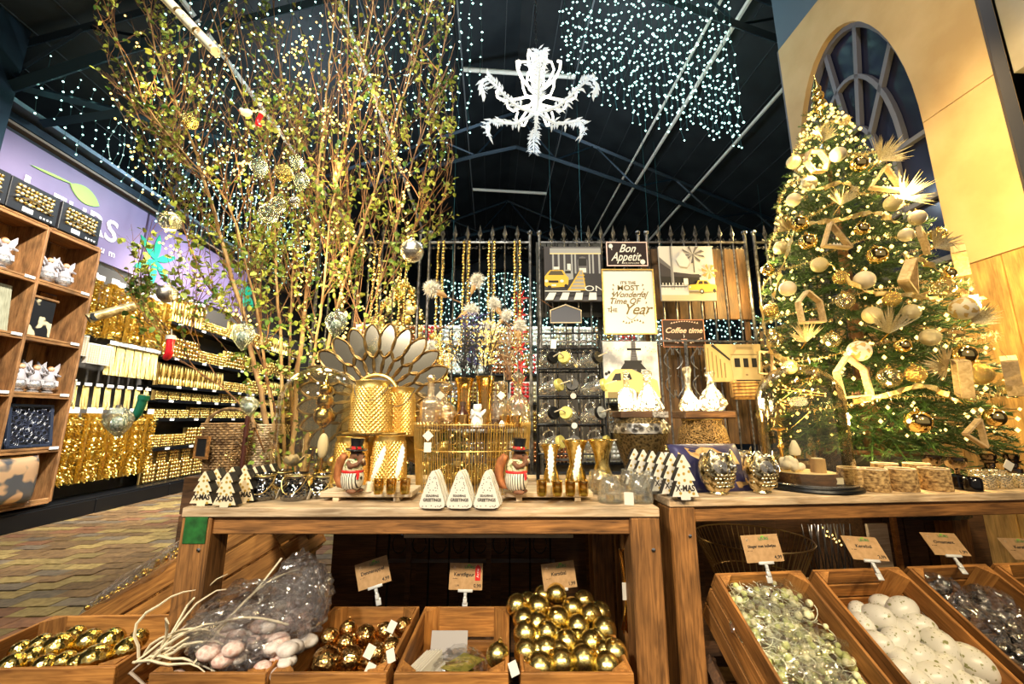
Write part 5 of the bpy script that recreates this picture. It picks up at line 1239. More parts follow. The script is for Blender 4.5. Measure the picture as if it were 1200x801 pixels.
# sunburst mirror
sbp = at(440, 466, 1.97); t = thing('sunburst_mirror', 'large bronze sunburst mirror with two rings of open petals behind the gold lanterns', 'mirror', sbp, rot=(R(-3), 0, 0))
brz = noisy('aged bronze', (.12, .07, .025), (.45, .29, .11), 30, .35, .9, .3)
pmir = flat((.42, .37, .27), .14, .95)
def petal_ring(r0, r1, wd, n_, off, y):
    for i in range(n_):
        a = 2 * PI * (i + off) / n_; pts = []
        for s_ in range(24):
            q = s_ / 24 * 2 * PI; rr_ = (r0 + r1) / 2 - (r1 - r0) / 2 * math.cos(q); o_ = wd * math.sin(q) * (abs(math.sin(q)) ** .25)
            pts.append((rr_ * math.sin(a) + o_ * math.cos(a), y, rr_ * math.cos(a) - o_ * math.sin(a)))
        b = MB(); b.tube(pts, .0052, 5, closed=True); pe = b.obj('petal', brz, t)
        b = MB(); b.add([(p[0], y + .002, p[2]) for p in pts] + [(p[0], y + .005, p[2]) for p in pts], [tuple(range(24)), tuple(range(47, 23, -1))]); b.obj('mirror', pmir, pe, fix=False)
petal_ring(.112, .235, .026, 24, 0, 0); petal_ring(.20, .372, .040, 24, .5, -.004)
b = MB(); b.tube([(.110 * math.sin(2 * PI * i / 48), -.004, .110 * math.cos(2 * PI * i / 48)) for i in range(48)], .010, 8, closed=True); b.obj('ring_frame', M_['goldsat'], t)
b = MB(); b.add([(.108 * math.sin(2 * PI * i / 48), .002, .108 * math.cos(2 * PI * i / 48)) for i in range(48)] + [(.108 * math.sin(2 * PI * i / 48), .008, .108 * math.cos(2 * PI * i / 48)) for i in range(48)], [tuple(range(48)), tuple(range(95, 47, -1))]); b.obj('mirror_glass', M_['mirror'], t)
b = MB(); b.tube([(0, .02, -.1), (0, .03, -.28)], .006, 6); b.obj('stand', M_['blackmetal'], t)

# ---- wire basket table and what stands on it
wbk = Vector((-.16, 1.69, ZT)); HB = .243
t = thing('wire_basket', 'round gold wire basket table carrying bottles and the cherub', 'basket', wbk)
wire_drum(t, .215, .235, HB, 66, .0014, M_['goldsat'], (.62,), 1.0, True)
b = MB(); b.lathe([(.228, HB - .014), (.23, HB - .010), (0, HB - .0098)], 40); b.obj('plate', M_['darkwood'], t)
b = MB(); b.box((0, 0, 0), (.028, .001, .028), 0, Matrix.Translation((-.14, -.205, .205)) @ Matrix.Rotation(R(45), 4, 'Y')); b.box((-.14, -.204, .165), (.026, .001, .034)); b.obj('paper_tag', M_['paper'], t, kind='stuff')
g = random.Random(12)
inb = [(-.12, -.05, .04, .038), (-.02, -.1, .035, .034), (.08, -.06, .042, .04), (.0, .02, .045, .044), (-.1, .08, .04, .04), (.12, .05, .04, .038), (.03, .12, .04, .038)]
ibk = bauble_kind('basket_bauble', [M_['goldfoil']], 'foil baubles inside the wire basket', capm=M_['gold'])
for i, (x, y, z, r) in enumerate(inb): ibk.put('crackled gold bauble inside the wire basket, %s' % ['by the squirrel tray', 'front middle', 'front, towards the second squirrel', 'in the centre', 'rear, by the gold drums', 'rear, towards the mug rack', 'rearmost'][i], wbk + Vector((x, y, z)), sc1=r, rot=face(i + 200))
TZ = ZT + HB - .0095
def tb(x, Y): return Vector((ray(x, 495).x / ray(x, 495).y * Y, Y, TZ))
def decanter(kind, label, loc, s_=1.0, m=None, rz=0, cat='decanter'):
    t = thing('decanter', label, cat, loc, rz, sc1=s_); m = m or M_['amber']; b = MB(); st_ = MB()
    if kind == 'square':
        b.openlathe([(0, .001), (.046, .001), (.049, .006), (.049, .085), (.044, .095), (.016, .112), (.0145, .118), (.0145, .15), (.019, .153), (.019, .158)], 4, 0, Matrix.Rotation(PI / 4, 4, 'Z'), sm=False); nk = .158
    elif kind == 'round':
        b.openlathe([(0, .001), (.034, .001), (.040, .01), (.040, .07), (.034, .088), (.015, .103), (.012, .108), (.012, .132), (.018, .136), (.018, .14)], 12, 0, None, sm=False); nk = .14
    elif kind == 'teardrop':
        b.openlathe([(0, .001), (.042, .001), (.050, .012), (.047, .03), (.030, .062), (.017, .085), (.0125, .11), (.012, .16), (.017, .163), (.017, .168)], 20); nk = .168
    elif kind == 'cone':
        b.openlathe([(0, .001), (.058, .001), (.066, .012), (.062, .025), (.042, .07), (.022, .105), (.016, .118), (.016, .135), (.021, .138), (.021, .142)], 10, 0, None, sm=False); nk = .142
    elif kind == 'diamond':
        b.openlathe([(0, .001), (.04, .001), (.066, .03), (.060, .045), (.034, .085), (.02, .1), (.015, .112), (.015, .128), (.02, .131), (.02, .136)], 8, 0, None, sm=False); nk = .136
    b.obj('glass_body', m, t, fix=False)
    st_.lathe([(.009, nk - .012), (.010, nk), (.016, nk + .004), (.024, nk + .02), (.022, nk + .03), (.012, nk + .036), (0, nk + .037)] if kind != 'square' else [(.010, nk - .012), (.01, nk), (.006, nk + .006), (.014, nk + .012), (.017, nk + .022), (.012, nk + .032), (0, nk + .035)], 8, 0, None, sm=False); st_.obj('stopper', m, t)
    return t
decanter('square', 'amber square decanter with ball stopper on the wire basket, next to the sunburst', tb(504, 1.60), 1.05, rz=R(20))
decanter('round', 'narrower amber decanter with a white tag behind the square one', tb(520, 1.72), 1.0)
decanter('round', 'ribbed amber decanter at the mug rack side of the wire basket', tb(607, 1.66), 1.22)
decanter('round', 'amber decanter with a white tag behind the brush tree', tb(588, 1.78), 1.1)
for i, (x, z_, Y, l) in enumerate([(516, 463, 1.66, 'on the narrower amber decanter'), (587, 463, 1.70, 'beside the brush tree')]):
    b = MB(); b.box((0, 0, 0), (.026, .001, .026), 0, Matrix.Rotation(R(40), 4, 'Y')); tag(b.obj('paper_tag', M_['paper'], None, at(x, z_, Y)), 'white diamond paper tag ' + l, 'tag')
def vessel(nm, label, loc, prof, m, n=28, cat='glass', sm=True, thick=.93, s_=1.0):
    t = thing(nm, label, cat, loc, sc1=s_); b = MB(); b.openlathe(prof, n, sm=sm); b.openlathe([(p[0] * thick, p[1] * .985 + .002) for p in prof], n, sm=sm); b.obj('glass_wall', m, t, fix=False)
    r, z = prof[-1]; b = MB(); b.tube([(r * math.cos(2 * PI * i / 24), r * math.sin(2 * PI * i / 24), z) for i in range(24)], .0009, 4, closed=True); b.obj('rim', M_['gold'] if m in (M_['goldglass'], M_['amber']) else m, t)
    return t
vessel('glass_bowl', 'pale bubbled glass bowl in front of the amber decanters', tb(523, 1.545), [(0, .001), (.018, .001), (.03, .012), (.036, .045), (.038, .062)], glass('pink glass', (.98, .88, .72), .25, .8, .12, 1.0, 60, 1.2, (1, .93, .8)))
vessel('gold_tumbler', 'olive gold tumbler between the glass bowl and the cherub', tb(541, 1.55), [(0, .001), (.019, .001), (.02, .045)], M_['goldglass'])
vessel('gold_tumbler', 'wide gold tumbler in front of the ribbed decanter', tb(604, 1.555), [(0, .001), (.024, .001), (.025, .042)], M_['goldglass']); vessel('gold_tumbler', 'gold tumbler beside the brush tree base', tb(592, 1.60), [(0, .001), (.022, .001), (.023, .042)], M_['goldglass'])
vessel('gold_tumbler', 'gold tumbler at the sunburst edge of the wire basket', tb(491, 1.66), [(0, .001), (.018, .001), (.019, .042)], M_['goldglass'])
for x, Y, l, h_ in ((543, 1.78, 'nearer the sunburst, holding dark sprigs', .205), (568, 1.80, 'taller one behind the cherub and brush tree', .215)):
    vessel('hurricane_vase', 'tall flared gold glass vase, ' + l, tb(x, Y), [(0, .001), (.038, .001), (.038, .02), (.03, .06), (.029, .12), (.034, .17), (.043, h_)], M_['goldglass'], cat='vase')
t = thing('brown_bottle', 'dark brown bottle top between the tumbler and the cherub', 'bottle', tb(542, 1.66)); b = MB(); b.lathe([(.022, 0), (.024, .01), (.024, .05), (.01, .07), (.009, .085), (.0, .087)], 16); b.obj('bottle', flat((.05, .015, .008), .15), t); b = MB(); b.lathe([(.0115, .083), (.0115, .098), (0, .099)], 10); b.obj('cap', M_['darkwood'], t)
# cherub
t = thing('cherub_figurine', 'white winged cherub figurine at the front of the wire basket', 'figurine', tb(559, 1.535), R(-20)); b = MB()
b.lathe([(.022, 0), (.024, .008), (.021, .03), (.017, .045), (.013, .052)], 16); b.sphere((0, 0, .068), .0155, 16, 12, sc3=(1, .95, 1.08)); b.sphere((0, -.004, .042), .013, 12, 8)
for s_ in (-1, 1):
    b.tube([(s_ * .013, -.002, .048), (s_ * .020, -.012, .036), (s_ * .008, -.021, .046), (s_ * .002, -.021, .056)], [.006, .0055, .005, .004], 7)
    b.sphere((s_ * .0155, .002, .07), .003, 6, 5)
    for k_ in range(5): b.sphere((s_ * (.009 + .0045 * k_), .011, .045 + .004 * k_), .0075 - .0007 * k_, 8, 6, sc3=(1, .5, 1.5))
for i in range(14): a = i * 2.4; b.sphere((.0125 * math.cos(a), .0125 * math.sin(a) + .003, .074 + .009 * math.sin(i * 1.3) ** 2), .0045, 6, 5)
b.sphere((0, -.0155, .066), .003, 6, 5)
mput('figure', fused(b, .0018), flat((.85, .82, .78), .45), t)
b = MB(); b.sphere((-.0055, -.0142, .0705), .0013, 6, 4); b.sphere((.0055, -.0142, .0705), .0013, 6, 4); b.obj('eyes', M_['greymetal'], t, kind='stuff')
# bottle brush tree
t = thing('brush_tree', 'frosted taupe bottle brush tree on a brown base', 'decorative tree', tb(580, 1.60)); b = MB(); g = random.Random(3)
for i in range(1500):
    s_ = g.random(); z = .03 + .135 * s_; r = .030 * (1 - s_) ** .8 + .003; a = i * 2.399; q = Vector((math.cos(a), math.sin(a), -.25)) * r; sd = Vector((-math.sin(a), math.cos(a), 0)) * .0006
    b.add([Vector((0, 0, z)) - sd, Vector((0, 0, z)) + sd, Vector((0, 0, z)) + q], [(0, 1, 2)])
b.obj('bristles', noisy('frosted bristle', (.30, .20, .15), (.75, .66, .60), 30, .7, 0, 0), t, kind='stuff', fix=False); b = MB(); b.tube([(0, 0, .02), (0, 0, .168)], .0012, 5); b.obj('stem', M_['twig'], t); b = MB(); b.lathe([(.016, 0), (.016, .028), (.012, .03)], 12); b.obj('base', M_['darkwood'], t)
t = thing('white_tassel', 'small white curled ornament beside the brush tree base', 'ornament', tb(588, 1.53)); b = MB(); b.lathe([(.005, 0), (.011, .004), (.011, .012), (.004, .024), (0, .025)], 12); b.obj('body', M_['white'], t); b = MB(); b.tube([(0, 0, .024), (.004, 0, .034), (0, 0, .038)], .001, 4); b.obj('loop', M_['gold'], t)

# ---- gold vases behind the second tray
for x, Y, w_, h_, l in ((646, 1.62, .034, .165, 'first of three, behind the curved feather'), (675, 1.64, .045, .18, 'middle and widest top, behind the broad feather'), (706, 1.61, .046, .185, 'last of three, beside the mug rack foot')):
    p = Vector((ray(x, 560).x / ray(x, 560).y * Y, Y, ZT)); t = thing('gold_vase', 'crackled gold foil vase, ' + l, 'vase', p)
    b = MB(); b.openlathe([(0, .001), (w_ * .95, .001), (w_ * 1.0, .012), (w_ * .8, .06), (w_ * .55, h_ * .5), (w_ * .62, h_ * .68), (w_ * .9, h_ * .9), (w_ * 1.12, h_), (w_ * 1.06, h_ - .001), (w_ * .8, h_ * .85), (w_ * .5, h_ * .6)], 30); b.obj('vase_body', M_['goldfoil'], t, fix=False)
    b = MB(); b.tube([(w_ * 1.1 * math.cos(i * PI / 12), w_ * 1.1 * math.sin(i * PI / 12), h_) for i in range(24)], .0014, 5, closed=True); b.obj('rim', M_['gold'], t)
# ---- clear votives
vk = thing('clear_votive', 'x', 'candle holder', (0, 0, 0), 0, 'clear glass votives'); b = MB(); pf = [(0, .004), (.034, .003), (.042, .010), (.040, .025), (.030, .078), (.0275, .082)]; b.openlathe(pf, 14, sm=False); b.openlathe([(p[0] * .86, p[1] + .004) for p in pf[:-1]], 14, sm=False); b.obj('glass_wall', M_['pressed'], vk, fix=False)
b = MB(); b.lathe([(.0, .0), (.040, .0), (.041, .004), (0, .0042)], 20); b.tube([(.0285 * math.cos(i * PI / 12), .0285 * math.sin(i * PI / 12), .082) for i in range(24)], .0016, 5, closed=True); b.obj('base_and_rim', M_['pressed'], vk, fix=False, kind='stuff')
b = MB(); b.lathe([(.014, .008), (.014, .022), (0, .0225)], 12); b.obj('tea_light', M_['gold'], vk); vk = Kind(vk)
for (x, y, s_, l) in ((715.5, 588, 1.0, 'in front, nearer the second tray'), (750, 588, 1.0, 'in front at the corner of the first table'), (738, 575.5, .95, 'behind the two front ones'), (701, 577, .95, 'behind, partly under the last gold vase'), (761, 577, .9, 'behind, beside the white dotted tree row')):
    vk.put('clear pressed glass votive ' + l, ont(x, y), 0, s_)
b = MB(); b.box((0, 0, 0), (.028, .001, .038)); tag(b.obj('price_sticker', M_['paper'], None, at(737, 584, 1.325), (0, 0, R(-20))), 'white barcode sticker on the front glass votive at the table corner', 'sticker')

# ---- mug rack
rk = Vector((.262, 1.80, ZT)); t = thing('mug_rack', 'black metal rack with scrolls holding rows of jar mugs', 'rack', rk, rot=(R(-5), 0, R(-3)))
RW_, RH = .30, .66
for x in (-RW_ / 2, RW_ / 2):
    for y in (0, .09): b = MB(); b.tube([(x * (1.03 if y == 0 else .98), y, 0), (x * .96, y * .6, RH - .01)], .0048, 8); b.obj('post', M_['blackmetal'], t)
for z in (.115, .24, .365, .49, .585):
    b = MB(); b.tube([(-RW_ / 2, 0, z), (RW_ / 2, 0, z)], .0042, 6); b.tube([(-RW_ / 2, .075, z), (RW_ / 2, .075, z)], .0042, 6)
    for i in range(9): b.tube([(-RW_ / 2 + RW_ * i / 8, 0, z), (-RW_ / 2 + RW_ * i / 8, .075, z)], .002, 5)
    b.obj('shelf_grid', M_['blackmetal'], t, kind='stuff')
b = MB(); b.tube([(-RW_ / 2 * .96, 0, RH - .03), (-RW_ / 2 * .9, 0, RH), (RW_ / 2 * .9, 0, RH), (RW_ / 2 * .96, 0, RH - .03)], .0048, 8); b.obj('top_bar', M_['blackmetal'], t)
for i in range(7): b = MB(); x = -RW_ * .42 + RW_ * .84 * i / 6; b.tube([(x, 0, .585), (x, 0, RH)], .0025, 5); b.obj('bar', M_['blackmetal'], t)
for i in range(6):
    x = -RW_ * .38 + i * RW_ * .152; b = MB(); s_ = -1 if i % 2 else 1
    b.tube([(x + s_ * (.004 + .016 * (1 - q / 16)) * math.cos(q * .55), 0, .61 + (.004 + .016 * (1 - q / 16)) * math.sin(q * .55)) for q in range(17)], .0022, 5); b.obj('scroll', M_['blackmetal'], t)
b = MB(); b.box((-.12, -.004, .60), (.026, .001, .045), 0, Matrix.Rotation(.08, 4, 'Y')); b.obj('paper_tag', M_['paper'], t)
def mug(lidm):
    t = thing('jar_mug', 'x', 'jar mug', (0, 0, 0), 0, 'jar mugs in the metal rack')
    b = MB(); pf = [(0, -.048), (.026, -.048), (.031, -.043), (.032, .02), (.030, .030), (.025, .036), (.025, .046)]; b.openlathe(pf, 24); b.openlathe([(p[0] * .9, p[1] * .95) for p in pf], 24); b.obj('glass_jar', M_['jar'], t, fix=False)
    b = MB(); b.tube([(.031, 0, .022), (.05, 0, .024), (.060, 0, .008), (.058, 0, -.016), (.045, 0, -.030), (.031, 0, -.03)], .0042, 8); b.obj('handle', M_['jar'], t)
    b = MB(); b.lathe([(.0275, .040), (.0275, .054), (.026, .056), (0, .0562)], 22); b.obj('lid', lidm, t)
    b = MB(); b.tube([(.004, 0, -.03), (.0, 0, .105)], .003, 7); b.obj('straw', cream, t); return Kind(t)
mk = [mug(M_['blackmetal']), mug(flat((.62, .55, .16), .35, .4))]
rotR = Matrix(Euler((R(-5), 0, R(-3))).to_matrix())
for r_, z in enumerate((.53, .405, .28, .155)):
    for c_ in range(3):
        px_ = [-.10, .0, .10][c_] + (.01 if r_ % 2 else -.005); lid = [[0, 1, 0], [1, 0, 1], [0, 1, 0], [1, 0, 1]][r_][c_]
        yaw = R([-60, -118, -55][c_] + (20 if r_ % 2 else 0)); 
        e = Euler((R(90), 0, 0)).to_matrix(); m3 = Matrix.Rotation(yaw + R(90), 3, 'Z') @ Matrix.Rotation(R(75), 3, 'X') @ Matrix.Rotation(R(90), 3, 'Z')
        mk[lid].put('jar mug with a %s lid, %s rack row down, %s' % (['black', 'brass'][lid], ORD[r_], ['basket side', 'middle', 'urn side'][c_]), rk + rotR @ Vector((px_, .025, z)), rot=m3.to_euler(), sc1=1.05)
for i, (x, z) in enumerate(((.0, .365), (.0, .235))):
    b = MB(); b.lathe([(.013, 0), (.013, .001), (0, .001)], 20, 0, Matrix.Rotation(PI / 2, 4, 'X')); tag(b.obj('round_tag', M_['paper'], None, rk + rotR @ Vector((x + .01, -.012, z))), 'round pale tag hanging %s in the mug rack' % ['higher', 'lower'][i], 'tag')

# ---- urns, slabs, lit decanters
urnm = noisy('dark hammered urn', (.02, .014, .008), (.20, .14, .06), 95, .35, .7, .8, kind='voronoi', bd=.003, rr=(.1, .7))
u1 = Vector((.555, 1.80, ZT)); t = thing('dark_urn', 'big dark embossed urn tapering to its foot under a wood slab', 'urn', u1)
b = MB(); b.lathe([(.055, 0), (.06, .01), (.062, .03), (.085, .10), (.112, .18), (.122, .22), (.118, .245), (.10, .262), (.095, .268)], 40); b.obj('urn_body', urnm, t)
b = MB(); b.openlathe([(.1235, .205), (.1238, .222), (.1195, .246)], 40); 
for i in range(16):
    a = 2 * PI * i / 16; c_ = Matrix.Rotation(a, 4, 'Z') @ Matrix.Translation((.1225, 0, .222)); b.tube([c_ @ Vector((.002, .016 * (1 - q / 14) * math.cos(q * .6), .016 * (1 - q / 14) * math.sin(q * .6))) for q in range(13)], .0018, 4)
b.obj('silver_band', noisy('silver band', (.12, .11, .10), (.75, .72, .66), 40, .3, .9, .6, kind='voronoi', bd=.004), t, kind='stuff')
t = thing('wood_slab', 'thick dark wood slab with a silver carved end lying on the dark urn', 'slab', u1 + Vector((.0, 0, .2685))); b = MB(); b.box((0, 0, .014), (.20, .15, .028), ch=.003); b.obj('slab', M_['darkwood'], t); b = MB(); b.box((.066, -.0765, .014), (.065, .004, .024)); b.obj('carved_end', noisy('carved silver', (.1, .08, .06), (.8, .75, .68), 90, .4, .5, .8), t)
u2 = Vector((.885, 1.93, ZT)); t = thing('pierced_urn', 'brown pierced metal urn half hidden behind the navy cushion', 'urn', u2)
b = MB(); b.lathe([(.05, 0), (.07, .02), (.105, .10), (.112, .16), (.10, .22), (.085, .24), (.085, .262), (.08, .264)], 36); b.obj('urn_body', noisy('pierced brass', (.02, .012, .006), (.36, .22, .08), 130, .4, .8, 1.0, kind='voronoi', bd=.006, rr=(.2, .5)), t); b = MB(); b.tube([(.086 * math.cos(i * PI / 16), .086 * math.sin(i * PI / 16), .262) for i in range(32)], .004, 6, closed=True); b.obj('rim', M_['goldsat'], t)
t = thing('wood_slab', 'reddish wood slab carrying the two decanters nearest the christmas tree', 'slab', u2 + Vector((.0, -.02, .267))); b = MB(); b.box((0, 0, .016), (.23, .15, .032), ch=.003); b.obj('slab', M_['darkwood'], t); b = MB(); b.box((0, -.0755, .016), (.22, .003, .022)); b.obj('bark_edge', M_['table'], t)
lit = glass('frosted lit glass', (.98, .95, .85), .25, .85, .15, 1.0, 60, 1.3, (1, .97, .88))
def lit_decanter(kind, label, loc, s_, n=40):
    t = decanter(kind, label, loc, s_, lit); g = random.Random(n); b = MB()
    for i in range(n):
        z = g.uniform(.008, .085) ** 1.0; r = max(.008, .045 * (1 - z / .13)); a = i * 2.4; b.octa((r * math.cos(a) * g.uniform(.3, .95), r * math.sin(a) * g.uniform(.3, .95), z), .0034)
    b.obj('light_bulbs', M_['bulbl'], t, kind='stuff'); b = MB(); b.tube([(.02 * math.cos(i), .02 * math.sin(i), .01 + i * .004) for i in range(20)], .0007, 3); b.obj('wire', M_['silver'], t)
    point('decanter_lamp', Vector(loc) + Vector((0, 0, .06)), 1.1, (1, .9, .66), .04)
M_['bulbl'] = emit((1, .93, .66), 40, False)
zs1 = u1.z + .2967; zs2 = u2.z + .2995
lit_decanter('square', 'glowing square decanter on the urn slab, mug rack side', (u1.x - .052, u1.y - .01, zs1), .92); lit_decanter('cone', 'glowing squat conical decanter on the urn slab', (u1.x + .045, u1.y - .0, zs1), 1.0)
lit_decanter('teardrop', 'glowing teardrop decanter with a long clear neck and faceted stopper', (u2.x - .062, u2.y - .03, zs2), 1.0); lit_decanter('diamond', 'glowing diamond-cut decanter on the reddish slab', (u2.x + .048, u2.y - .02, zs2), 1.08)
# ---- cushion with reindeer print
t = thing('velvet_cushion', 'navy velvet cushion printed with a golden reindeer head, lying behind the owls', 'cushion', Vector((.775, 1.64, ZT + .075)), rot=(R(58), R(0), R(10)))
b = MB(); n = 20; V = []; F = []
for s_ in (1, -1):
    for i in range(n + 1):
        for j in range(n + 1):
            x, y = i / n * 2 - 1, j / n * 2 - 1; h = ((1 - x ** 4) * (1 - y ** 4)) ** .5
            V.append((x * .155, y * .105, s_ * h * .035))
for s_ in (0, 1):
    o_ = s_ * (n + 1) ** 2
    for i in range(n):
        for j in range(n): F.append((o_ + i * (n + 1) + j, o_ + (i + 1) * (n + 1) + j, o_ + (i + 1) * (n + 1) + j + 1, o_ + i * (n + 1) + j + 1))
b.add(V, F, 0, True); b.obj('cover', noisy('navy velvet', (.012, .012, .05), (.05, .045, .14), 8, .35, .2, .1), t)
def hcush(x, y): return .035 * max(0, (1 - (x / .155) ** 4) * (1 - (y / .105) ** 4)) ** .5 + .0012
b = MB()
def patch(pts, m=0):
    V = [(p[0], p[1], hcush(p[0], p[1])) for p in pts]; c_ = (sum(p[0] for p in pts) / len(pts), sum(p[1] for p in pts) / len(pts)); V.append((c_[0], c_[1], hcush(*c_))); k_ = len(pts)
    b.add(V, [(i, (i + 1) % k_, k_) for i in range(k_)], m)
patch([(-.10, .075), (-.06, .06), (-.03, .075), (.02, .07), (.05, .045), (.0, .02), (-.03, .035), (-.06, .02), (-.09, .04)]); patch([(-.04, .02), (.0, .02), (.07, .005), (.13, .01), (.13, -.01), (.06, -.02), (.0, -.01), (-.03, -.02)])
patch([(.08, .0), (.09, .05), (.1, .06), (.105, .0)]); patch([(.115, .0), (.13, .03), (.14, .028), (.13, -.005)]); patch([(-.05, -.03), (-.02, -.02), (-.01, -.05), (-.04, -.06)]); patch([(.05, -.07), (.12, -.06), (.14, -.085), (.06, -.09)]); patch([(-.04, -.085), (.0, -.08), (.0, -.095), (-.04, -.095)]); patch([(-.13, .06), (-.115, .03), (-.12, -.01), (-.14, .02)])
b.obj('reindeer_print', noisy('gold print', (.55, .30, .10), (.85, .62, .32), 40, .35, .4, .1), t, kind='stuff', fix=False)
b = MB(); b.tube([(-.155, -.1 + .2 * i / 10, 0) for i in range(11)], .007, 6); b.obj('sequin_trim', M_['antique'], t); b = MB(); b.box((-.17, .03, .01), (.02, .07, .002)); b.obj('paper_tag', M_['paper'], t)
t = thing('cushion_rest', 'dark low timber block propping the navy cushion', 'block', (.78, 1.74, ZT), R(10)); b = MB(); b.box((0, 0, .035), (.22, .06, .07), ch=.004); b.obj('block', M_['darkwood'], t); b = MB(); b.box((0, 0, .073), (.2, .05, .005)); b.obj('felt', M_['black'], t)

# ---- owls
def owl():
    t = thing('owl_holder', 'x', 'candle holder', (0, 0, 0), 0, 'antique gold glass owls'); b = MB()
    n = 40; pr = [(.030, 0), (.034, .004), (.031, .010), (.040, .018), (.056, .045), (.062, .075), (.060, .10), (.054, .122), (.050, .134)]
    V = []; F = []
    for j, (r, z) in enumerate(pr):
        for i in range(n):
            a = 2 * PI * i / n; ear = 0
            if j >= len(pr) - 2:
                for e in (-40, -140): d = abs((math.degrees(a) - 360 - e + 180) % 360 - 180); ear = max(ear, max(0, 1 - d / 22))
            V.append((r * math.cos(a) * (1 + .05 * ear), r * math.sin(a) * .92, z + .022 * ear * (1 if j == len(pr) - 1 else .35)))
    for j in range(len(pr) - 1):
        for i in range(n): q = (i + 1) % n; F.append((j * n + i, j * n + q, (j + 1) * n + q, (j + 1) * n + i))
    F.append(tuple(range(n))[::-1]); b.add(V, F, 0, True); b.obj('owl_body', M_['antique'], t, fix=False)
    b = MB(); rimp = []
    for i in range(n): v = V[(len(pr) - 1) * n + i]; rimp.append(v)
    b.tube(rimp, .0028, 6, closed=True); b.obj('rim', M_['silver'], t)
    for sx in (-1, 1):
        M4 = Matrix.Rotation(sx * R(27), 4, 'Z') @ Matrix.Translation((0, -.0555, .098)) @ Matrix.Rotation(R(-12), 4, 'X')
        b = MB(); 
        for r in (.020, .0145, .009): b.tube([M4 @ Vector((r * math.cos(q * PI / 10), -.003 - (.02 - r) * .25, r * math.sin(q * PI / 10))) for q in range(20)], .0022, 6, closed=True)
        b.sphere(M4 @ Vector((0, -.007, 0)), .005, 10, 7); b.obj('eye', M_['silver'], t)
    b = MB(); b.sphere((0, -.060, .082), .007, 8, 6, sc3=(.7, .8, 1.6)); b.obj('beak', M_['silver'], t)
    b = MB()
    for row in range(4):
        for i in range(7 - row % 2):
            a = R(-90 + (i - 3 + (.5 if row % 2 else 0)) * 13); z = .03 + row * .013; r = .050 + row * .0035
            b.sphere((r * math.cos(a), r * .92 * math.sin(a), z), .0072, 8, 5, sc3=(1, .6, .9))
    for sx in (-1, 1):
        for k_ in range(5): b.sphere((sx * (.058 - .002 * k_), -.018 + .003 * k_, .095 - .014 * k_), .010, 8, 6, sc3=(.5, 1.2, .9))
    b.obj('feathers', M_['antique'], t, kind='stuff'); return Kind(t)
ow = owl(); ow.put('antique gold owl candle holder beside the white dotted tree row', ont(842, 578.5), R(14), 1.02); ow.put('antique gold owl candle holder next to the bell jar base', ont(893, 577), R(20), .98); ow.put('antique gold owl candle holder peeping from behind the front two', ont(868, 568), R(8), 1.0)

# ---- bark tea light holders
bkm = noisy('woven bark', (.13, .065, .02), (.62, .42, .18), 70, .8, 0, .9, (1, 1, 1.6), vary=.1, bd=.004)
bk_ = thing('bark_holder', 'x', 'candle holder', (0, 0, 0), 0, 'woven bark tea light holders'); b = MB(); b.openlathe([(0, .001), (.046, .001), (.0475, .006), (.0465, .075), (.045, .080), (.040, .080), (.039, .03), (0, .028)], 26); b.obj('bark_wall', bkm, bk_, fix=False)
b = MB(); b.tube([(.0435 * math.cos(i * PI / 14), .0435 * math.sin(i * PI / 14), .081) for i in range(28)], .003, 5, closed=True); b.obj('rim', M_['palewood'], bk_); b = MB(); b.lathe([(.018, .028), (.018, .042), (0, .043)], 12); b.obj('tea_light', M_['paper'], bk_); bk_ = Kind(bk_)
for (x, y, l) in ((1001, 573, 'partly behind the bell jar base'), (1026, 575, 'front row, first clear of the bell jar'), (1059, 574.5, 'front row, middle'), (1098, 574, 'front row, beside the dark glass goblets'), (1040, 566, 'second row, behind the first two'), (1078, 566, 'second row, behind the last two')):
    bk_.put('round woven bark tea light holder, ' + l, ont(x, y), 0, .98)
# ---- dark glassware and glitter votives
dkg = glass('black brown glass', (.12, .05, .02), .10, .7, .05, .3, 30, 1.3, (.9, .75, .6))
def dark(nm, label, px, py, prof, m=None, s_=1.0, cat='glass', n=22, extra=None):
    t = thing(nm, label, cat, ont(px, py), sc1=s_); b = MB(); b.openlathe(prof, n, sm=n > 16); b.obj('glass_body', m or dkg, t, fix=False)
    b = MB(); b.lathe([(p[0] * .8, p[1] + .002) for p in prof[1:-1]], n); b.obj('inner_wall', flat((.02, .008, .004), .2), t, fix=False); return t
gob = [(0, .001), (.024, .001), (.026, .004), (.010, .010), (.008, .03), (.012, .036), (.032, .045), (.036, .062), (.035, .066)]
dark('glass_goblet', 'dark pedestal bowl behind the last bark holder', 1097, 562, [(p[0], p[1] * 1.5) for p in gob], s_=1.05); dark('glass_goblet', 'dark pedestal bowl with gold rim above the black cube vase', 1124, 566, [(p[0], p[1] * 1.5) for p in gob], s_=1.05)
dark('black_vase', 'small black faceted vase beside the last bark holder', 1124, 573, [(0, .001), (.024, .001), (.026, .01), (.024, .05), (.018, .055)], flat((.006, .005, .006), .1), n=8); dark('black_jar', 'low black glass jar next to the glitter votives', 1141, 575, [(0, .001), (.026, .001), (.028, .006), (.028, .045), (.022, .05)], flat((.006, .005, .006), .1))
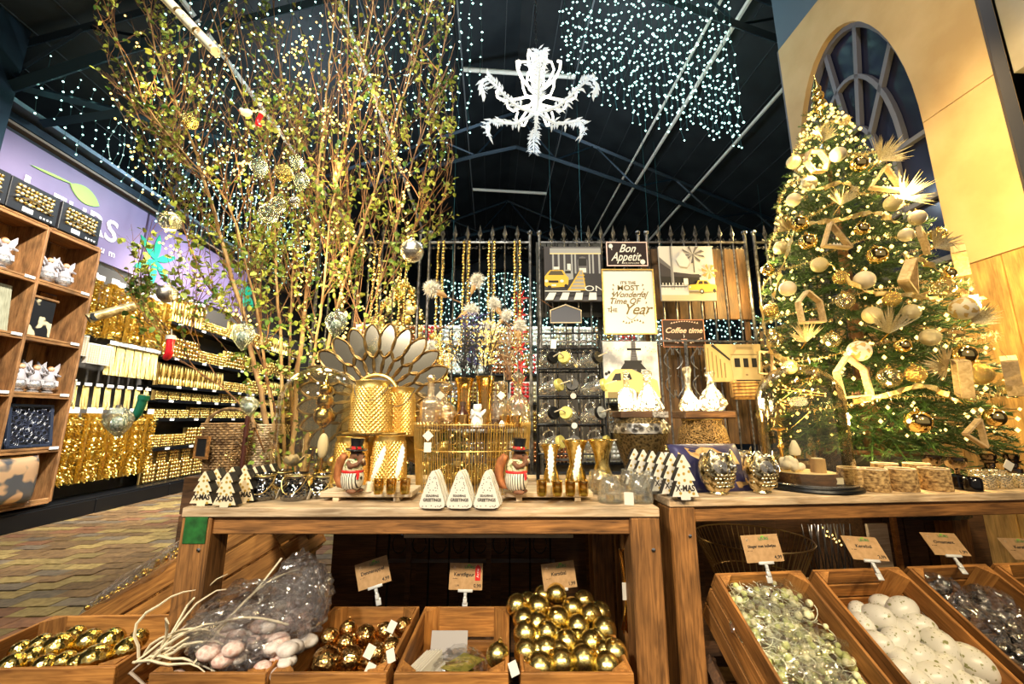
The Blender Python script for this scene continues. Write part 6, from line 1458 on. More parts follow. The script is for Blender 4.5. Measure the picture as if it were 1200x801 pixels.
gv = thing('glitter_votive', 'x', 'candle holder', (0, 0, 0), 0, 'mosaic glitter votives'); b = MB(); b.openlathe([(0, .001), (.024, .001), (.029, .006), (.031, .05), (.029, .0505), (.027, .01)], 24); b.obj('mosaic_wall', noisy('silver mosaic dark', (.05, .04, .02), (.95, .9, .7), 170, .2, .9, 1.0, kind='voronoi', rr=(.15, .5), bd=.003), gv, fix=False); b = MB(); b.tube([(.031 * math.cos(i * PI / 12), .031 * math.sin(i * PI / 12), .051) for i in range(24)], .0012, 5, closed=True); b.obj('rim', M_['silver'], gv); gv = Kind(gv)
for (x, y, l) in ((1156, 572.5, 'beside the low black jar'), (1175, 572, 'middle of the front row'), (1197, 571.5, 'at the frame edge'), (1148, 565, 'back row, nearest the dark goblets'), (1170, 565, 'back row, below the dark bottle')):
    gv.put('mosaic glitter votive ' + l, ont(x, y), 0, 1.0)
bot = [(0, .001), (.028, .001), (.030, .006), (.028, .04), (.018, .046), (.018, .062), (.028, .068), (.03, .075), (.022, .078), (.026, .085), (.028, .10), (.024, .104)]
dark('dark_candlestick', 'dark brown turned glass candlestick behind the glitter votives, without tag', 1163, 559, bot, s_=1.0, cat='candlestick'); dark('dark_candlestick', 'dark brown turned glass candlestick with a cream tag at the frame edge', 1190, 559, bot, s_=1.0, cat='candlestick')
b = MB(); b.box((0, 0, 0), (.034, .001, .034), 0, Matrix.Rotation(R(35), 4, 'Y')); tag(b.obj('paper_tag', M_['paper'], None, at(1182, 545, 1.66)), 'cream square tag tied to the dark candlestick at the frame edge', 'tag')
# ================================================================ FENCE
FY = 2.6
def fx(px, py=283): return at(px, py, FY).x
ZR = at(600, 284, FY).z; ZTIP = at(600, 265, FY).z; ZM = at(600, 400, FY).z
iron = noisy('grey iron', (.05, .05, .055), (.22, .22, .24), 40, .35, .85, .2)
def spire(b, x, z0, z1):
    h = z1 - z0; M4 = Matrix.Translation((x, 0, z0))
    b.lathe([(.006, -.01), (.013, .0), (.013, .006), (.006, .012), (.009, h * .3), (.017, h * .42), (.010, h * .62), (0, h)], 4, 0, M4, sm=False)
    for s_ in (-1, 1): b.tube([M4 @ Vector((s_ * .006, 0, h * .02)), M4 @ Vector((s_ * .022, 0, h * .16)), M4 @ Vector((s_ * .024, 0, h * .02))], .0035, 4)
def fence(xa, xb, label, n=7, lift=0.0):
    t = thing('iron_fence', label, 'fence', ((xa + xb) / 2, FY, 0)); W = xb - xa
    for s_ in (-1, 1):
        b = MB(); b.tube([(s_ * W / 2, 0, 0), (s_ * W / 2, 0, ZR + .055)], .011, 8); b.sphere((s_ * W / 2, 0, ZR + .07), .018, 10, 7); b.obj('post', iron, t)
    for z in (ZR, ZM, .95):
        b = MB(); b.box((0, 0, z), (W, .012, .012)); b.obj('rail', iron, t)
    for i in range(n):
        x = -W / 2 + W * (i + 1) / (n + 1)
        b = MB(); b.tube([(x, 0, .95), (x, 0, ZR + .012)], .0055, 6); br = b.obj('bar', iron, t)
        b = MB(); spire(b, x, ZR + .006, ZTIP + .012); b.obj('spire', iron, br)
    for i in range(n + 1):
        xc = -W / 2 + W * (i + .5) / (n + 1); b = MB()
        for s_ in (-1, 1):
            b.tube([(xc + s_ * (.018 - .014 * (1 - q / 12) * math.cos(q * .5)), 0, ZR - .035 - .014 * (1 - q / 14) * math.sin(q * .5)) for q in range(13)], .0028, 4)
        b.obj('scroll', iron, t)
    return t
fence(fx(376), fx(493), 'grey iron fence panel seen through the birch leaves beside the sunburst'); fence(fx(504), fx(621), 'grey iron fence panel hung with gold bead strands below the chandelier')
fence(fx(632), fx(748), 'grey iron spired fence panel behind the taxi canvas'); fence(fx(758), fx(873), 'grey iron spired fence panel behind the canvas of the yellow vintage car')
fence(fx(884), fx(990), 'grey iron spired fence panel partly hidden by the christmas tree')
# scroll gates low behind the decanters
for x0, l in ((790, 'scrolled iron gate section under the coffee sign, nearer the canvas of the tower'), (822, 'scrolled iron gate section between the decanters and the tram canvas')):
    t = thing('scroll_gate', l, 'gate', at(x0, 436, 2.52)); b = MB()
    for s_ in (-1, 1):
        for zs in (-1, 1):
            b.tube([(s_ * (.02 + .05 * math.sin(q * .25) * (1 - q / 26)), 0, zs * (.02 + .16 * q / 16) if q < 14 else zs * (.02 + .16 * (28 - q) / 16)) for q in range(20)], .004, 5)
    b.obj('scrollwork', iron, t, kind='stuff')
    for s_ in (-1, 1): b = MB(); b.tube([(s_ * .08, 0, -.7), (s_ * .08, 0, .2)], .006, 6); b.obj('bar', iron, t)
    b = MB(); b.box((0, 0, .2), (.17, .01, .012)); b.obj('rail', iron, t)
# brown board screens
def rect(x0, y0, x1, y1, Y):
    a = at(x0, (y0 + y1) / 2, Y); c_ = at(x1, (y0 + y1) / 2, Y); zt, zb = at((x0 + x1) / 2, y0, Y).z, at((x0 + x1) / 2, y1, Y).z
    return Vector(((a.x + c_.x) / 2, Y, (zt + zb) / 2)), c_.x - a.x, zt - zb
def boards(nm, label, x0, y0, x1, y1, Y, n, m, cat='screen'):
    c_, W, H_ = rect(x0, y0, x1, y1, Y); t = thing(nm, label, cat, c_)
    for i in range(n): b = MB(); b.box((-W / 2 + W * (i + .5) / n, 0, 0), (W / n - .004, .012, H_), ch=.002); b.obj('board', m, t)
    for s_ in (-1, 1):
        b = MB(); b.box((0, .014, s_ * H_ * .4), (W, .012, .03)); b.obj('batten', m, t)
        b = MB(); zb_ = c_.z; b.box((s_ * W * .45, .03, -zb_ / 2), (.03, .02, zb_)); b.obj('post', m, t)
    return t
brn = wood('brown screen', (.035, .015, .006), (.13, .062, .02), axis=2)
boards('board_screen', 'brown plank screen behind the fence beside the vintage car canvas', 750, 292, 880, 374, 2.72, 9, brn); boards('board_screen', 'black plank screen behind the fence under the taxi canvas', 628, 284, 706, 372, 2.70, 6, flat((.012, .011, .011), .6))
boards('board_screen', 'black plank panel added to darken the view behind the jar mug rack', 630, 404, 702, 520, 2.70, 6, flat((.014, .010, .008), .6))  # added panel keeps the background behind the rack dark
boards('board_screen', 'dark brown door-like screen behind the glowing decanters', 772, 404, 900, 520, 2.70, 10, brn)

# ================================================================ POSTERS
def canvas(nm, label, x0, y0, x1, y1, Y, base, cat='picture', th=.02, tilt=0.0, rz=0.0, frame=None, fw=.01):
    c_, W, H_ = rect(x0, y0, x1, y1, Y); t = thing(nm, label, cat, c_, rot=(R(tilt), 0, R(rz)))
    b = MB(); b.box((0, th / 2, 0), (W, th, H_), 0, None, .0015); b.obj('panel', base, t)
    if frame:
        for (cx, cz, w_, h_) in ((0, H_ / 2, W + fw, fw), (0, -H_ / 2, W + fw, fw), (-W / 2, 0, fw, H_ - fw), (W / 2, 0, fw, H_ - fw)):
            b = MB(); b.box((cx, th / 2 - .004, cz), (w_, th + .008, h_), 0, None, .001); b.obj('frame_side', frame, t)
    return t, W, H_
def art(t, W, H_, shapes, nm='printed_picture', y=-.0006):
    mats = []; b = MB()
    for i, (pl, c_) in enumerate(shapes):
        m = flat(c_, .7) if isinstance(c_, tuple) else c_
        if m not in mats: mats.append(m)
        yy = y - .00025 * i
        b.poly([((p[0] - .5) * W, (p[1] - .5) * H_) for p in pl], yy, mats.index(m))
    return b.obj(nm, mats, t, fix=False, kind='stuff')
def rc(x0, y0, x1, y1): return [(x0, y0), (x1, y0), (x1, y1), (x0, y1)]
def circ(x, y, rx, ry=None, n=14): ry = ry or rx; return [(x + rx * math.cos(2 * PI * i / n), y + ry * math.sin(2 * PI * i / n)) for i in range(n)]
K_, W_, G1, G2, G3, YL = (.008, .007, .009), (.72, .71, .69), (.035, .03, .04), (.11, .105, .12), (.32, .32, .34), (.72, .44, .05)
t, W, H_ = canvas('taxi_canvas', 'canvas print of a yellow taxi on a black and white street', 638, 289, 705, 353, 2.565, flat((.06, .055, .065), .7))
S = [(rc(0, .35, 1, 1), G2), (rc(.0, .45, .12, 1), G1), (rc(.1, .88, 1, .97), G3), (rc(.1, .86, 1, .88), (.75, .6, .3)), (rc(.12, .5, 1, .86), G1)]
for x in (.14, .24, .34, .47, .53, .78, .84, .95): S.append((rc(x, .5, x + .03, .86), G3))
S += [([(.58, .5), (.58, .74), (.62, .8), (.67, .82), (.72, .8), (.76, .74), (.76, .5)], G2), (rc(.6, .64, .74, .78), K_), (rc(.61, .52, .73, .60), W_), (rc(.4, .55, .46, .68), W_), (rc(0, .1, 1, .5), (.03, .028, .035)), ([(.36, .44), (.3, .54), (.42, .58), (.5, .52), (.5, .4), (.42, .38)], G3), (rc(.36, .5, .46, .55), K_)]
S += [([(.4, .2), (.62, .56), (.66, .56), (.72, .2)], (.32, .3, .28))] + [([(.4 + .04 * i, .2 + .065 * i), (.7, .2 + .065 * i), (.7, .215 + .065 * i), (.41 + .04 * i, .215 + .065 * i)], YL) for i in range(5)] + [([(.4, .2), (.62, .56), (.635, .56), (.43, .2)], YL), ([(.70, .2), (.655, .56), (.665, .56), (.72, .2)], YL), (rc(.4, .195, .72, .215), YL)]
S += [([(.0, .28), (.0, .44), (.06, .52), (.1, .56), (.32, .56), (.38, .46), (.42, .42), (.41, .30), (.37, .26), (.06, .24)], YL), ([(.06, .47), (.11, .545), (.30, .545), (.34, .47)], (.08, .06, .03)), (rc(.16, .57, .26, .62), W_), (rc(.07, .33, .24, .37), K_), (circ(.03, .36, .03, .025), W_), (circ(.3, .36, .035, .025), W_), (rc(.12, .27, .2, .30), W_), (circ(.08, .25, .035, .03), K_), (circ(.37, .27, .03, .035), K_)]
S += [([(.0 + i * .25, .02), (.14 + i * .25, .02), (.2 + i * .23, .15), (.08 + i * .23, .15)], W_) for i in range(4)] + [(rc(0, .17, .62, .185), W_)]
art(t, W, H_, S); lettering('ON', .055, flat(W_), t, (.36 * W, -.009, -.28 * H_), width=1.5, name='road_lettering')
t, W, H_ = canvas('tin_sign', 'dark tin sign with white script lettering and a small plate, wishing a good meal', 710, 283, 759.5, 312, 2.55, flat((.012, .004, .006), .4), 'sign', .004)
b = MB(); 
for (cx, cz, w_, h_) in ((0, H_ * .47, W * .97, .006), (0, -H_ * .47, W * .97, .006), (-W * .475, 0, .006, H_ * .94), (W * .475, 0, .006, H_ * .94)): b.box((cx, -.001, cz), (w_, .001, h_))
b.obj('border_line', flat((.85, .62, .62), .6), t, kind='stuff')
lettering('Bon', .08, flat(W_), t, (.0, -.0015, .037), bold=.0008, shear=.45, width=.85); lettering('Appetit', .085, flat(W_), t, (-.012, -.0015, -.022), bold=.0008, shear=.45, width=.74); lettering('MADE WITH LOVE', .014, flat(W_), t, (.02, -.0015, -.066))
art(t, W, H_, [(circ(.12, .82, .05, .09), W_), (circ(.86, .18, .06, .10), W_), (circ(.12, .82, .03, .05), (.7, .7, .7)), ([(.13, .66), (.15, .66), (.14, .8)], W_)], 'plate_motif')
t, W, H_ = canvas('lettered_frame', 'white poster with gold christmas lettering in a thin gold frame', 707, 316, 767, 391, 2.545, flat((.74, .73, .71), .6), 'picture', .012, frame=M_['goldsat'], fw=.008)
gp = flat((.16, .11, .02), .5, .0)
for s_, z, sz, sh, wd in (("IT'S THE", .125, .028, 0, 1), ('MOST', .09, .05, 0, 1.1), ('Wonderful', .045, .055, .5, .95), ('Time OF', .0, .055, .3, 1), ('THE', -.06, .035, 0, 1), ('Year', -.055, .10, .45, .95)):
    x = -.03 if s_ == 'Time OF' else (-.11 if s_ == 'THE' else (.045 if s_ == 'Year' else .0))
    lettering(s_, sz * 1.0, gp, t, (x, -.0012, z), bold=.0006, shear=sh, width=wd)
b = MB()
for s_ in (-1, 1):
    for i in range(7):
        a = R(60 * s_ * 0 + 90) ; z = -.08 + .03 * i; b.poly([(s_ * (.115 - .004 * i), z), (s_ * (.127 - .004 * i), z + .012), (s_ * (.118 - .004 * i), z + .02)], -.001)
for i in range(8): b.poly([(-.05 + i * .018, -.14 - .01 * math.sin(i)), (-.04 + i * .018, -.125 - .01 * math.sin(i)), (-.035 + i * .018, -.14 - .01 * math.sin(i))], -.001)
b.tube([(-.02 + .12 * q / 14, -.001, -.10 - .022 * math.sin(q * .45)) for q in range(15)], .0015, 4); b.obj('sprig_ornaments', gp, t, kind='stuff')
t, W, H_ = canvas('vintage_car_canvas', 'canvas print of a yellow vintage car under palm trees', 773.5, 288.5, 837, 352, 2.56, flat((.62, .61, .60), .7))
S = [(rc(0, 0, 1, 1), (.55, .54, .55)), (rc(0, 0, 1, .3), (.5, .42, .28)), (rc(0, .1, .5, .3), (.6, .6, .6)), (rc(0, .28, .72, .48), K_), ([(0, .72), (.25, .52), (.75, .46), (.75, .42), (0, .44)], G1), ([(.0, .8), (.2, .62), (.2, .56), (0, .7)], G2)]
S += [(rc(.2, .2, .25, 1), G3), (rc(.21, .2, .225, 1), G2)] + [(rc(.03 + .06 * i, .2, .045 + .06 * i, .32), W_) for i in range(8)] + [(rc(0, .24, .48, .26), G2), (rc(.42, .28, .5, .4), W_)]
for k_ in range(9): a = R(20 + k_ * 40); S.append(([(.62, .84), (.62 + .24 * math.cos(a), .84 + .17 * math.sin(a)), (.62 + .2 * math.cos(a + .25), .84 + .15 * math.sin(a + .25))], G2))
for k_ in range(7): a = R(k_ * 51); S.append(([(.9, .52), (.9 + .16 * math.cos(a), .52 + .15 * math.sin(a)), (.9 + .13 * math.cos(a + .4), .52 + .13 * math.sin(a + .4))], (.32, .22, .06)))
S += [(rc(.61, .5, .635, .84), G2), ([(.3, .75), (.36, .62), (.5, .6), (.56, .7), (.44, .9)], (.6, .6, .62)), ([(.5, .17), (.49, .24), (.53, .28), (.64, .29), (.68, .36), (.84, .36), (.9, .29), (1, .27), (1, .17), (.8, .15)], YL), ([(.67, .29), (.70, .345), (.76, .345), (.76, .29)], K_), ([(.78, .29), (.78, .345), (.83, .345), (.87, .29)], K_), (circ(.73, .16, .04, .045), K_), (circ(.73, .16, .02, .022), W_), (circ(.96, .17, .03, .04), K_), (rc(.5, .16, .68, .18), G3), (circ(.52, .235, .015), W_)]
art(t, W, H_, S)
t, W, H_ = canvas('coffee_sign', 'dark brown tin sign advertising coffee with a steaming cup', 776, 374, 826, 407, 2.55, flat((.025, .009, .004), .4), 'sign', .004)
lettering('Coffee time', .05, flat((.85, .55, .42), .6), t, (0, -.0015, .018), bold=.001, shear=.35)
S = [(circ(.5, .22, .07, .08), (.7, .35, .25)), (rc(.43, .22, .57, .3), (.7, .35, .25)), ([(.5, .32), (.52, .4), (.49, .5), (.5, .41)], W_)]
for s_ in (-1, 1):
    for k_ in range(6): S.append(([(.5 + s_ * (.12 + .05 * k_), .16 + .03 * k_), (.5 + s_ * (.16 + .05 * k_), .2 + .03 * k_), (.5 + s_ * (.17 + .05 * k_), .14 + .03 * k_)], (.8, .55, .45)))
for k_ in range(11): x = .2 + .06 * k_; S.append(([(x, .84 + .07 * math.sin(PI * (x - .2) / .6)), (x + .04, .9 + .05 * math.sin(PI * (x - .2) / .6)), (x + .05, .84 + .07 * math.sin(PI * (x - .2) / .6))], (.8, .55, .45)))
art(t, W, H_, S, 'cup_motif')
b = MB()
for (cx, cz, w_, h_) in ((0, H_ * .48, W * .98, .005), (0, -H_ * .48, W * .98, .005), (-W * .485, 0, .005, H_ * .96), (W * .485, 0, .005, H_ * .96)): b.box((cx, -.001, cz), (w_, .001, h_))
b.obj('border_line', flat((.55, .22, .12), .5), t, kind='stuff')
t, W, H_ = canvas('tower_canvas', 'cloudy canvas print of a lattice tower above a cream car with a round window', 707.5, 400, 772, 466, 2.50, noisy('cloudy print', (.22, .22, .24), (.70, .69, .68), 5, .7, 0, 0, rr=(.38, .52)))
S = [([(.44, .3), (.52, .86), (.52, 1), (.6, 1), (.6, .86), (.68, .3)], G2), (rc(.44, .84, .7, .88), K_), (rc(.38, .62, .7, .66), K_), ([(.3, .5), (.4, .64), (.66, .64), (.78, .5)], K_), (rc(.40, .3, .47, .62), K_), (rc(.6, .3, .68, .62), K_)]
for k_ in range(7): S.append((rc(.515, .68 + k_ * .045, .605, .685 + k_ * .045), K_))
for k_ in range(8): S += [(circ(.04 + .05 * k_, .42 + .03 * math.sin(k_ * 2), .028), K_), (circ(.08 + .04 * k_, .88 - .05 * abs(math.sin(k_)), .008), YL), (circ(.78 + .025 * k_, .9 - .08 * abs(math.sin(k_ * 2)), .008), YL)]
S += [([(0, 0), (.0, .28), (.12, .42), (.2, .5), (.5, .5), (.72, .4), (.95, .3), (1, 0)], (.62, .46, .18)), ([(.13, .3), (.2, .42), (.3, .43), (.3, .3)], K_), ([(.34, .3), (.34, .43), (.46, .43), (.5, .32)], K_), (rc(.05, .0, .6, .1), (.2, .15, .06))]
art(t, W, H_, S)
t, W, H_ = canvas('tram_canvas', 'sepia canvas print of an old tram in a steep street', 828, 403, 893, 447, 2.50, flat((.72, .56, .26), .7))
S = [(rc(0, 0, 1, 1), (.50, .37, .17)), ([(0, 0), (0, 1), (.2, 1), (.32, 0)], (.45, .33, .14))] + [(rc(.03 + .07 * k_, .1, .05 + .07 * k_, .9 - .1 * k_), (.2, .14, .06)) for k_ in range(5)] + [([(.1, .95), (.42, .55), (.43, .6), (.14, 1)], K_)]
S += [([(.46, .05), (.44, .6), (.5, .74), (.55, .84), (.86, .84), (.92, .74), (.96, .6), (.95, .05)], (.62, .48, .24)), (rc(.44, .7, .98, .73), (.3, .22, .1)), (rc(.56, .86, .84, .93), (.35, .26, .12)), (rc(.5, .38, .6, .62), K_), (rc(.66, .38, .75, .62), K_), (rc(.81, .38, .9, .62), K_), (circ(.7, .18, .025), (.3, .2, .1)), (rc(.5, .02, .94, .05), K_)]
art(t, W, H_, S)
t = thing('fur_throw', 'brown furry throw folded under the tram canvas', 'throw', at(872, 457, 2.46)); b = MB(); b.box((0, 0, 0), (.16, .05, .11), 0, None, .018); b.obj('throw', noisy('brown fur', (.16, .07, .02), (.50, .30, .10), 30, .8, 0, 1.0, (1, 1, .3)), t); b = MB()
for i in range(5): b.tube([(-.08, -.026, -.04 + i * .02), (.08, -.026, -.035 + i * .02)], .003, 4)
b.obj('folds', brn, t, kind='stuff')
c_, W, H_ = rect(645, 357, 681, 378, 2.54); t = thing('slate_label', 'small grey house-shaped slate label under the taxi canvas', 'label', c_)
b = MB(); P = [(-.5, -.5), (.5, -.5), (.5, .18), (0, .5), (-.5, .18)]; b.prism([(x * W, z * H_) for x, z in P], 0, .01); b.obj('slate', flat((.055, .06, .09), .5), t)
b = MB(); b.tube([(x * W, -.002, z * H_) for x, z in P], .0045, 4, closed=True, sm=False); b.obj('frame', flat((.7, .6, .45), .5), t); b = MB(); b.tube([(-.4 * W, 0, .3 * H_), (-.9 * W, 0, .9 * H_), (-1.6 * W, .02, .8 * H_)], .002, 4); b.obj('string', M_['twig'], t)

# ================================================================ BEAD STRANDS, FEATHERS, SPRIGS
bmesh_ = MB()
for s_ in (-1, 1):
    for i in range(33): bmesh_.sphere((s_ * .018 + .002 * math.sin(i), 0, -i * .023 - .01), .0098, 8, 6)
bg_ = thing('bead_strand', 'x', 'garland', (0, 0, 0), 0, 'gold bead strands on the fence'); bmesh_.obj('beads', flat((.92, .70, .26), .25, .9), bg_, kind='stuff', fix=False)
b = MB(); b.tube([(-.018, 0, -.76), (-.018, 0, 0), (-.01, .012, .008), (.01, .012, .008), (.018, 0, 0), (.018, 0, -.76)], .0012, 4); b.obj('thread', M_['gold'], bg_); bg_ = Kind(bg_)
for (x, l) in ((445, 'in the birch-side fence panel, first'), (476, 'in the birch-side fence panel, beside its post'), (518, 'first in the panel under the chandelier'), (547.5, 'second in the panel under the chandelier'), (576.5, 'third in the panel under the chandelier'), (606, 'last before the taxi canvas')):
    bg_.put('doubled gold bead strand, ' + l, Vector((fx(x), FY - .03, ZR + .0)))
def puff(label, p, rz, s_=1.0, stem=None, seed=0):
    t = thing('feather_flower', label, 'feather decoration', p, rot=(0, rz, 0), sc1=s_); g = random.Random(seed); b = MB()
    for i in range(1000):
        d = Vector((g.gauss(0, 1), g.gauss(0, 1), g.gauss(.5, .8))).normalized(); L_ = g.uniform(.02, .05); q = d * L_; q.z -= .01; sd = d.cross(Vector((g.uniform(-1, 1), g.uniform(-1, 1), g.uniform(-1, 1)))).normalized() * .0028
        o_ = Vector((g.uniform(-.008, .008), g.uniform(-.008, .008), g.uniform(-.01, .03))); b.add([o_ - sd, o_ + sd, o_ + q], [(0, 1, 2)])
    b.obj('plume', flat((.88, .85, .78), .6), t, kind='stuff', fix=False)
    b = MB(); b.lathe([(.004, -.075), (.013, -.055), (.015, -.035), (.008, -.012), (.010, 0)], 10); b.obj('pod', flat((.45, .26, .10), .6), t); b = MB(); b.tube([(0, 0, -.07), (.01, 0, -.15), (.0, 0, -.24)], .003, 5); b.obj('stem', M_['twig'], t)
for i, (x, y, a, s_, l) in enumerate([(508, 335, -60, 1.15, 'against the fence post, highest by the golden tree'), (558, 326, 20, 1.0, 'upright and slender, highest of all'), (551, 360, 60, .95, 'pointing down to the side below the highest'), (580, 353, -30, .95, 'upper of the pair near the third bead strand'),
                                       (592, 367, 40, .9, 'bluish one beside the third bead strand'), (573, 383, -20, 1.1, 'biggest round one above the dark sprigs'), (609, 379, 10, .9, 'nearest the last bead strand'), (506, 406, -25, 1.1, 'low one beside the sunburst petals')]):
    puff('fluffy white feather flower, ' + l, at(x, y + 4, 2.12), R(a), s_, seed=i)
g = random.Random(21)
def sprig(label, p, mats, n, hgt, spread, leafr=.012):
    t = thing('dried_sprig', label, 'dried stems', p); b = MB(); lv = MB()
    for i in range(n):
        a = g.uniform(-1, 1); d = Vector((a * spread, g.uniform(-.3, .3) * spread, 1)).normalized(); L_ = hgt * g.uniform(.7, 1); pts = [d * (L_ * q / 6) + Vector((.01 * math.sin(q + i), 0, 0)) for q in range(7)]
        b.tube(pts, .0018, 4)
        for q in range(2, 7):
            for s_ in (-1, 1):
                c_ = pts[q]; e = c_ + Vector((s_ * leafr * 1.5, g.uniform(-.01, .01), leafr * g.uniform(.6, 1.5))); sd = Vector((0, 0, leafr * .35)); lv.add([c_, (c_ + e) / 2 - sd, e, (c_ + e) / 2 + sd], [(0, 1, 2, 3)])
    b.obj('stems', mats[0], t, kind='stuff'); lv.obj('leaves', mats[1], t, kind='stuff', fix=False)
sprig('black dried sprigs in the vase nearer the sunburst', at(543, 447, 1.80), [M_['black'], M_['black']], 12, .26, .35); sprig('purple blue dried sprigs above the wire basket', at(553, 447, 1.92), [M_['black'], flat((.05, .04, .16), .6)], 14, .33, .25, .014); sprig('black and gold leafy sprigs in the taller vase', at(570, 445, 1.86), [M_['black'], M_['goldsat']], 14, .28, .3, .014); sprig('gold glitter twigs behind the sunburst edge', at(520, 450, 2.05), [M_['gold'], M_['glitter']], 12, .3, .4)
sprig('brown dried twigs beside the mug rack', at(596, 445, 1.95), [M_['twig'], M_['bark']], 10, .28, .3)
# red poinsettia column behind the fence
t = thing('red_garland', 'column of red star flowers and berries behind the last bead strand', 'garland', at(609, 350, 3.0)); b = MB(); f_ = MB()
b.tube([(0, 0, .0), (.02, .02, -t.location.z)], .006, 5)
for k_ in range(7):
    z = -.13 * k_; 
    for i in range(6): a = i * PI / 3 + k_; f_.add([(0, -.01, z), (.03 * math.cos(a + .35), -.02, z + .03 * math.sin(a + .35)), (.075 * math.cos(a), -.03, z + .075 * math.sin(a)), (.03 * math.cos(a - .35), -.02, z + .03 * math.sin(a - .35))], [(0, 1, 2, 3)])
b.obj('stem', M_['twig'], t); f_.obj('flowers', M_['red'], t, kind='stuff', fix=False)

# ================================================================ CONIFERS
needle = noisy('fir needles', (.010, .034, .008), (.05, .115, .022), 8, .45, 0, 0, vary=.3)
def fir_branch(L_, seed, dens=1.0, nl=.026):
    g = random.Random(seed); b = MB(); main = [Vector((L_ * q / 6, 0, -.12 * L_ * (q / 6) ** 2 + .03 * L_ * math.sin(q))) for q in range(7)]
    segs = [(main, .0035)]
    for q in range(1, 6):
        for s_ in (-1, 1):
            d = Vector((.75, s_ * .65, g.uniform(-.15, .25))).normalized(); l2 = L_ * (.5 - .065 * q); p = main[q]; segs.append(([p, p + d * l2 * .5, p + d * l2 + Vector((0, 0, .1 * l2))], .002))
    for pts, r in segs:
        b.tube(pts, r, 4, 1)
        for i in range(len(pts) - 1):
            a_, c_ = pts[i], pts[i + 1]; n = max(2, int((c_ - a_).length / .0042 * dens)); ax = (c_ - a_).normalized()
            for k_ in range(n):
                p = a_.lerp(c_, k_ / n); sd = ax.cross(Vector((g.gauss(0, 1), g.gauss(0, 1), g.gauss(0, 1)))).normalized(); tip = p + (ax * .65 + sd * .8).normalized() * nl; wv_ = ax.cross(sd) * .0019
                b.add([p - wv_, p + wv_, tip], [(0, 1, 2)])
    return b
brs = [fir_branch(.30, 1).mesh('branch', [needle, needle]), fir_branch(.25, 2).mesh('branch', [needle, needle]), fir_branch(.34, 3).mesh('branch', [needle, needle])]
AX = Vector((2.08, 2.40, 0))
PR = [(1.02, .40), (1.15, .56), (1.6, .53), (2.1, .44), (2.5, .335), (2.85, .22), (3.1, .12), (3.3, .03), (3.36, .0)]
def tr(z):
    if z < PR[0][0]: return 0
    for (a, ra), (c_, rc_) in zip(PR, PR[1:]):
        if a <= z <= c_: return ra + (rc_ - ra) * (z - a) / (c_ - a)
    return 0
xt = thing('christmas_tree', 'tall fir christmas tree covered in warm lights and white and gold ornaments', 'christmas tree', AX); g = random.Random(17)
b = MB(); b.tube([(0, 0, .72), (0, 0, 2.0), (0, 0, 3.2)], [.05, .03, .006], 8); b.obj('trunk', M_['twig'], xt)
N_B = 285
for i in range(N_B):
    z = 1.10 + 2.12 * (i / N_B) ** 1.18; a = i * 2.39996; r = tr(z); L_ = [.30, .25, .34][i % 3]; s_ = min(1.25, max(.35, (r * .72 + .06) / L_)); r0 = max(.0, r - L_ * s_ * .92)
    put('branch', brs[i % 3], xt, (r0 * math.cos(a), r0 * math.sin(a), z), (g.uniform(-.5, .5), R(18 - 38 * (z - 1.1) / 2.2 + g.uniform(-10, 10)), a)).scale = (s_, s_, s_)
core = MB(); fb = fir_branch(.24, 9, .5, .03)
for i in range(170):
    z = 1.08 + 1.95 * g.random() ** 1.2; a = g.uniform(0, 2 * PI); r = tr(z) * .45; s_ = max(.4, tr(z) / .5)
    core.add(fb.v, fb.f, 0, False, Matrix.Translation((r * math.cos(a) * g.random(), r * math.sin(a) * g.random(), z)) @ Euler((g.uniform(-1, 1), R(15), a)).to_matrix().to_4x4() @ Matrix.Scale(s_, 4))
core.obj('inner_foliage', needle, xt, kind='stuff', fix=False)
def tsurf(px, py, out=0.0):
    r_ = ray(px, py); best = None
    for k_ in range(400):
        Y = 1.5 + k_ * .004; p = Vector((0, 0, CAMH)) + r_ * (Y / r_.y); d = math.hypot(p.x - AX.x, p.y - AX.y)
        if d <= tr(p.z) + .03 + out: return p
        if best is None or d - tr(p.z) < best[0]: best = (d - tr(p.z), p)
    return best[1]
def interp_(P, t_):
    k_ = min(int(t_ * (len(P) - 1)), len(P) - 2); f_ = t_ * (len(P) - 1) - k_; return P[k_].lerp(P[k_ + 1], f_)
ls = thing('fairy_lights', 'warm fairy light string wound around the christmas tree', 'fairy lights', AX); b = MB(); w_ = MB(); cp = []
for i in range(1000):
    z = 1.1 + 2.15 * (i / 1000) ** 1.15; a = i * .235 + g.uniform(-.12, .12); r = tr(z) * g.uniform(.72, 1.02) + .01; p = (r * math.cos(a), r * math.sin(a), z + g.uniform(-.03, .03)); cp.append(p); b.octa(p, g.choice([.006, .009, .0125]))
b.obj('bulbs', M_['bulb'], ls, kind='stuff', fix=False); w_.tube(cp, .0012, 3); w_.obj('cable', flat((.006, .012, .006), .7), ls)
for i in range(14):
    z = 1.2 + 1.85 * (i / 14); a = R(-150 + 47 * i) if i % 2 else R(-100 + 31 * i); r = tr(z) + .10; a = -PI / 2 - .65 + 1.6 * math.sin(i * 1.7)
    point('tree_lamp', AX + Vector((r * math.cos(a), r * math.sin(a), z)), 9.0, (1, .70, .24), .03)
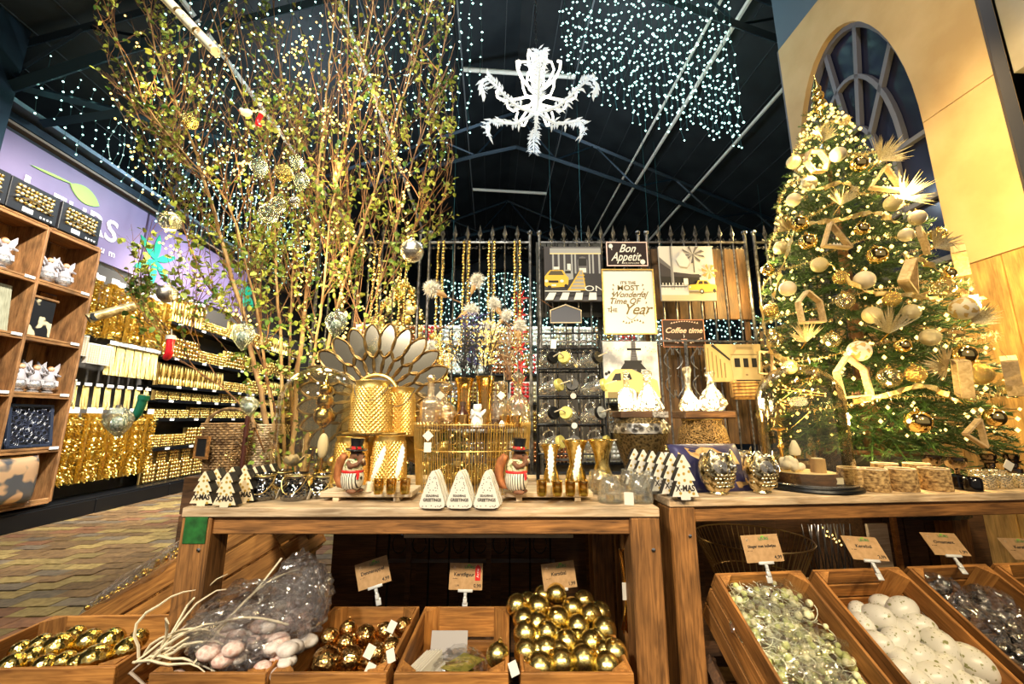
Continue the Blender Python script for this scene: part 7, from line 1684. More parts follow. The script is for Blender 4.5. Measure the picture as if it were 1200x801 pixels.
# gold tinsel added round the tree, its colour giving the golden glow
t = thing('tinsel_garland', 'thin champagne tinsel garland added for golden glow around the christmas tree branches', 'garland', AX); b = MB(); cp = []
for i in range(420):
    z = 1.15 + 2.0 * (i / 420) ** 1.1; a = i * .105; r = tr(z) * 1.0 + .015; cp.append(Vector((r * math.cos(a), r * math.sin(a), z - .03 * math.sin(a * 3) ** 2)))
for i in range(9000):
    p = interp_(cp, i / 9000); d = Vector((g.gauss(0, 1), g.gauss(0, 1), g.gauss(0, 1))).normalized() * g.uniform(.012, .03); sd = d.cross(Vector((0, 0, 1))).normalized() * .0022
    b.add([p - sd, p + sd, p + d], [(0, 1, 2)])
b.obj('tinsel', M_['champ'], t, kind='stuff', fix=False); b = MB(); b.tube(cp, .0015, 3); b.obj('thread', M_['gold'], t)
# topper
t = thing('tree_topper', 'stacked gold glass ball topper on the christmas tree', 'tree topper', AX + Vector((0, 0, 3.28))); b = MB(); 
for z, r in ((.0, .045), (.07, .037), (.125, .028)): b.sphere((0, 0, z), r, 16, 10)
b.lathe([(.02, .14), (.012, .17), (.0, .25)], 12); b.obj('topper', M_['goldfoil'], t); b = MB(); b.lathe([(.015, -.08), (.018, -.03)], 10); b.obj('socket', M_['gold'], t)
# ornaments
whm = flat((.86, .74, .52), .4); whl = noisy('white with gold leaf print', (.88, .80, .64), (.62, .42, .14), 2.6, .4, 0, 0, rr=(.52, .56), detail=1); clr = glass('clear bauble', (.98, .95, .85), .16, .9, .03, .3, 8, 1.4, (1, .93, .75)); shiny = flat((.88, .66, .26), .12, 1.0)
kinds = {'white': bauble_kind('tree_bauble', [whm], 'christmas tree baubles', capm=M_['gold']), 'print': bauble_kind('tree_bauble', [whl], 'christmas tree baubles', capm=M_['gold']), 'gold': bauble_kind('tree_bauble', [shiny], 'christmas tree baubles', capm=M_['gold']),
         'clear': bauble_kind('tree_bauble', [clr], 'christmas tree baubles', capm=M_['gold']), 'foil': bauble_kind('tree_bauble', [M_['goldfoil']], 'christmas tree baubles', capm=M_['gold']), 'champagne': bauble_kind('tree_bauble', [M_['champ']], 'christmas tree baubles', capm=M_['gold'])}
OR = [(982, 181, 10, 'white', 'beside the hexagon frame near the top'), (930, 234, 9, 'white', 'at the outer edge near the fence, upper part'), (1075, 255, 10, 'white', 'at the facade side below the feather picks'), (1013, 328, 12, 'white', 'above the slanting wood frame in the middle'), (923, 338, 10, 'white', 'low at the fence side, by the silver pick'),
      (1007, 411, 13, 'print', 'above the bell jar next to the hanging house frame'), (1130, 361, 15, 'print', 'large on the facade side, middle height'), (1062, 275, 9, 'white', 'under the feather pick on the facade side'),
      (1007, 192, 11, 'gold', 'upper middle, right under the topmost feather'), (937, 262, 11, 'gold', 'upper fence side under the white one'), (947, 283, 11, 'gold', 'beside the triangle frame, fence side'), (1028, 299, 12, 'gold', 'below the centre triangle frame'), (1129, 416, 13, 'gold', 'over the tilted white box frame'), (1076, 494, 14, 'gold', 'lowest, hanging above the bark holders'),
      (1165, 489, 11, 'gold', 'lowest on the facade side, darker'), (1010, 268, 9, 'gold', 'in the middle next to the triangle frame'), (900, 316, 8, 'gold', 'outermost on the fence side'), (990, 352, 11, 'clear', 'in the middle with a tied tag'), (1105, 338, 13, 'clear', 'big on the facade side above the printed one'), (903, 363, 9, 'foil', 'outermost fence side, textured'),
      (908, 398, 10, 'clear', 'low fence side near the tram canvas'), (1042, 442, 13, 'clear', 'low middle beside the hanging house frame'), (1073, 438, 11, 'foil', 'low middle, between clear one and box frame'), (985, 325, 9, 'foil', 'middle, above the clear one with the tag'), (975, 398, 10, 'clear', 'over the bell jar, glowing'),
      (1068, 365, 10, 'champagne', 'in the middle under the slanting wood frame'), (1022, 369, 11, 'champagne', 'centre, above the gold palm pick'), (1147, 438, 14, 'foil', 'beside the white box frames, large'), (1180, 452, 10, 'clear', 'beyond the last box frame'), (1112, 320, 8, 'gold', 'under the top white box frame'), (930, 190, 9, 'champagne', 'high on the fence side by the hexagon'),
      (948, 215, 10, 'champagne', 'high fence side below the hexagon'), (1047, 238, 11, 'champagne', 'high, beside the feather pick triangle'), (915, 290, 9, 'champagne', 'fence side, between gold ones'), (960, 310, 10, 'champagne', 'middle fence side over the house frame'), (1045, 350, 10, 'foil', 'middle, glowing behind the white one'),
      (1090, 395, 11, 'champagne', 'facade side above the gold one'), (925, 430, 9, 'champagne', 'low behind the bell jar top'), (1100, 275, 9, 'foil', 'facade side, above the top box frame'), (1058, 405, 9, 'gold', 'low middle over the clear one'), (1120, 390, 9, 'clear', 'facade side just above the big shiny gold one')]
for (x, y, r, k_, l) in OR:
    p = tsurf(x, y, .03); rr_ = r / 470 * p.y * .92
    kinds[k_].put({'white': 'matt white bauble ', 'print': 'leaf-printed white bauble ', 'gold': 'shiny gold bauble ', 'clear': 'clear glass bauble ', 'foil': 'crackled gold bauble ', 'champagne': 'glittery champagne bauble '}[k_] + l, p, sc1=rr_, rot=(R(-6), 0, x * .3))
def frame_orn(label, poly, size, px, py, rot, depth=.05, tiny=True):
    depth *= .7; size *= .92
    p = tsurf(px, py, .05); t = thing('wood_frame_ornament', label, 'ornament', p, rot=rot); s_ = size / 470 * p.y; P = [(x * s_, z * s_) for x, z in poly]; n = len(P)
    for i in range(n):
        a_, c_ = Vector((P[i][0], 0, P[i][1])), Vector((P[(i + 1) % n][0], 0, P[(i + 1) % n][1])); d = (c_ - a_); nn = Vector((-d.z, 0, d.x)).normalized() * .0045
        b = MB(); V = [a_ - nn, c_ - nn, c_ + nn, a_ + nn]; V = [(v[0], v[1] - depth / 2, v[2]) for v in V] + [(v[0], v[1] + depth / 2, v[2]) for v in V]; b.add(V, [(0, 1, 2, 3), (7, 6, 5, 4), (0, 4, 5, 1), (1, 5, 6, 2), (2, 6, 7, 3), (3, 7, 4, 0)]); b.obj('frame_side', M_['framewood'], t)
    zb = min(q[1] for q in P)
    if tiny:
        b = MB(); 
        for dx in (-.014, .004, .018): b.lathe([(.0012, 0), (.0012, .004), (.008, .004), (0, .022)], 8, 0, Matrix.Translation((dx, 0, zb + .005)))
        b.box((-.004, 0, zb + .012), (.012, .003, .006)); b.box((-.009, 0, zb + .008), (.0015, .002, .008)); b.box((.001, 0, zb + .008), (.0015, .002, .008)); b.obj('tiny_scene', M_['paper'] if n == 3 else M_['twig'], t, kind='stuff')
    zt = max(q[1] for q in P); b = MB(); b.tube([(0, 0, zt), (.002, .02, zt + .05)], .001, 4); b.obj('string', M_['bark'], t)
HEX = [(math.cos(R(60 * i + 10)), math.sin(R(60 * i + 10))) for i in range(6)]; TRI = [(-1, -.6), (1, -.6), (-.15, 1.2)]; HOU = [(-.8, -1), (.8, -1), (.8, .35), (0, 1.1), (-.8, .35)]; BOX = [(-.55, -1), (.55, -1), (.55, 1), (-.55, 1)]
frame_orn('hexagon wood frame with a pine cone near the tree top', HEX, 18, 957, 189, (0, R(4), R(10))); frame_orn('triangle wood frame with a white scene under the feather pick', TRI, 19, 1039, 213, (0, R(12), R(-10))); frame_orn('triangle wood frame with a tiny village in the middle of the tree, fence side', [(-1, -.7), (1, -.7), (-.4, 1.2)], 18, 980, 279, (0, R(5), 0))
frame_orn('slanting triangle wood frame above the middle of the tree', TRI, 22, 1066, 326, (R(10), R(14), R(35)), .06); frame_orn('house-shaped wood frame on the fence side', HOU, 20, 949, 360, (0, R(-4), R(8))); frame_orn('house-shaped wood frame hanging beside the bell jar top', HOU, 24, 998, 442, (0, R(-6), R(5)))
frame_orn('tilted whitish box frame low on the facade side', BOX, 22, 1128, 443, (0, R(-14), R(55)), .06, False); frame_orn('pale box frame farthest towards the facade', BOX, 22, 1186, 440, (0, R(-20), R(40)), .07, False); frame_orn('pale box frame sticking out at the upper facade side', BOX, 17, 1126, 305, (0, R(-42), R(40)), .07, False); frame_orn('thin leaf-shaped wood frame above the upper box frame', [(-.3, -1), (.3, -.6), (.35, .4), (0, 1), (-.35, .3)], 19, 1082, 281, (0, R(-30), R(30)), .03, False)
frame_orn('small square wood frame low by the tram canvas', BOX, 14, 897, 425, (0, R(5), R(-10)), .03, False); frame_orn('white star-backed frame at the bottom branches, facade side', TRI, 16, 1145, 508, (0, R(30), R(10)), .03, False)
def pick(label, px, py, rot, L_=.13, n=60, m=None):
    t = thing('glitter_pick', label, 'pick', tsurf(px, py, .02), rot=rot); b = MB(); g = random.Random(int(px))
    for i in range(n):
        a = g.uniform(0, 2 * PI); d = Vector((math.cos(a) * .75, math.sin(a) * .35 - .3, abs(math.sin(a)) * .8 + .25)).normalized() * L_ * g.uniform(.6, 1); sd = d.cross(Vector((0, 1, 0))).normalized() * .0028; b.add([-sd, sd, d * .6 + sd * 1.3, d, d * .6 - sd * 1.3], [(0, 1, 2, 3, 4)])
    b.obj('spray', m or M_['champ'], t, kind='stuff', fix=False); b = MB(); b.tube([(0, 0, 0), (0, .06, -.03)], .003, 5); b.obj('stem', M_['gold'], t)
for (x, y, r_, l) in ((965, 165, 0, 'at the top below the gold topper'), (1031, 188, .6, 'fanning out towards the facade, upper'), (1056, 232, .9, 'larger, fanning over the facade side'), (1042, 390, -.2, 'palm-shaped in the middle above the clear bauble'), (1095, 290, .8, 'behind the upper box frames'), (925, 270, -.7, 'on the fence side beside the gold baubles'), (1110, 430, -1.2, 'thin rays beside the large gold bauble'), (1140, 378, .5, 'leafy fan under the printed bauble'), (945, 400, -.4, 'leafy fan above the bell jar'), (985, 240, 0, 'in the upper middle')):
    pick('champagne glitter spray ' + l, x, y, (0, r_, 0), .16 if 'palm' in l or 'fanning' in l else .12)
def ribbon(label, pxs, wd=.018):
    P = [tsurf(x, y, .04) for x, y in pxs]; t = thing('gold_ribbon', label, 'ribbon', P[0]); V = []; F = []; n = 30
    def cr(t_): 
        k_ = min(int(t_ * (len(P) - 1)), len(P) - 2); f_ = t_ * (len(P) - 1) - k_; p0, p1, p2, p3 = P[max(0, k_ - 1)], P[k_], P[k_ + 1], P[min(len(P) - 1, k_ + 2)]
        return .5 * ((2 * p1) + (p2 - p0) * f_ + (2 * p0 - 5 * p1 + 4 * p2 - p3) * f_ ** 2 + (3 * p1 - p0 - 3 * p2 + p3) * f_ ** 3)
    for i in range(n + 1):
        c_ = cr(i / n) - P[0]; tw = .8 * math.sin(i * .7); o_ = Vector((0, math.sin(tw), math.cos(tw))) * wd; c_ += Vector((0, -.02 * math.sin(i * .9) ** 2, 0)); V += [tuple(c_ - o_), tuple(c_ + o_)]
    for i in range(n): F.append((2 * i, 2 * i + 1, 2 * i + 3, 2 * i + 2))
    V += [(v[0], v[1] + .001, v[2]) for v in V]; m_ = 2 * (n + 1); F += [tuple(m_ + q for q in f_[::-1]) for f_ in F]
    b = MB(); b.add(V, F, 0, True); b.obj('band', M_['goldribbon'], t, fix=False)
    b = MB(); b.tube([tuple(v) for v in V[:m_:2]], .0016, 4); b.obj('wired_edge', M_['gold'], t)
M_['goldribbon'] = noisy('gold mesh ribbon', (.70, .50, .16), (1.0, .84, .46), 90, .35, .7, .3)
ribbon('gold mesh ribbon running down the upper fence side', [(938, 250), (925, 285), (912, 325), (905, 350)]); ribbon('gold mesh ribbon looping through the upper middle of the tree', [(948, 262), (985, 258), (1020, 250), (1050, 262)], .014); ribbon('gold mesh ribbon across the middle above the palm spray', [(968, 308), (1010, 340), (1050, 345), (1095, 350)], .012)
ribbon('gold mesh ribbon over the lower middle branches', [(1000, 470), (1040, 462), (1080, 452), (1120, 470)], .013); ribbon('gold mesh ribbon dangling on the lower fence side', [(890, 355), (896, 390), (905, 415), (930, 425)], .02); ribbon('gold mesh ribbon near the top, under the first spray', [(930, 205), (955, 222), (985, 215), (1010, 230)], .014)
ribbon('gold mesh ribbon on the facade side beneath the upper box frame', [(1060, 300), (1095, 315), (1120, 345), (1150, 350)], .013)
# basket holding the tree
t = thing('tree_basket', 'wide black ribbed woven basket in which the christmas tree stands', 'basket', AX + Vector((0, 0, .72))); b = MB()
V = []; F = []; n = 60
for j in range(15):
    z = .30 * j / 14; r = .33 - .08 * (j / 14) ** 1.5
    for i in range(n): a = 2 * PI * i / n; V.append(((r + .006 * ((i + j) % 2)) * math.cos(a), (r + .006 * ((i + j) % 2)) * math.sin(a), z))
for j in range(14):
    for i in range(n): q = (i + 1) % n; F.append((j * n + i, j * n + q, (j + 1) * n + q, (j + 1) * n + i))
F.append(tuple(14 * n + i for i in range(n))); b.add(V, F); b.obj('weave', flat((.012, .010, .008), .6), t); b = MB(); b.tube([(.25 * math.cos(i * PI / 16), .25 * math.sin(i * PI / 16), .3) for i in range(32)], .014, 6, closed=True); b.obj('rim', M_['darkwood'], t)
t = thing('tree_platform', 'dark timber box platform under the tree basket', 'platform', AX + Vector((.0, .02, 0)), HALL); b = MB()
for i in range(6): b = MB(); b.box((-.275 + .11 * i, 0, .36), (.104, .46, .715), ch=.003); b.obj('board', M_['darkwood'], t)

# golden tree beyond the fence
gt_ = thing('golden_tree', 'smaller glowing christmas tree crowded with gold beyond the fence, beside the birch', 'christmas tree', at(462, 520, 3.5).xy.to_3d()); g = random.Random(31)
b = MB(); b.tube([(0, 0, 0), (0, 0, 2.3)], [.05, .01], 8); b.obj('trunk', M_['twig'], gt_)
def gr(z): return .72 * (2.55 - z) / 1.6 if z > .9 else .6
for i in range(110):
    z = .75 + 1.65 * (i / 110) ** 1.1; a = i * 2.39996; r = gr(z); s_ = max(.5, r / .5 * 1.0); o = put('branch', brs[i % 3], gt_, (max(0, r - .3 * s_) * math.cos(a), max(0, r - .3 * s_) * math.sin(a), z), (g.uniform(-.5, .5), R(8), a)); o.scale = (s_,) * 3
b = MB(); q_ = MB()
for i in range(150):
    z = .8 + 1.6 * g.random(); a = R(-90) + g.uniform(-1.5, 1.5); r = gr(z) * g.uniform(.8, 1.02); q_.sphere((r * math.cos(a), r * math.sin(a), z), g.uniform(.022, .045), 10, 7, i % 3)
for i in range(420):
    z = .75 + 1.7 * g.random(); a = R(-90) + g.uniform(-1.7, 1.7); r = gr(z) * g.uniform(.8, 1.06); b.octa((r * math.cos(a), r * math.sin(a), z), .0085)
q_.obj('gold_baubles', [M_['gold'], M_['goldsat'], M_['champ']], gt_, kind='stuff', fix=False); b.obj('light_bulbs', M_['bulb'], gt_, kind='stuff', fix=False)
for i in range(5): point('tree_lamp', gt_.location + Vector((.45 * math.sin(i * 1.7), -.75 + .1 * i, 1.0 + .3 * i)), 4.5, (1, .72, .3), .05)
# ================================================================ BIRCH TREE
g = random.Random(11)
BT = thing('birch_tree', 'bare-stemmed birch clump with small green leaves rising beside the bell jar to the roof', 'tree', at(345, 540, 2.35).xy.to_3d() + Vector((0, 0, .35))); BO = Vector(BT.location)
STEMS = [([(322, 560), (305, 455), (284, 369), (262, 285), (240, 215), (218, 150), (190, 80), (168, 0)], 2.35, 2.15, .020),
         ([(340, 560), (350, 430), (357, 375), (366, 281), (371, 242), (375, 187), (383, 112), (390, 37), (398, -30)], 2.4, 2.6, .019),
         ([(352, 560), (372, 450), (393, 375), (405, 323), (425, 265), (445, 205), (470, 120), (492, 50), (512, -20)], 2.4, 2.3, .016),
         ([(334, 560), (330, 420), (325, 340), (320, 250), (313, 195), (292, 130), (262, 60), (240, -20)], 2.3, 2.45, .013),
         ([(346, 560), (340, 430), (342, 330), (352, 230), (340, 140), (325, 60), (318, -20)], 2.5, 2.7, .011),
         ([(356, 560), (365, 440), (378, 350), (388, 250), (408, 150), (428, 60), (440, -20)], 2.35, 2.2, .012),
         ([(330, 560), (312, 440), (300, 360), (268, 240), (225, 190), (170, 120), (130, 30)], 2.3, 2.0, .010),
         ([(326, 560), (322, 480), (296, 400), (240, 330), (205, 235), (170, 160), (140, 60)], 2.4, 2.3, .008),
         ([(358, 560), (385, 470), (420, 400), (455, 300), (475, 220), (500, 130), (525, 40)], 2.35, 2.1, .008),
         ([(310, 530), (292, 488), (262, 455), (232, 435), (206, 400), (168, 352), (132, 312)], 2.25, 1.95, .007),
         ([(206, 400), (190, 390), (160, 368), (120, 340)], 1.98, 1.9, .003), ([(262, 455), (240, 418), (226, 396), (216, 375)], 2.1, 2.0, .0035),
         ([(460, 300), (490, 260), (510, 215), (522, 160)], 2.2, 2.15, .004), ([(470, 280), (500, 262), (522, 225), (530, 190)], 2.2, 2.1, .0035), ([(455, 330), (480, 290), (488, 250), (496, 200)], 2.2, 2.1, .004)]
def interp(P, t_):
    k_ = min(int(t_ * (len(P) - 1)), len(P) - 2); f_ = t_ * (len(P) - 1) - k_; return P[k_].lerp(P[k_ + 1], f_)
paths = []; nodes = []
for (px, y0, y1, r) in STEMS:
    n = len(px); P = [at(x, y, y0 + (y1 - y0) * i / (n - 1)) - BO for i, (x, y) in enumerate(px)]
    Q = []
    m_ = (n - 1) * 4
    for i in range(m_ + 1):
        k_ = min(i // 4, n - 2); f_ = i / 4 - k_; p0, p1, p2, p3 = P[max(0, k_ - 1)], P[k_], P[k_ + 1], P[min(n - 1, k_ + 2)]
        c_ = .5 * ((2 * p1) + (p2 - p0) * f_ + (2 * p0 - 5 * p1 + 4 * p2 - p3) * f_ ** 2 + (3 * p1 - p0 - 3 * p2 + p3) * f_ ** 3)
        Q.append(c_ + Vector((g.uniform(-1, 1), g.uniform(-1, 1), 0)) * r * .35)
    paths.append((Q, r)); rs = [r * .78 * (1 - .72 * i / m_) for i in range(m_ + 1)]
    b = MB(); b.tube(Q, rs, 8 if r > .01 else 5); b.obj('stem', M_['bark'] if r > .009 else M_['twig'], BT)
twigs = MB(); leafpos = []
def inside(p):
    q = proj(p + BO); 
    if q[1] < -40: return False
    lim = 535 if q[1] < 330 else (470 if q[1] < 440 else 400)
    lo = 108 if q[1] < 300 else (150 if q[1] < 460 else 270)
    return lo < q[0] < lim and q[1] < 545
def grow(p, d, L_, r, lev):
    pts = [p.copy()]; n = 7; ok = True
    for i in range(n):
        d = (d + Vector((g.uniform(-.22, .22), g.uniform(-.22, .22), g.uniform(-.05, .22)))).normalized(); p = p + d * (L_ / n)
        if not inside(p): ok = i > 1; break
        pts.append(p.copy())
        if lev < 2 and g.random() < .55: grow(p, (d + Vector((g.uniform(-.8, .8), g.uniform(-.8, .8), g.uniform(-.3, .5)))).normalized(), L_ * .5, r * .6, lev + 1)
        if lev > 0 or i > 2:
            for _ in range(g.choice([1, 1, 2])): leafpos.append((p.copy(), d.copy()))
    if len(pts) > 2: twigs.tube(pts, [r * (1 - .7 * i / (len(pts) - 1)) for i in range(len(pts))], 3, cap=False)
for (Q, r) in paths:
    n = len(Q); cnt = 17 if r > .0075 else 4
    for i in range(cnt):
        t_ = .22 + .75 * (i + g.random()) / cnt; p = interp(Q, t_); tan = (interp(Q, min(1, t_ + .05)) - interp(Q, max(0, t_ - .05))).normalized(); a = g.uniform(0, 2 * PI)
        d = (tan * 1.0 + Vector((math.cos(a), math.sin(a) * .7, .1)) * .75).normalized(); grow(p, d, g.uniform(.28, .62), .0034, 0)
for i in range(120):      # long thin upright shoots
    Q, r = paths[g.choice([0, 1, 2, 3, 4, 5, 6, 7, 8])]; t_ = g.uniform(.25, .8); p = interp(Q, t_); d = Vector((g.uniform(-.45, .45), g.uniform(-.3, .3), 1)).normalized(); pts = [p.copy()]
    for k_ in range(10):
        d = (d + Vector((g.uniform(-.07, .07), g.uniform(-.07, .07), .04))).normalized(); p = p + d * .1
        if not inside(p): break
        pts.append(p.copy())
        if g.random() < .35: leafpos.append((p.copy(), d.copy()))
    if len(pts) > 3: twigs.tube(pts, [.0028 * (1 - .7 * i_ / (len(pts) - 1)) for i_ in range(len(pts))], 3, cap=False)
twigs.obj('twigs', M_['twig'], BT, kind='stuff', fix=False)
# denser leaves low in the clump
for i in range(2300):
    x = g.gauss(372, 54); y = g.uniform(230, 520); p = at(x, y, g.uniform(2.2, 2.75)) - BO
    if inside(p): leafpos.append((p, Vector((g.uniform(-1, 1), g.uniform(-1, 1), g.uniform(-1, .4)))))
lb = MB(); lb.add([(0, 0, 0), (.010, -.012, .002), (.024, -.010, 0), (.034, 0, -.004), (.024, .010, 0), (.010, .012, .002), (.018, 0, -.003)], [(0, 1, 6), (1, 2, 6), (2, 3, 6), (3, 4, 6), (4, 5, 6), (5, 0, 6)])
leafpos = [q for q in leafpos if proj(q[0] + BO)[1] > 250 or g.random() < .62]
for i in range(1500):
    x = g.uniform(285, 402); y = g.uniform(375, 545); p = at(x, y, g.uniform(1.98, 2.45)) - BO
    leafpos.append((p, Vector((0, 0, 1))))
g.shuffle(leafpos); leafpos = leafpos[:6200]; leafpos.sort(key=lambda q: (q[0] + BO - cam.location).length)
lme = lb.mesh('leaf', M_['leaf']); rest = MB()
for i, (p, d) in enumerate(leafpos):
    e = Euler((g.uniform(-1, 1), g.uniform(-.6, 1.3), g.uniform(0, 2 * PI))); s_ = g.uniform(.6, 1.15)
    if i < 290: o = put('leaf', lme, BT, p, e); o.scale = (s_,) * 3
    else: rest.add(lb.v, lb.f, 0, False, Matrix.Translation(p) @ e.to_matrix().to_4x4() @ Matrix.Scale(s_, 4))
rest.obj('leaves', M_['leaves'], BT, kind='stuff', fix=False)
print('LEAVES', len(leafpos), len(twigs.f))
# crate and root pot
t = thing('birch_pot', 'dark planter at the foot of the birch stems behind the table', 'planter', BO + Vector((0, 0, -.35))); b = MB(); b.lathe([(.16, 0), (.2, .34), (.2, .36), (.18, .36), (.17, .3), (0, .3)], 24); b.obj('pot', M_['darkwood'], t, fix=False); b = MB(); b.tube([(.2 * math.cos(i * PI / 12), .2 * math.sin(i * PI / 12), .35) for i in range(24)], .01, 6, closed=True); b.obj('rim', M_['blackmetal'], t)
# fairy lights
t = thing('fairy_lights', 'warm fairy light string wound through the birch branches', 'fairy lights', BO); b = MB(); w_ = MB()
def strand(pts, Y, n, jit=.02, r=.0075):
    P = [at(x, y, Y + .15 * math.sin(i * 2)) - BO for i, (x, y) in enumerate(pts)]; cp = []
    for i in range(n):
        p = interp(P, i / (n - 1)) + Vector((g.uniform(-1, 1), g.uniform(-1, 1), g.uniform(-1, 1))) * jit; cp.append(p); b.octa(p, r * g.uniform(.8, 1.25))
    w_.tube(cp, .0012, 3)
strand([(402, 290), (398, 330), (405, 370), (402, 410), (410, 425), (435, 470)], 2.1, 60, .012); strand([(196, 275), (205, 255), (190, 290), (215, 300), (240, 340), (270, 360), (300, 380)], 2.0, 50, .02); strand([(238, 205), (262, 170), (290, 190), (275, 205), (300, 120), (330, 110)], 2.1, 55, .03)
strand([(330, 75), (352, 50), (362, 45), (345, 70), (358, 100), (370, 120)], 2.2, 40, .02); strand([(375, 160), (380, 130), (395, 145), (410, 155), (400, 100), (420, 90)], 2.3, 45, .03); strand([(460, 150), (465, 185), (480, 210), (470, 240), (485, 290)], 2.1, 40, .015)
strand([(345, 290), (380, 275), (392, 262), (420, 280), (440, 310), (450, 350)], 2.3, 60, .04); strand([(360, 260), (365, 310), (350, 350), (372, 400), (368, 440)], 2.4, 60, .04); strand([(150, 30), (165, 80), (140, 125), (155, 190), (180, 230)], 2.2, 30, .05); strand([(205, 60), (225, 110), (250, 90), (255, 60), (280, 40)], 2.2, 35, .05); strand([(300, 40), (380, 20), (420, 60), (450, 110), (440, 170)], 2.3, 40, .06); strand([(410, 330), (440, 390), (470, 380), (455, 430), (480, 440)], 2.35, 45, .04); strand([(300, 250), (330, 230), (345, 200), (320, 160), (350, 150)], 2.3, 40, .04)
b.obj('bulbs', M_['bulb'], t, kind='stuff', fix=False); w_.obj('cable', M_['black'], t)
for (x, y, Y, e_) in ((405, 350, 2.0, 5), (200, 285, 1.9, 3), (270, 190, 1.95, 4), (350, 80, 2.0, 5), (385, 200, 2.1, 5), (465, 220, 2.0, 3.5), (370, 300, 2.15, 5), (425, 420, 2.1, 5), (310, 400, 2.05, 3), (180, 100, 2.0, 3), (430, 110, 2.1, 4)):
    point('birch_lamp', at(x, y, Y), e_, (1, .72, .32), .05)

# ornaments in the birch
dk = thing('glass_drop', 'x', 'ornament', (0, 0, 0), 0, 'glass ornaments in the birch'); b = MB(); b.lathe([(0, -1.45), (.3, -1.1), (.72, -.55), (.95, 0), (.85, .45), (.5, .85), (.15, 1.0)], 16); b.obj('glass_drop', glass('frosty glass', (.85, .92, .86), .3, .85, .15, 1.0, 9, 1.2, (.95, 1, .95)), dk)
b = MB(); b.sphere((0, 0, -.3), .5, 8, 6, sc3=(1, 1, 1.2)); b.obj('frosted_core', noisy('frosting', (.04, .16, .09), (.85, .88, .84), 6, .5, 0, .5, rr=(.45, .55)), dk); b = MB(); b.lathe([(.18, .95), (.18, 1.15), (0, 1.2)], 8); b.tube([(0, 0, 1.15), (.05, 0, 1.9)], .03, 4); b.obj('cap', M_['silver'], dk); dk = Kind(dk)
for (x, y, r, Y, l) in ((304, 196, 10, 2.0, 'upper one beside the red stocking ornament'), (353, 212, 9, 2.0, 'between the central stems, high'), (285, 392, 12, 1.95, 'in front of the shelf wall, middle height'), (394, 378, 12, 1.95, 'beside the white tag above the bell jar'), (139, 492, 13, 1.9, 'big one beside the green stocking'), (292, 474, 9, 2.05, 'above the wicker basket'), (348, 190, 8, 2.2, 'small, just above the other between the central stems')):
    dk.put('frosted glass drop ornament, ' + l, at(x, y, Y - .22), sc1=r * 1.15 / 475 * (Y - .22), rot=(R(8), R(g.uniform(-14, 14)), 0))
rk_ = {'c': bauble_kind('birch_bauble', [glass('birch clear', (.9, .92, .85), .25, .9, .05, .5, 12, 1.2)], 'round ornaments in the birch', capm=M_['silver']), 'g': bauble_kind('birch_bauble', [M_['goldfoil']], 'round ornaments in the birch'), 's': bauble_kind('birch_bauble', [noisy('silver leaf ball', (.3, .26, .2), (.95, .9, .8), 14, .2, .9, .8)], 'round ornaments in the birch', capm=M_['silver'])}
for (k_, x, y, r, l) in (('c', 315, 250, 11, 'clear ribbed ball beneath the upper glass drop'), ('g', 333, 203, 10, 'crackled gold ball between the upper drops'), ('s', 483, 294, 13, 'silver gold mesh ball at the edge of the crown by the fence'), ('s', 196, 344, 10, 'big silver leafy ball over the shelf wall'), ('c', 199, 259, 11, 'clear ball by the sign end'), ('c', 326, 240, 9, 'clear ball behind the ribbed one'), ('s', 345, 236, 6, 'tiny silver ball near the centre stem'), ('g', 222, 142, 9, 'gold ring-like ball in the upper crown')):
    rk_[k_].put(l, at(x, y, 1.76), sc1=r * 1.1 / 475 * 1.76, rot=(R(5), 0, x))
def stocking(label, px, py, Y, s_, mt, rot, cuff):
    t = thing('stocking_ornament', label, 'ornament', at(px, py, Y - .1), rot=rot, sc1=s_); b = MB(); b.tube([(0, 0, 1.0), (0, 0, .3), (.02, 0, -.25), (.2, 0, -.6), (.55, 0, -.75), (.8, 0, -.7)], [.32, .30, .30, .34, .27, .12], 12); b.obj('sock', mt, t); b = MB(); b.tube([(0, 0, .8), (0, 0, 1.15)], .38, 12); b.obj('cuff', cuff, t); b = MB(); b.tube([(-.1, 0, 1.15), (-.05, 0, 1.6), (.02, 0, 1.8)], .04, 4); b.obj('loop', M_['white'], t)
sg_ = flat((.02, .20, .12), .12, .3); srd = flat((.72, .02, .03), .18)
stocking('shiny red stocking ornament hanging in front of the shelf wall', 199, 408, 1.95, .052, srd, (0, R(8), R(150)), M_['white']); stocking('shiny dark green boot ornament beside the big glass drop', 163, 480, 1.92, .058, sg_, (0, R(-12), R(180)), sg_); stocking('red mushroom-like ornament with a white one, high in the birch', 303, 140, 2.0, .04, srd, (0, R(20), 0), flat((.9, .8, .7), .4))
t = thing('white_bird', 'small white bird ornament next to the high red ornament', 'ornament', at(289, 132, 2.0)); b = MB(); b.sphere((0, 0, 0), .022, 12, 8, sc3=(1.5, .8, 1)); b.sphere((-.03, 0, .016), .013, 10, 7); b.add([(.02, 0, .005), (.065, -.006, .02), (.065, .006, .012)], [(0, 1, 2)]); b.obj('body', M_['white'], t); b = MB(); b.lathe([(.004, 0), (0, .012)], 6, 0, Matrix.Translation((-.042, 0, .015)) @ Matrix.Rotation(-PI / 2, 4, 'Y')); b.obj('beak', M_['red'], t)
b = MB(); b.box((0, 0, 0), (.035, .001, .028)); tag(b.obj('paper_tag', M_['paper'], None, at(402, 370, 1.95), (0, R(25), 0)), 'white paper tag on the glass drop above the bell jar', 'tag')
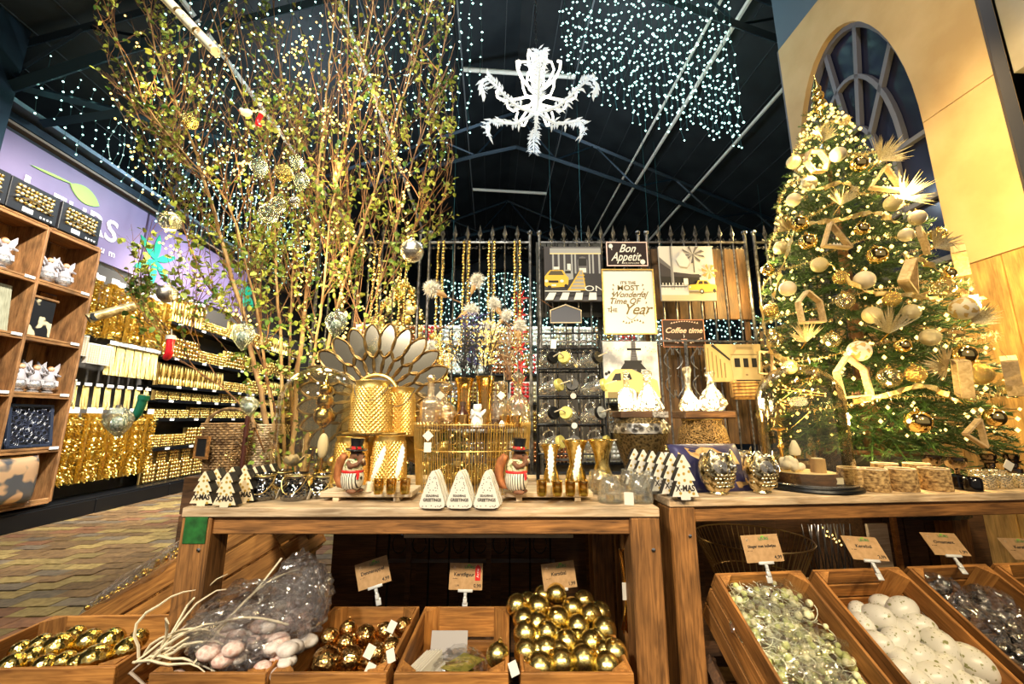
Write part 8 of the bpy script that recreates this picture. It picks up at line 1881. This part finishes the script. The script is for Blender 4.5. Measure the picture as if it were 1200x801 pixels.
# speckled pole and gold paper roll
t = thing('birch_pole', 'pale speckled birch pole in three lengths with gold knots, hanging high in the birch', 'pole', at(222, 30, 1.75)); A_, B_ = at(188, -8, 1.75) - t.location, at(254, 62, 1.75) - t.location
pm = noisy('speckled bark', (.30, .18, .08), (.86, .80, .66), 26, .6, 0, .2, rr=(.34, .44))
for i in range(3): b = MB(); b.tube([A_.lerp(B_, i / 3 + .02), A_.lerp(B_, (i + 1) / 3 - .02)], .024, 12); b.obj('pole_length', pm, t)
for i in (1, 2): b = MB(); b.tube([A_.lerp(B_, i / 3 - .022), A_.lerp(B_, i / 3 + .022)], .018, 8); b.obj('gold_knot', M_['gold'], t)
t = thing('paper_roll', 'gold and white patterned roll hanging in front of the upper tinsel', 'roll', at(130, 366, 2.3)); A_, B_ = at(103, 373, 2.3) - t.location, at(158, 358, 2.45) - t.location
b = MB(); b.tube([A_, B_], .026, 16, cap=False); b.tube([A_, B_], .023, 16, cap=False); b.obj('tube', noisy('gold stripes', (.30, .18, .06), (.92, .80, .50), 30, .4, .3, .1, (.2, 1, 1)), t, fix=False); b = MB(); b.tube([A_ * .75, A_ * .72], .0235, 14); b.obj('hollow_shade', M_['black'], t)  # black plug paints the shade inside the open roll end
# wicker baskets behind the blocks
wk = noisy('wicker', (.10, .05, .02), (.42, .26, .12), 30, .7, 0, .4)
def wicker(label, p, w0, w1, d, h, m, rz, handle=True, nrow=22):
    t = thing('wicker_basket', label, 'basket', p, rz); b = MB()
    for j in range(nrow):
        f_ = j / (nrow - 1); w_ = w0 + (w1 - w0) * f_; dd = d * (.8 + .2 * f_); pts = []
        for i in range(44):
            a = 2 * PI * i / 44; cx, sy = math.cos(a), math.sin(a); k_ = 1 / max(abs(cx), abs(sy)) ** .6; pts.append((w_ * cx * k_ * .85 + .006 * (1 if (i + j) % 2 else -1) * cx, dd * sy * k_ * .85 + .006 * (1 if (i + j) % 2 else -1) * sy, h * f_))
        b.tube(pts, h / nrow * .42, 4, closed=True)
    for i in range(22):
        a = 2 * PI * i / 22; cx, sy = math.cos(a), math.sin(a); k_ = 1 / max(abs(cx), abs(sy)) ** .6 * .87; b.tube([(w0 * cx * k_, d * .8 * sy * k_, 0), (w1 * cx * k_, d * sy * k_, h * 1.01)], .0035, 5)
    b.obj('weave', m, t, kind='stuff', fix=False)
    if handle: b = MB(); b.tube([(w1 * math.cos(PI * i / 12), 0, h - .02 + .10 * math.sin(PI * i / 12)) for i in range(13)], .009, 6); b.obj('handle', m, t)
    b = MB(); b.box((0, 0, .01), (w0 * 1.6, d * 1.3, .015)); b.obj('bottom', m, t)
wp = at(262, 556, 2.2); wicker('dark wicker basket with a handle behind the tree blocks', wp, .085, .13, .10, .26, wk, 0)
wicker('paler wicker basket beside the black post', at(297, 556, 2.35), .08, .13, .1, .27, noisy('pale wicker', (.30, .20, .11), (.75, .62, .45), 30, .7, 0, .4), 0, False)
t = thing('chalkboard', 'small framed blackboard leaning beside the dark wicker basket', 'blackboard', at(237, 524, 2.1), rot=(0, 0, R(-25))); b = MB(); b.box((0, 0, 0), (.09, .006, .09)); b.obj('slate', M_['black'], t)
for (cx, cz, w_, h_) in ((0, .05, .11, .012), (0, -.05, .11, .012), (-.05, 0, .012, .09), (.05, 0, .012, .09)): b = MB(); b.box((cx, -.002, cz), (w_, .012, h_)); b.obj('frame_side', M_['table'], t)
t = thing('black_post', 'thin dark brown post standing between the wicker baskets and the bell jar', 'post', at(283, 552, 2.1).xy.to_3d()); b = MB(); zt_ = at(283, 487, 2.1).z; b.tube([(0, 0, 0), (0, 0, zt_)], .012, 8); b.obj('post', flat((.06, .015, .01), .4), t); b = MB(); b.lathe([(.06, 0), (.06, .01), (.01, .02)], 12); b.obj('foot', M_['blackmetal'], t)
t = thing('low_chest', 'dark timber chest behind the table carrying the wicker baskets', 'chest', (wp.x + .03, 2.28, 0)); zc = wp.z
for i in range(5): b = MB(); b.box((0, 0, zc * (i + .5) / 5), (.36, .30, zc / 5 - .006), ch=.003); b.obj('plank', M_['darkwood'], t)

# ================================================================ CHANDELIER
ch = thing('chandelier', 'glowing white chandelier of leafy scrolled arms and light tubes on a chain', 'chandelier', at(629, 130, 3.1), sc1=1.14); CO = Vector(ch.location)
lt = emit((1.0, .95, .80), 3.0); lfm = bpy.data.materials.new('lit acrylic leaf'); lfm.use_nodes = True; pb_ = lfm.node_tree.nodes['Principled BSDF']; pb_.inputs['Base Color'].default_value = (.55, .6, .66, 1); pb_.inputs['Emission Color'].default_value = (.86, .96, 1, 1); pb_.inputs['Emission Strength'].default_value = .38; pb_.inputs['Roughness'].default_value = .2
g = random.Random(2)
b = MB(); b.tube([(0, 0, -.02), (0, 0, .52)], .016, 8); b.lathe([(.05, 0), (.03, .03), (.02, .06)], 12); b.obj('stem', lt, ch)
for i in range(6):
    a = R(-90 + 60 * i); rad = Vector((math.cos(a), math.sin(a), 0)); up = Vector((0, 0, 1)); sdv = Vector((-math.sin(a), math.cos(a), 0))
    prof = [(0, 0), (.08, -.03), (.18, -.035), (.28, .01), (.36, .06), (.42, .085), (.46, .06), (.465, .0), (.44, -.04)]
    P = [rad * x + up * z for x, z in prof]; b = MB(); b.tube(P, [.014, .013, .012, .011, .010, .009, .007, .005, .003], 6); arm = b.obj('arm', lfm, ch)
    b = MB()
    for k_ in range(46):
        t_ = .2 + .8 * k_ / 46; p = interp(P, t_); tn = (interp(P, min(1, t_ + .04)) - interp(P, max(0, t_ - .04))).normalized(); s_ = (-1) ** k_; d = (tn * .5 + sdv * s_ * .75 + up * g.uniform(-.5, .6)).normalized(); L_ = g.uniform(.045, .085); wv_ = d.cross(up).normalized() * .011
        b.add([p, p + d * L_ * .5 + wv_, p + d * L_ - up * .012, p + d * L_ * .5 - wv_], [(0, 1, 2), (0, 2, 3)])
    b.obj('leaves', lfm, arm, kind='stuff', fix=False)
    a2 = a + R(30); r2 = Vector((math.cos(a2), math.sin(a2), 0))
    b = MB(); b.tube([r2 * x + up * z for x, z in [(.02, .13), (.09, .12), (.17, .10), (.25, .09), (.30, .12), (.31, .17), (.28, .20)]], .0095, 8); b.obj('light_tube', lt, ch)
    b = MB(); b.tube([r2 * x + up * z for x, z in [(.02, .16), (.10, .27), (.14, .37), (.12, .44), (.07, .44), (.05, .38), (.03, .25)]], .009, 8); b.obj('light_tube', lt, ch)
    b = MB(); b.tube([r2 * x + up * z for x, z in [(.02, .06), (.12, .03), (.18, .0), (.22, .03), (.23, .08)]], .009, 8); b.obj('light_tube', lt, ch)
b = MB()
for k_ in range(34):
    z = .1 + .45 * g.random(); a = g.uniform(0, 6.28); p = Vector((.02 * math.cos(a), .02 * math.sin(a), z)); d = Vector((math.cos(a), math.sin(a), g.uniform(-.2, 1))).normalized(); wv_ = d.cross(Vector((0, 0, 1))).normalized() * .008; L_ = g.uniform(.04, .09); b.add([p, p + d * L_ * .5 + wv_, p + d * L_, p + d * L_ * .5 - wv_], [(0, 1, 2), (0, 2, 3)])
for k_ in range(16): a = k_ * .4; p = Vector((0, 0, -.02 - .008 * k_)); d = Vector((math.cos(a * 3), math.sin(a * 3), -.7)).normalized() * .045; wv_ = d.cross(Vector((0, 0, 1))).normalized() * .006; b.add([p, p + d * .5 + wv_, p + d, p + d * .5 - wv_], [(0, 1, 2), (0, 2, 3)])
b.obj('centre_leaves', lfm, ch, kind='stuff', fix=False)
zc = .52; top = roofz(.4) - CO.z - .1; b = MB(); n = int((top - zc) / .045)
for i in range(n):
    q = zc + .045 * i; M4 = Matrix.Translation((0, 0, q + .02)) @ Matrix.Rotation(PI / 2 * (i % 2), 4, 'Z'); b.tube([M4 @ Vector((.009 * math.cos(k_ * PI / 4), 0, .027 * math.sin(k_ * PI / 4))) for k_ in range(8)], .003, 4, closed=True)
b.obj('chain', M_['greymetal'], ch, kind='stuff', fix=False)
point('chandelier_lamp', CO + Vector((0, 0, .2)), 9, (1, .97, .9), .2)

# ================================================================ CURTAIN LIGHTS
def curtain(label, fn, n_str, seed, r=.016, step=.19, cat='curtain lights'):
    t = thing('curtain_lights', label, cat, (0, 0, 0)); g = random.Random(seed); b = MB(); w_ = MB(); c_ = 0
    for i in range(n_str):
        u, wv, z0, z1 = fn(i / max(1, n_str - 1), g)
        if z0 <= z1: continue
        q = z0; pts = []
        while q > z1:
            p = hall(u + g.uniform(-.03, .03), wv + g.uniform(-.03, .03), q); pts.append(p); b.octa(p, r * g.uniform(.55, 1.05)); q -= step * g.uniform(.7, 1.3)
        if len(pts) > 1: w_.tube(pts, .003, 3, cap=False)
    for f_ in (.1, .9):
        u, wv, z0, z1 = fn(f_, random.Random(1))
        if 'far' in label: w_.tube([hall(u, wv, z0 - .05), hall(u, wv, roofz(u) - .05)], .004, 3)
    b.obj('bulbs', M_['bulbw'], t, kind='stuff', fix=False); w_.obj('strings', M_['cable'], t, kind='stuff', fix=False)
# right side: rows swooping from near the chandelier to the facade
for k_, (l, ua, ub, wa, wb, za, zb) in enumerate((('nearest row between the chandelier and the facade', .75, 2.95, 3.6, 4.1, 4.75, 4.35), ('second row between the chandelier and the facade', .9, 3.3, 4.3, 4.7, 5.2, 4.75), ('rear row between the chandelier and the facade', 1.0, 3.9, 5.0, 5.5, 5.7, 5.25))):
    curtain('cold white drop lights, ' + l, lambda t_, g, A=(ua, ub, wa, wb, za, zb): (A[0] + (A[1] - A[0]) * t_, A[2] + (A[3] - A[2]) * t_, min(roofz(A[0] + (A[1] - A[0]) * t_) - .15, 7.2), A[4] + (A[5] - A[4]) * t_ + g.uniform(-.15, .25)), 26, 50 + k_, .0185)
for k_, (l, ua, ub, wv, zl) in enumerate((('nearest row over the birch crown', -3.6, -.15, 3.9, 4.62), ('second row over the birch crown', -4.4, -.35, 5.0, 5.15), ('third row over the birch crown', -5.0, -.8, 6.1, 5.2))):
    curtain('cold white drop lights, ' + l, lambda t_, g, A=(ua, ub, wv, zl): (A[0] + (A[1] - A[0]) * t_, A[2], roofz(A[0] + (A[1] - A[0]) * t_) - .15, A[3] + g.uniform(-.2, .3)), 30, 60 + k_, .015)
for k_, (l, uu, w0, w1) in enumerate((('row running along the sign wall, outermost', -5.15, 4.3, 9.5), ('row running along the sign wall, second', -4.6, 4.6, 9.5), ('row running along the sign wall, third', -4.0, 5.0, 9.5))):
    curtain('cold white drop lights, ' + l, lambda t_, g, A=(uu, w0, w1): (A[0], A[1] + (A[2] - A[1]) * t_, 5.35 + .35 * (A[0] + 5.15), 4.35 + g.uniform(-.4, .3)), 34, 70 + k_, .0145, .14)
curtain('dense cold white curtain lights far beyond the fence under the chandelier', lambda t_, g: (-1.0 + 2.4 * t_, 7.2 + .3 * math.sin(t_ * 9), 3.75, 2.0), 46, 80, .017, .10); curtain('dense cold white curtain lights far behind the taxi canvas', lambda t_, g: (1.5 + 1.6 * t_, 7.0, 3.1, 1.9), 30, 81, .017, .10); curtain('cold white curtain lights far behind the coffee sign', lambda t_, g: (3.0 + 2.6 * t_, 7.2, 3.1, 1.9), 36, 82, .017, .11)

# ================================================================ FAR SHELVES
cols = [('red', flat((.55, .03, .03), .3, .3)), ('silver', M_['silver']), ('white', M_['paper']), ('gold', M_['gold']), ('champagne', M_['champ']), ('copper', flat((.75, .3, .12), .25, 1.0))]
fs = thing('far_shelving', 'dark shelving across the hall far behind the fence', 'shelving', hall(.6, 8.6, 0), HALL)
for z in (.3, .9, 1.5, 2.1, 2.7): b = MB(); b.box((0, 0, z), (7.0, .4, .03)); b.obj('shelf', M_['blackmetal'], fs)
b = MB(); b.box((0, .22, 1.6), (7.0, .03, 3.0)); b.obj('back_panel', flat((.35, .33, .30), .7), fs)
for x in (-3.5, -1.75, 0, 1.75, 3.5): b = MB(); b.box((x, 0, 1.55), (.03, .4, 3.0)); b.obj('upright', M_['blackmetal'], fs)
fk = []
for ci, (nm, m) in enumerate(cols):
    q = thing('ornament_pack', 'x', 'ornament pack', (0, 0, 0), 0, 'packs on the far shelving'); b = MB()
    for i in range(5):
        for j in range(5): b.sphere((-.16 + i * .08, -.02, .04 + j * .085), .038, 8, 5)
    b.obj('ornaments', m, q, kind='stuff', fix=False); b = MB(); b.box((0, .03, .22), (.42, .02, .44)); b.obj('card', [M_['paper'], M_['kraft']][ci % 2], q); fk.append(Kind(q))
g = random.Random(44)
for r_, z in enumerate((.32, .92, 1.52, 2.12, 2.72)):
    for i in range(15):
        k_ = g.randrange(6); k_ = g.choice([1, 2, 3, 3, 4, 4, 5, 2, 0]); fk[k_].put('pack of %s baubles on the %s far shelf, %s from the birch side' % (cols[k_][0], ['lowest', 'second', 'middle', 'fourth', 'top'][r_], ORD[i]), hall(.6 - 3.25 + i * .465, 8.5, z), HALL)
# lit lamps of the hall seen behind the birch
for i, (x, y, l) in enumerate(((413, 226, 'nearer the stem'), (431, 216, 'farther one'))):
    p = at(x, y, 5.0); t = thing('ceiling_spotlight', 'bright round ceiling spotlight shining through the birch, ' + l, 'spotlight', p, rot=(R(60), 0, R(-10))); b = MB(); b.lathe([(.03, .12), (.055, .08), (.06, 0)], 16); b.obj('housing', M_['blackmetal'], t); b = MB(); b.lathe([(.052, -.002), (.052, .0), (0, .001)], 16); b.obj('lamp_face', emit((1, .98, .95), 30), t); b = MB(); b.tube([(0, 0, .1), (0, .05, .3)], .012, 6); b.obj('bracket', M_['blackmetal'], t)
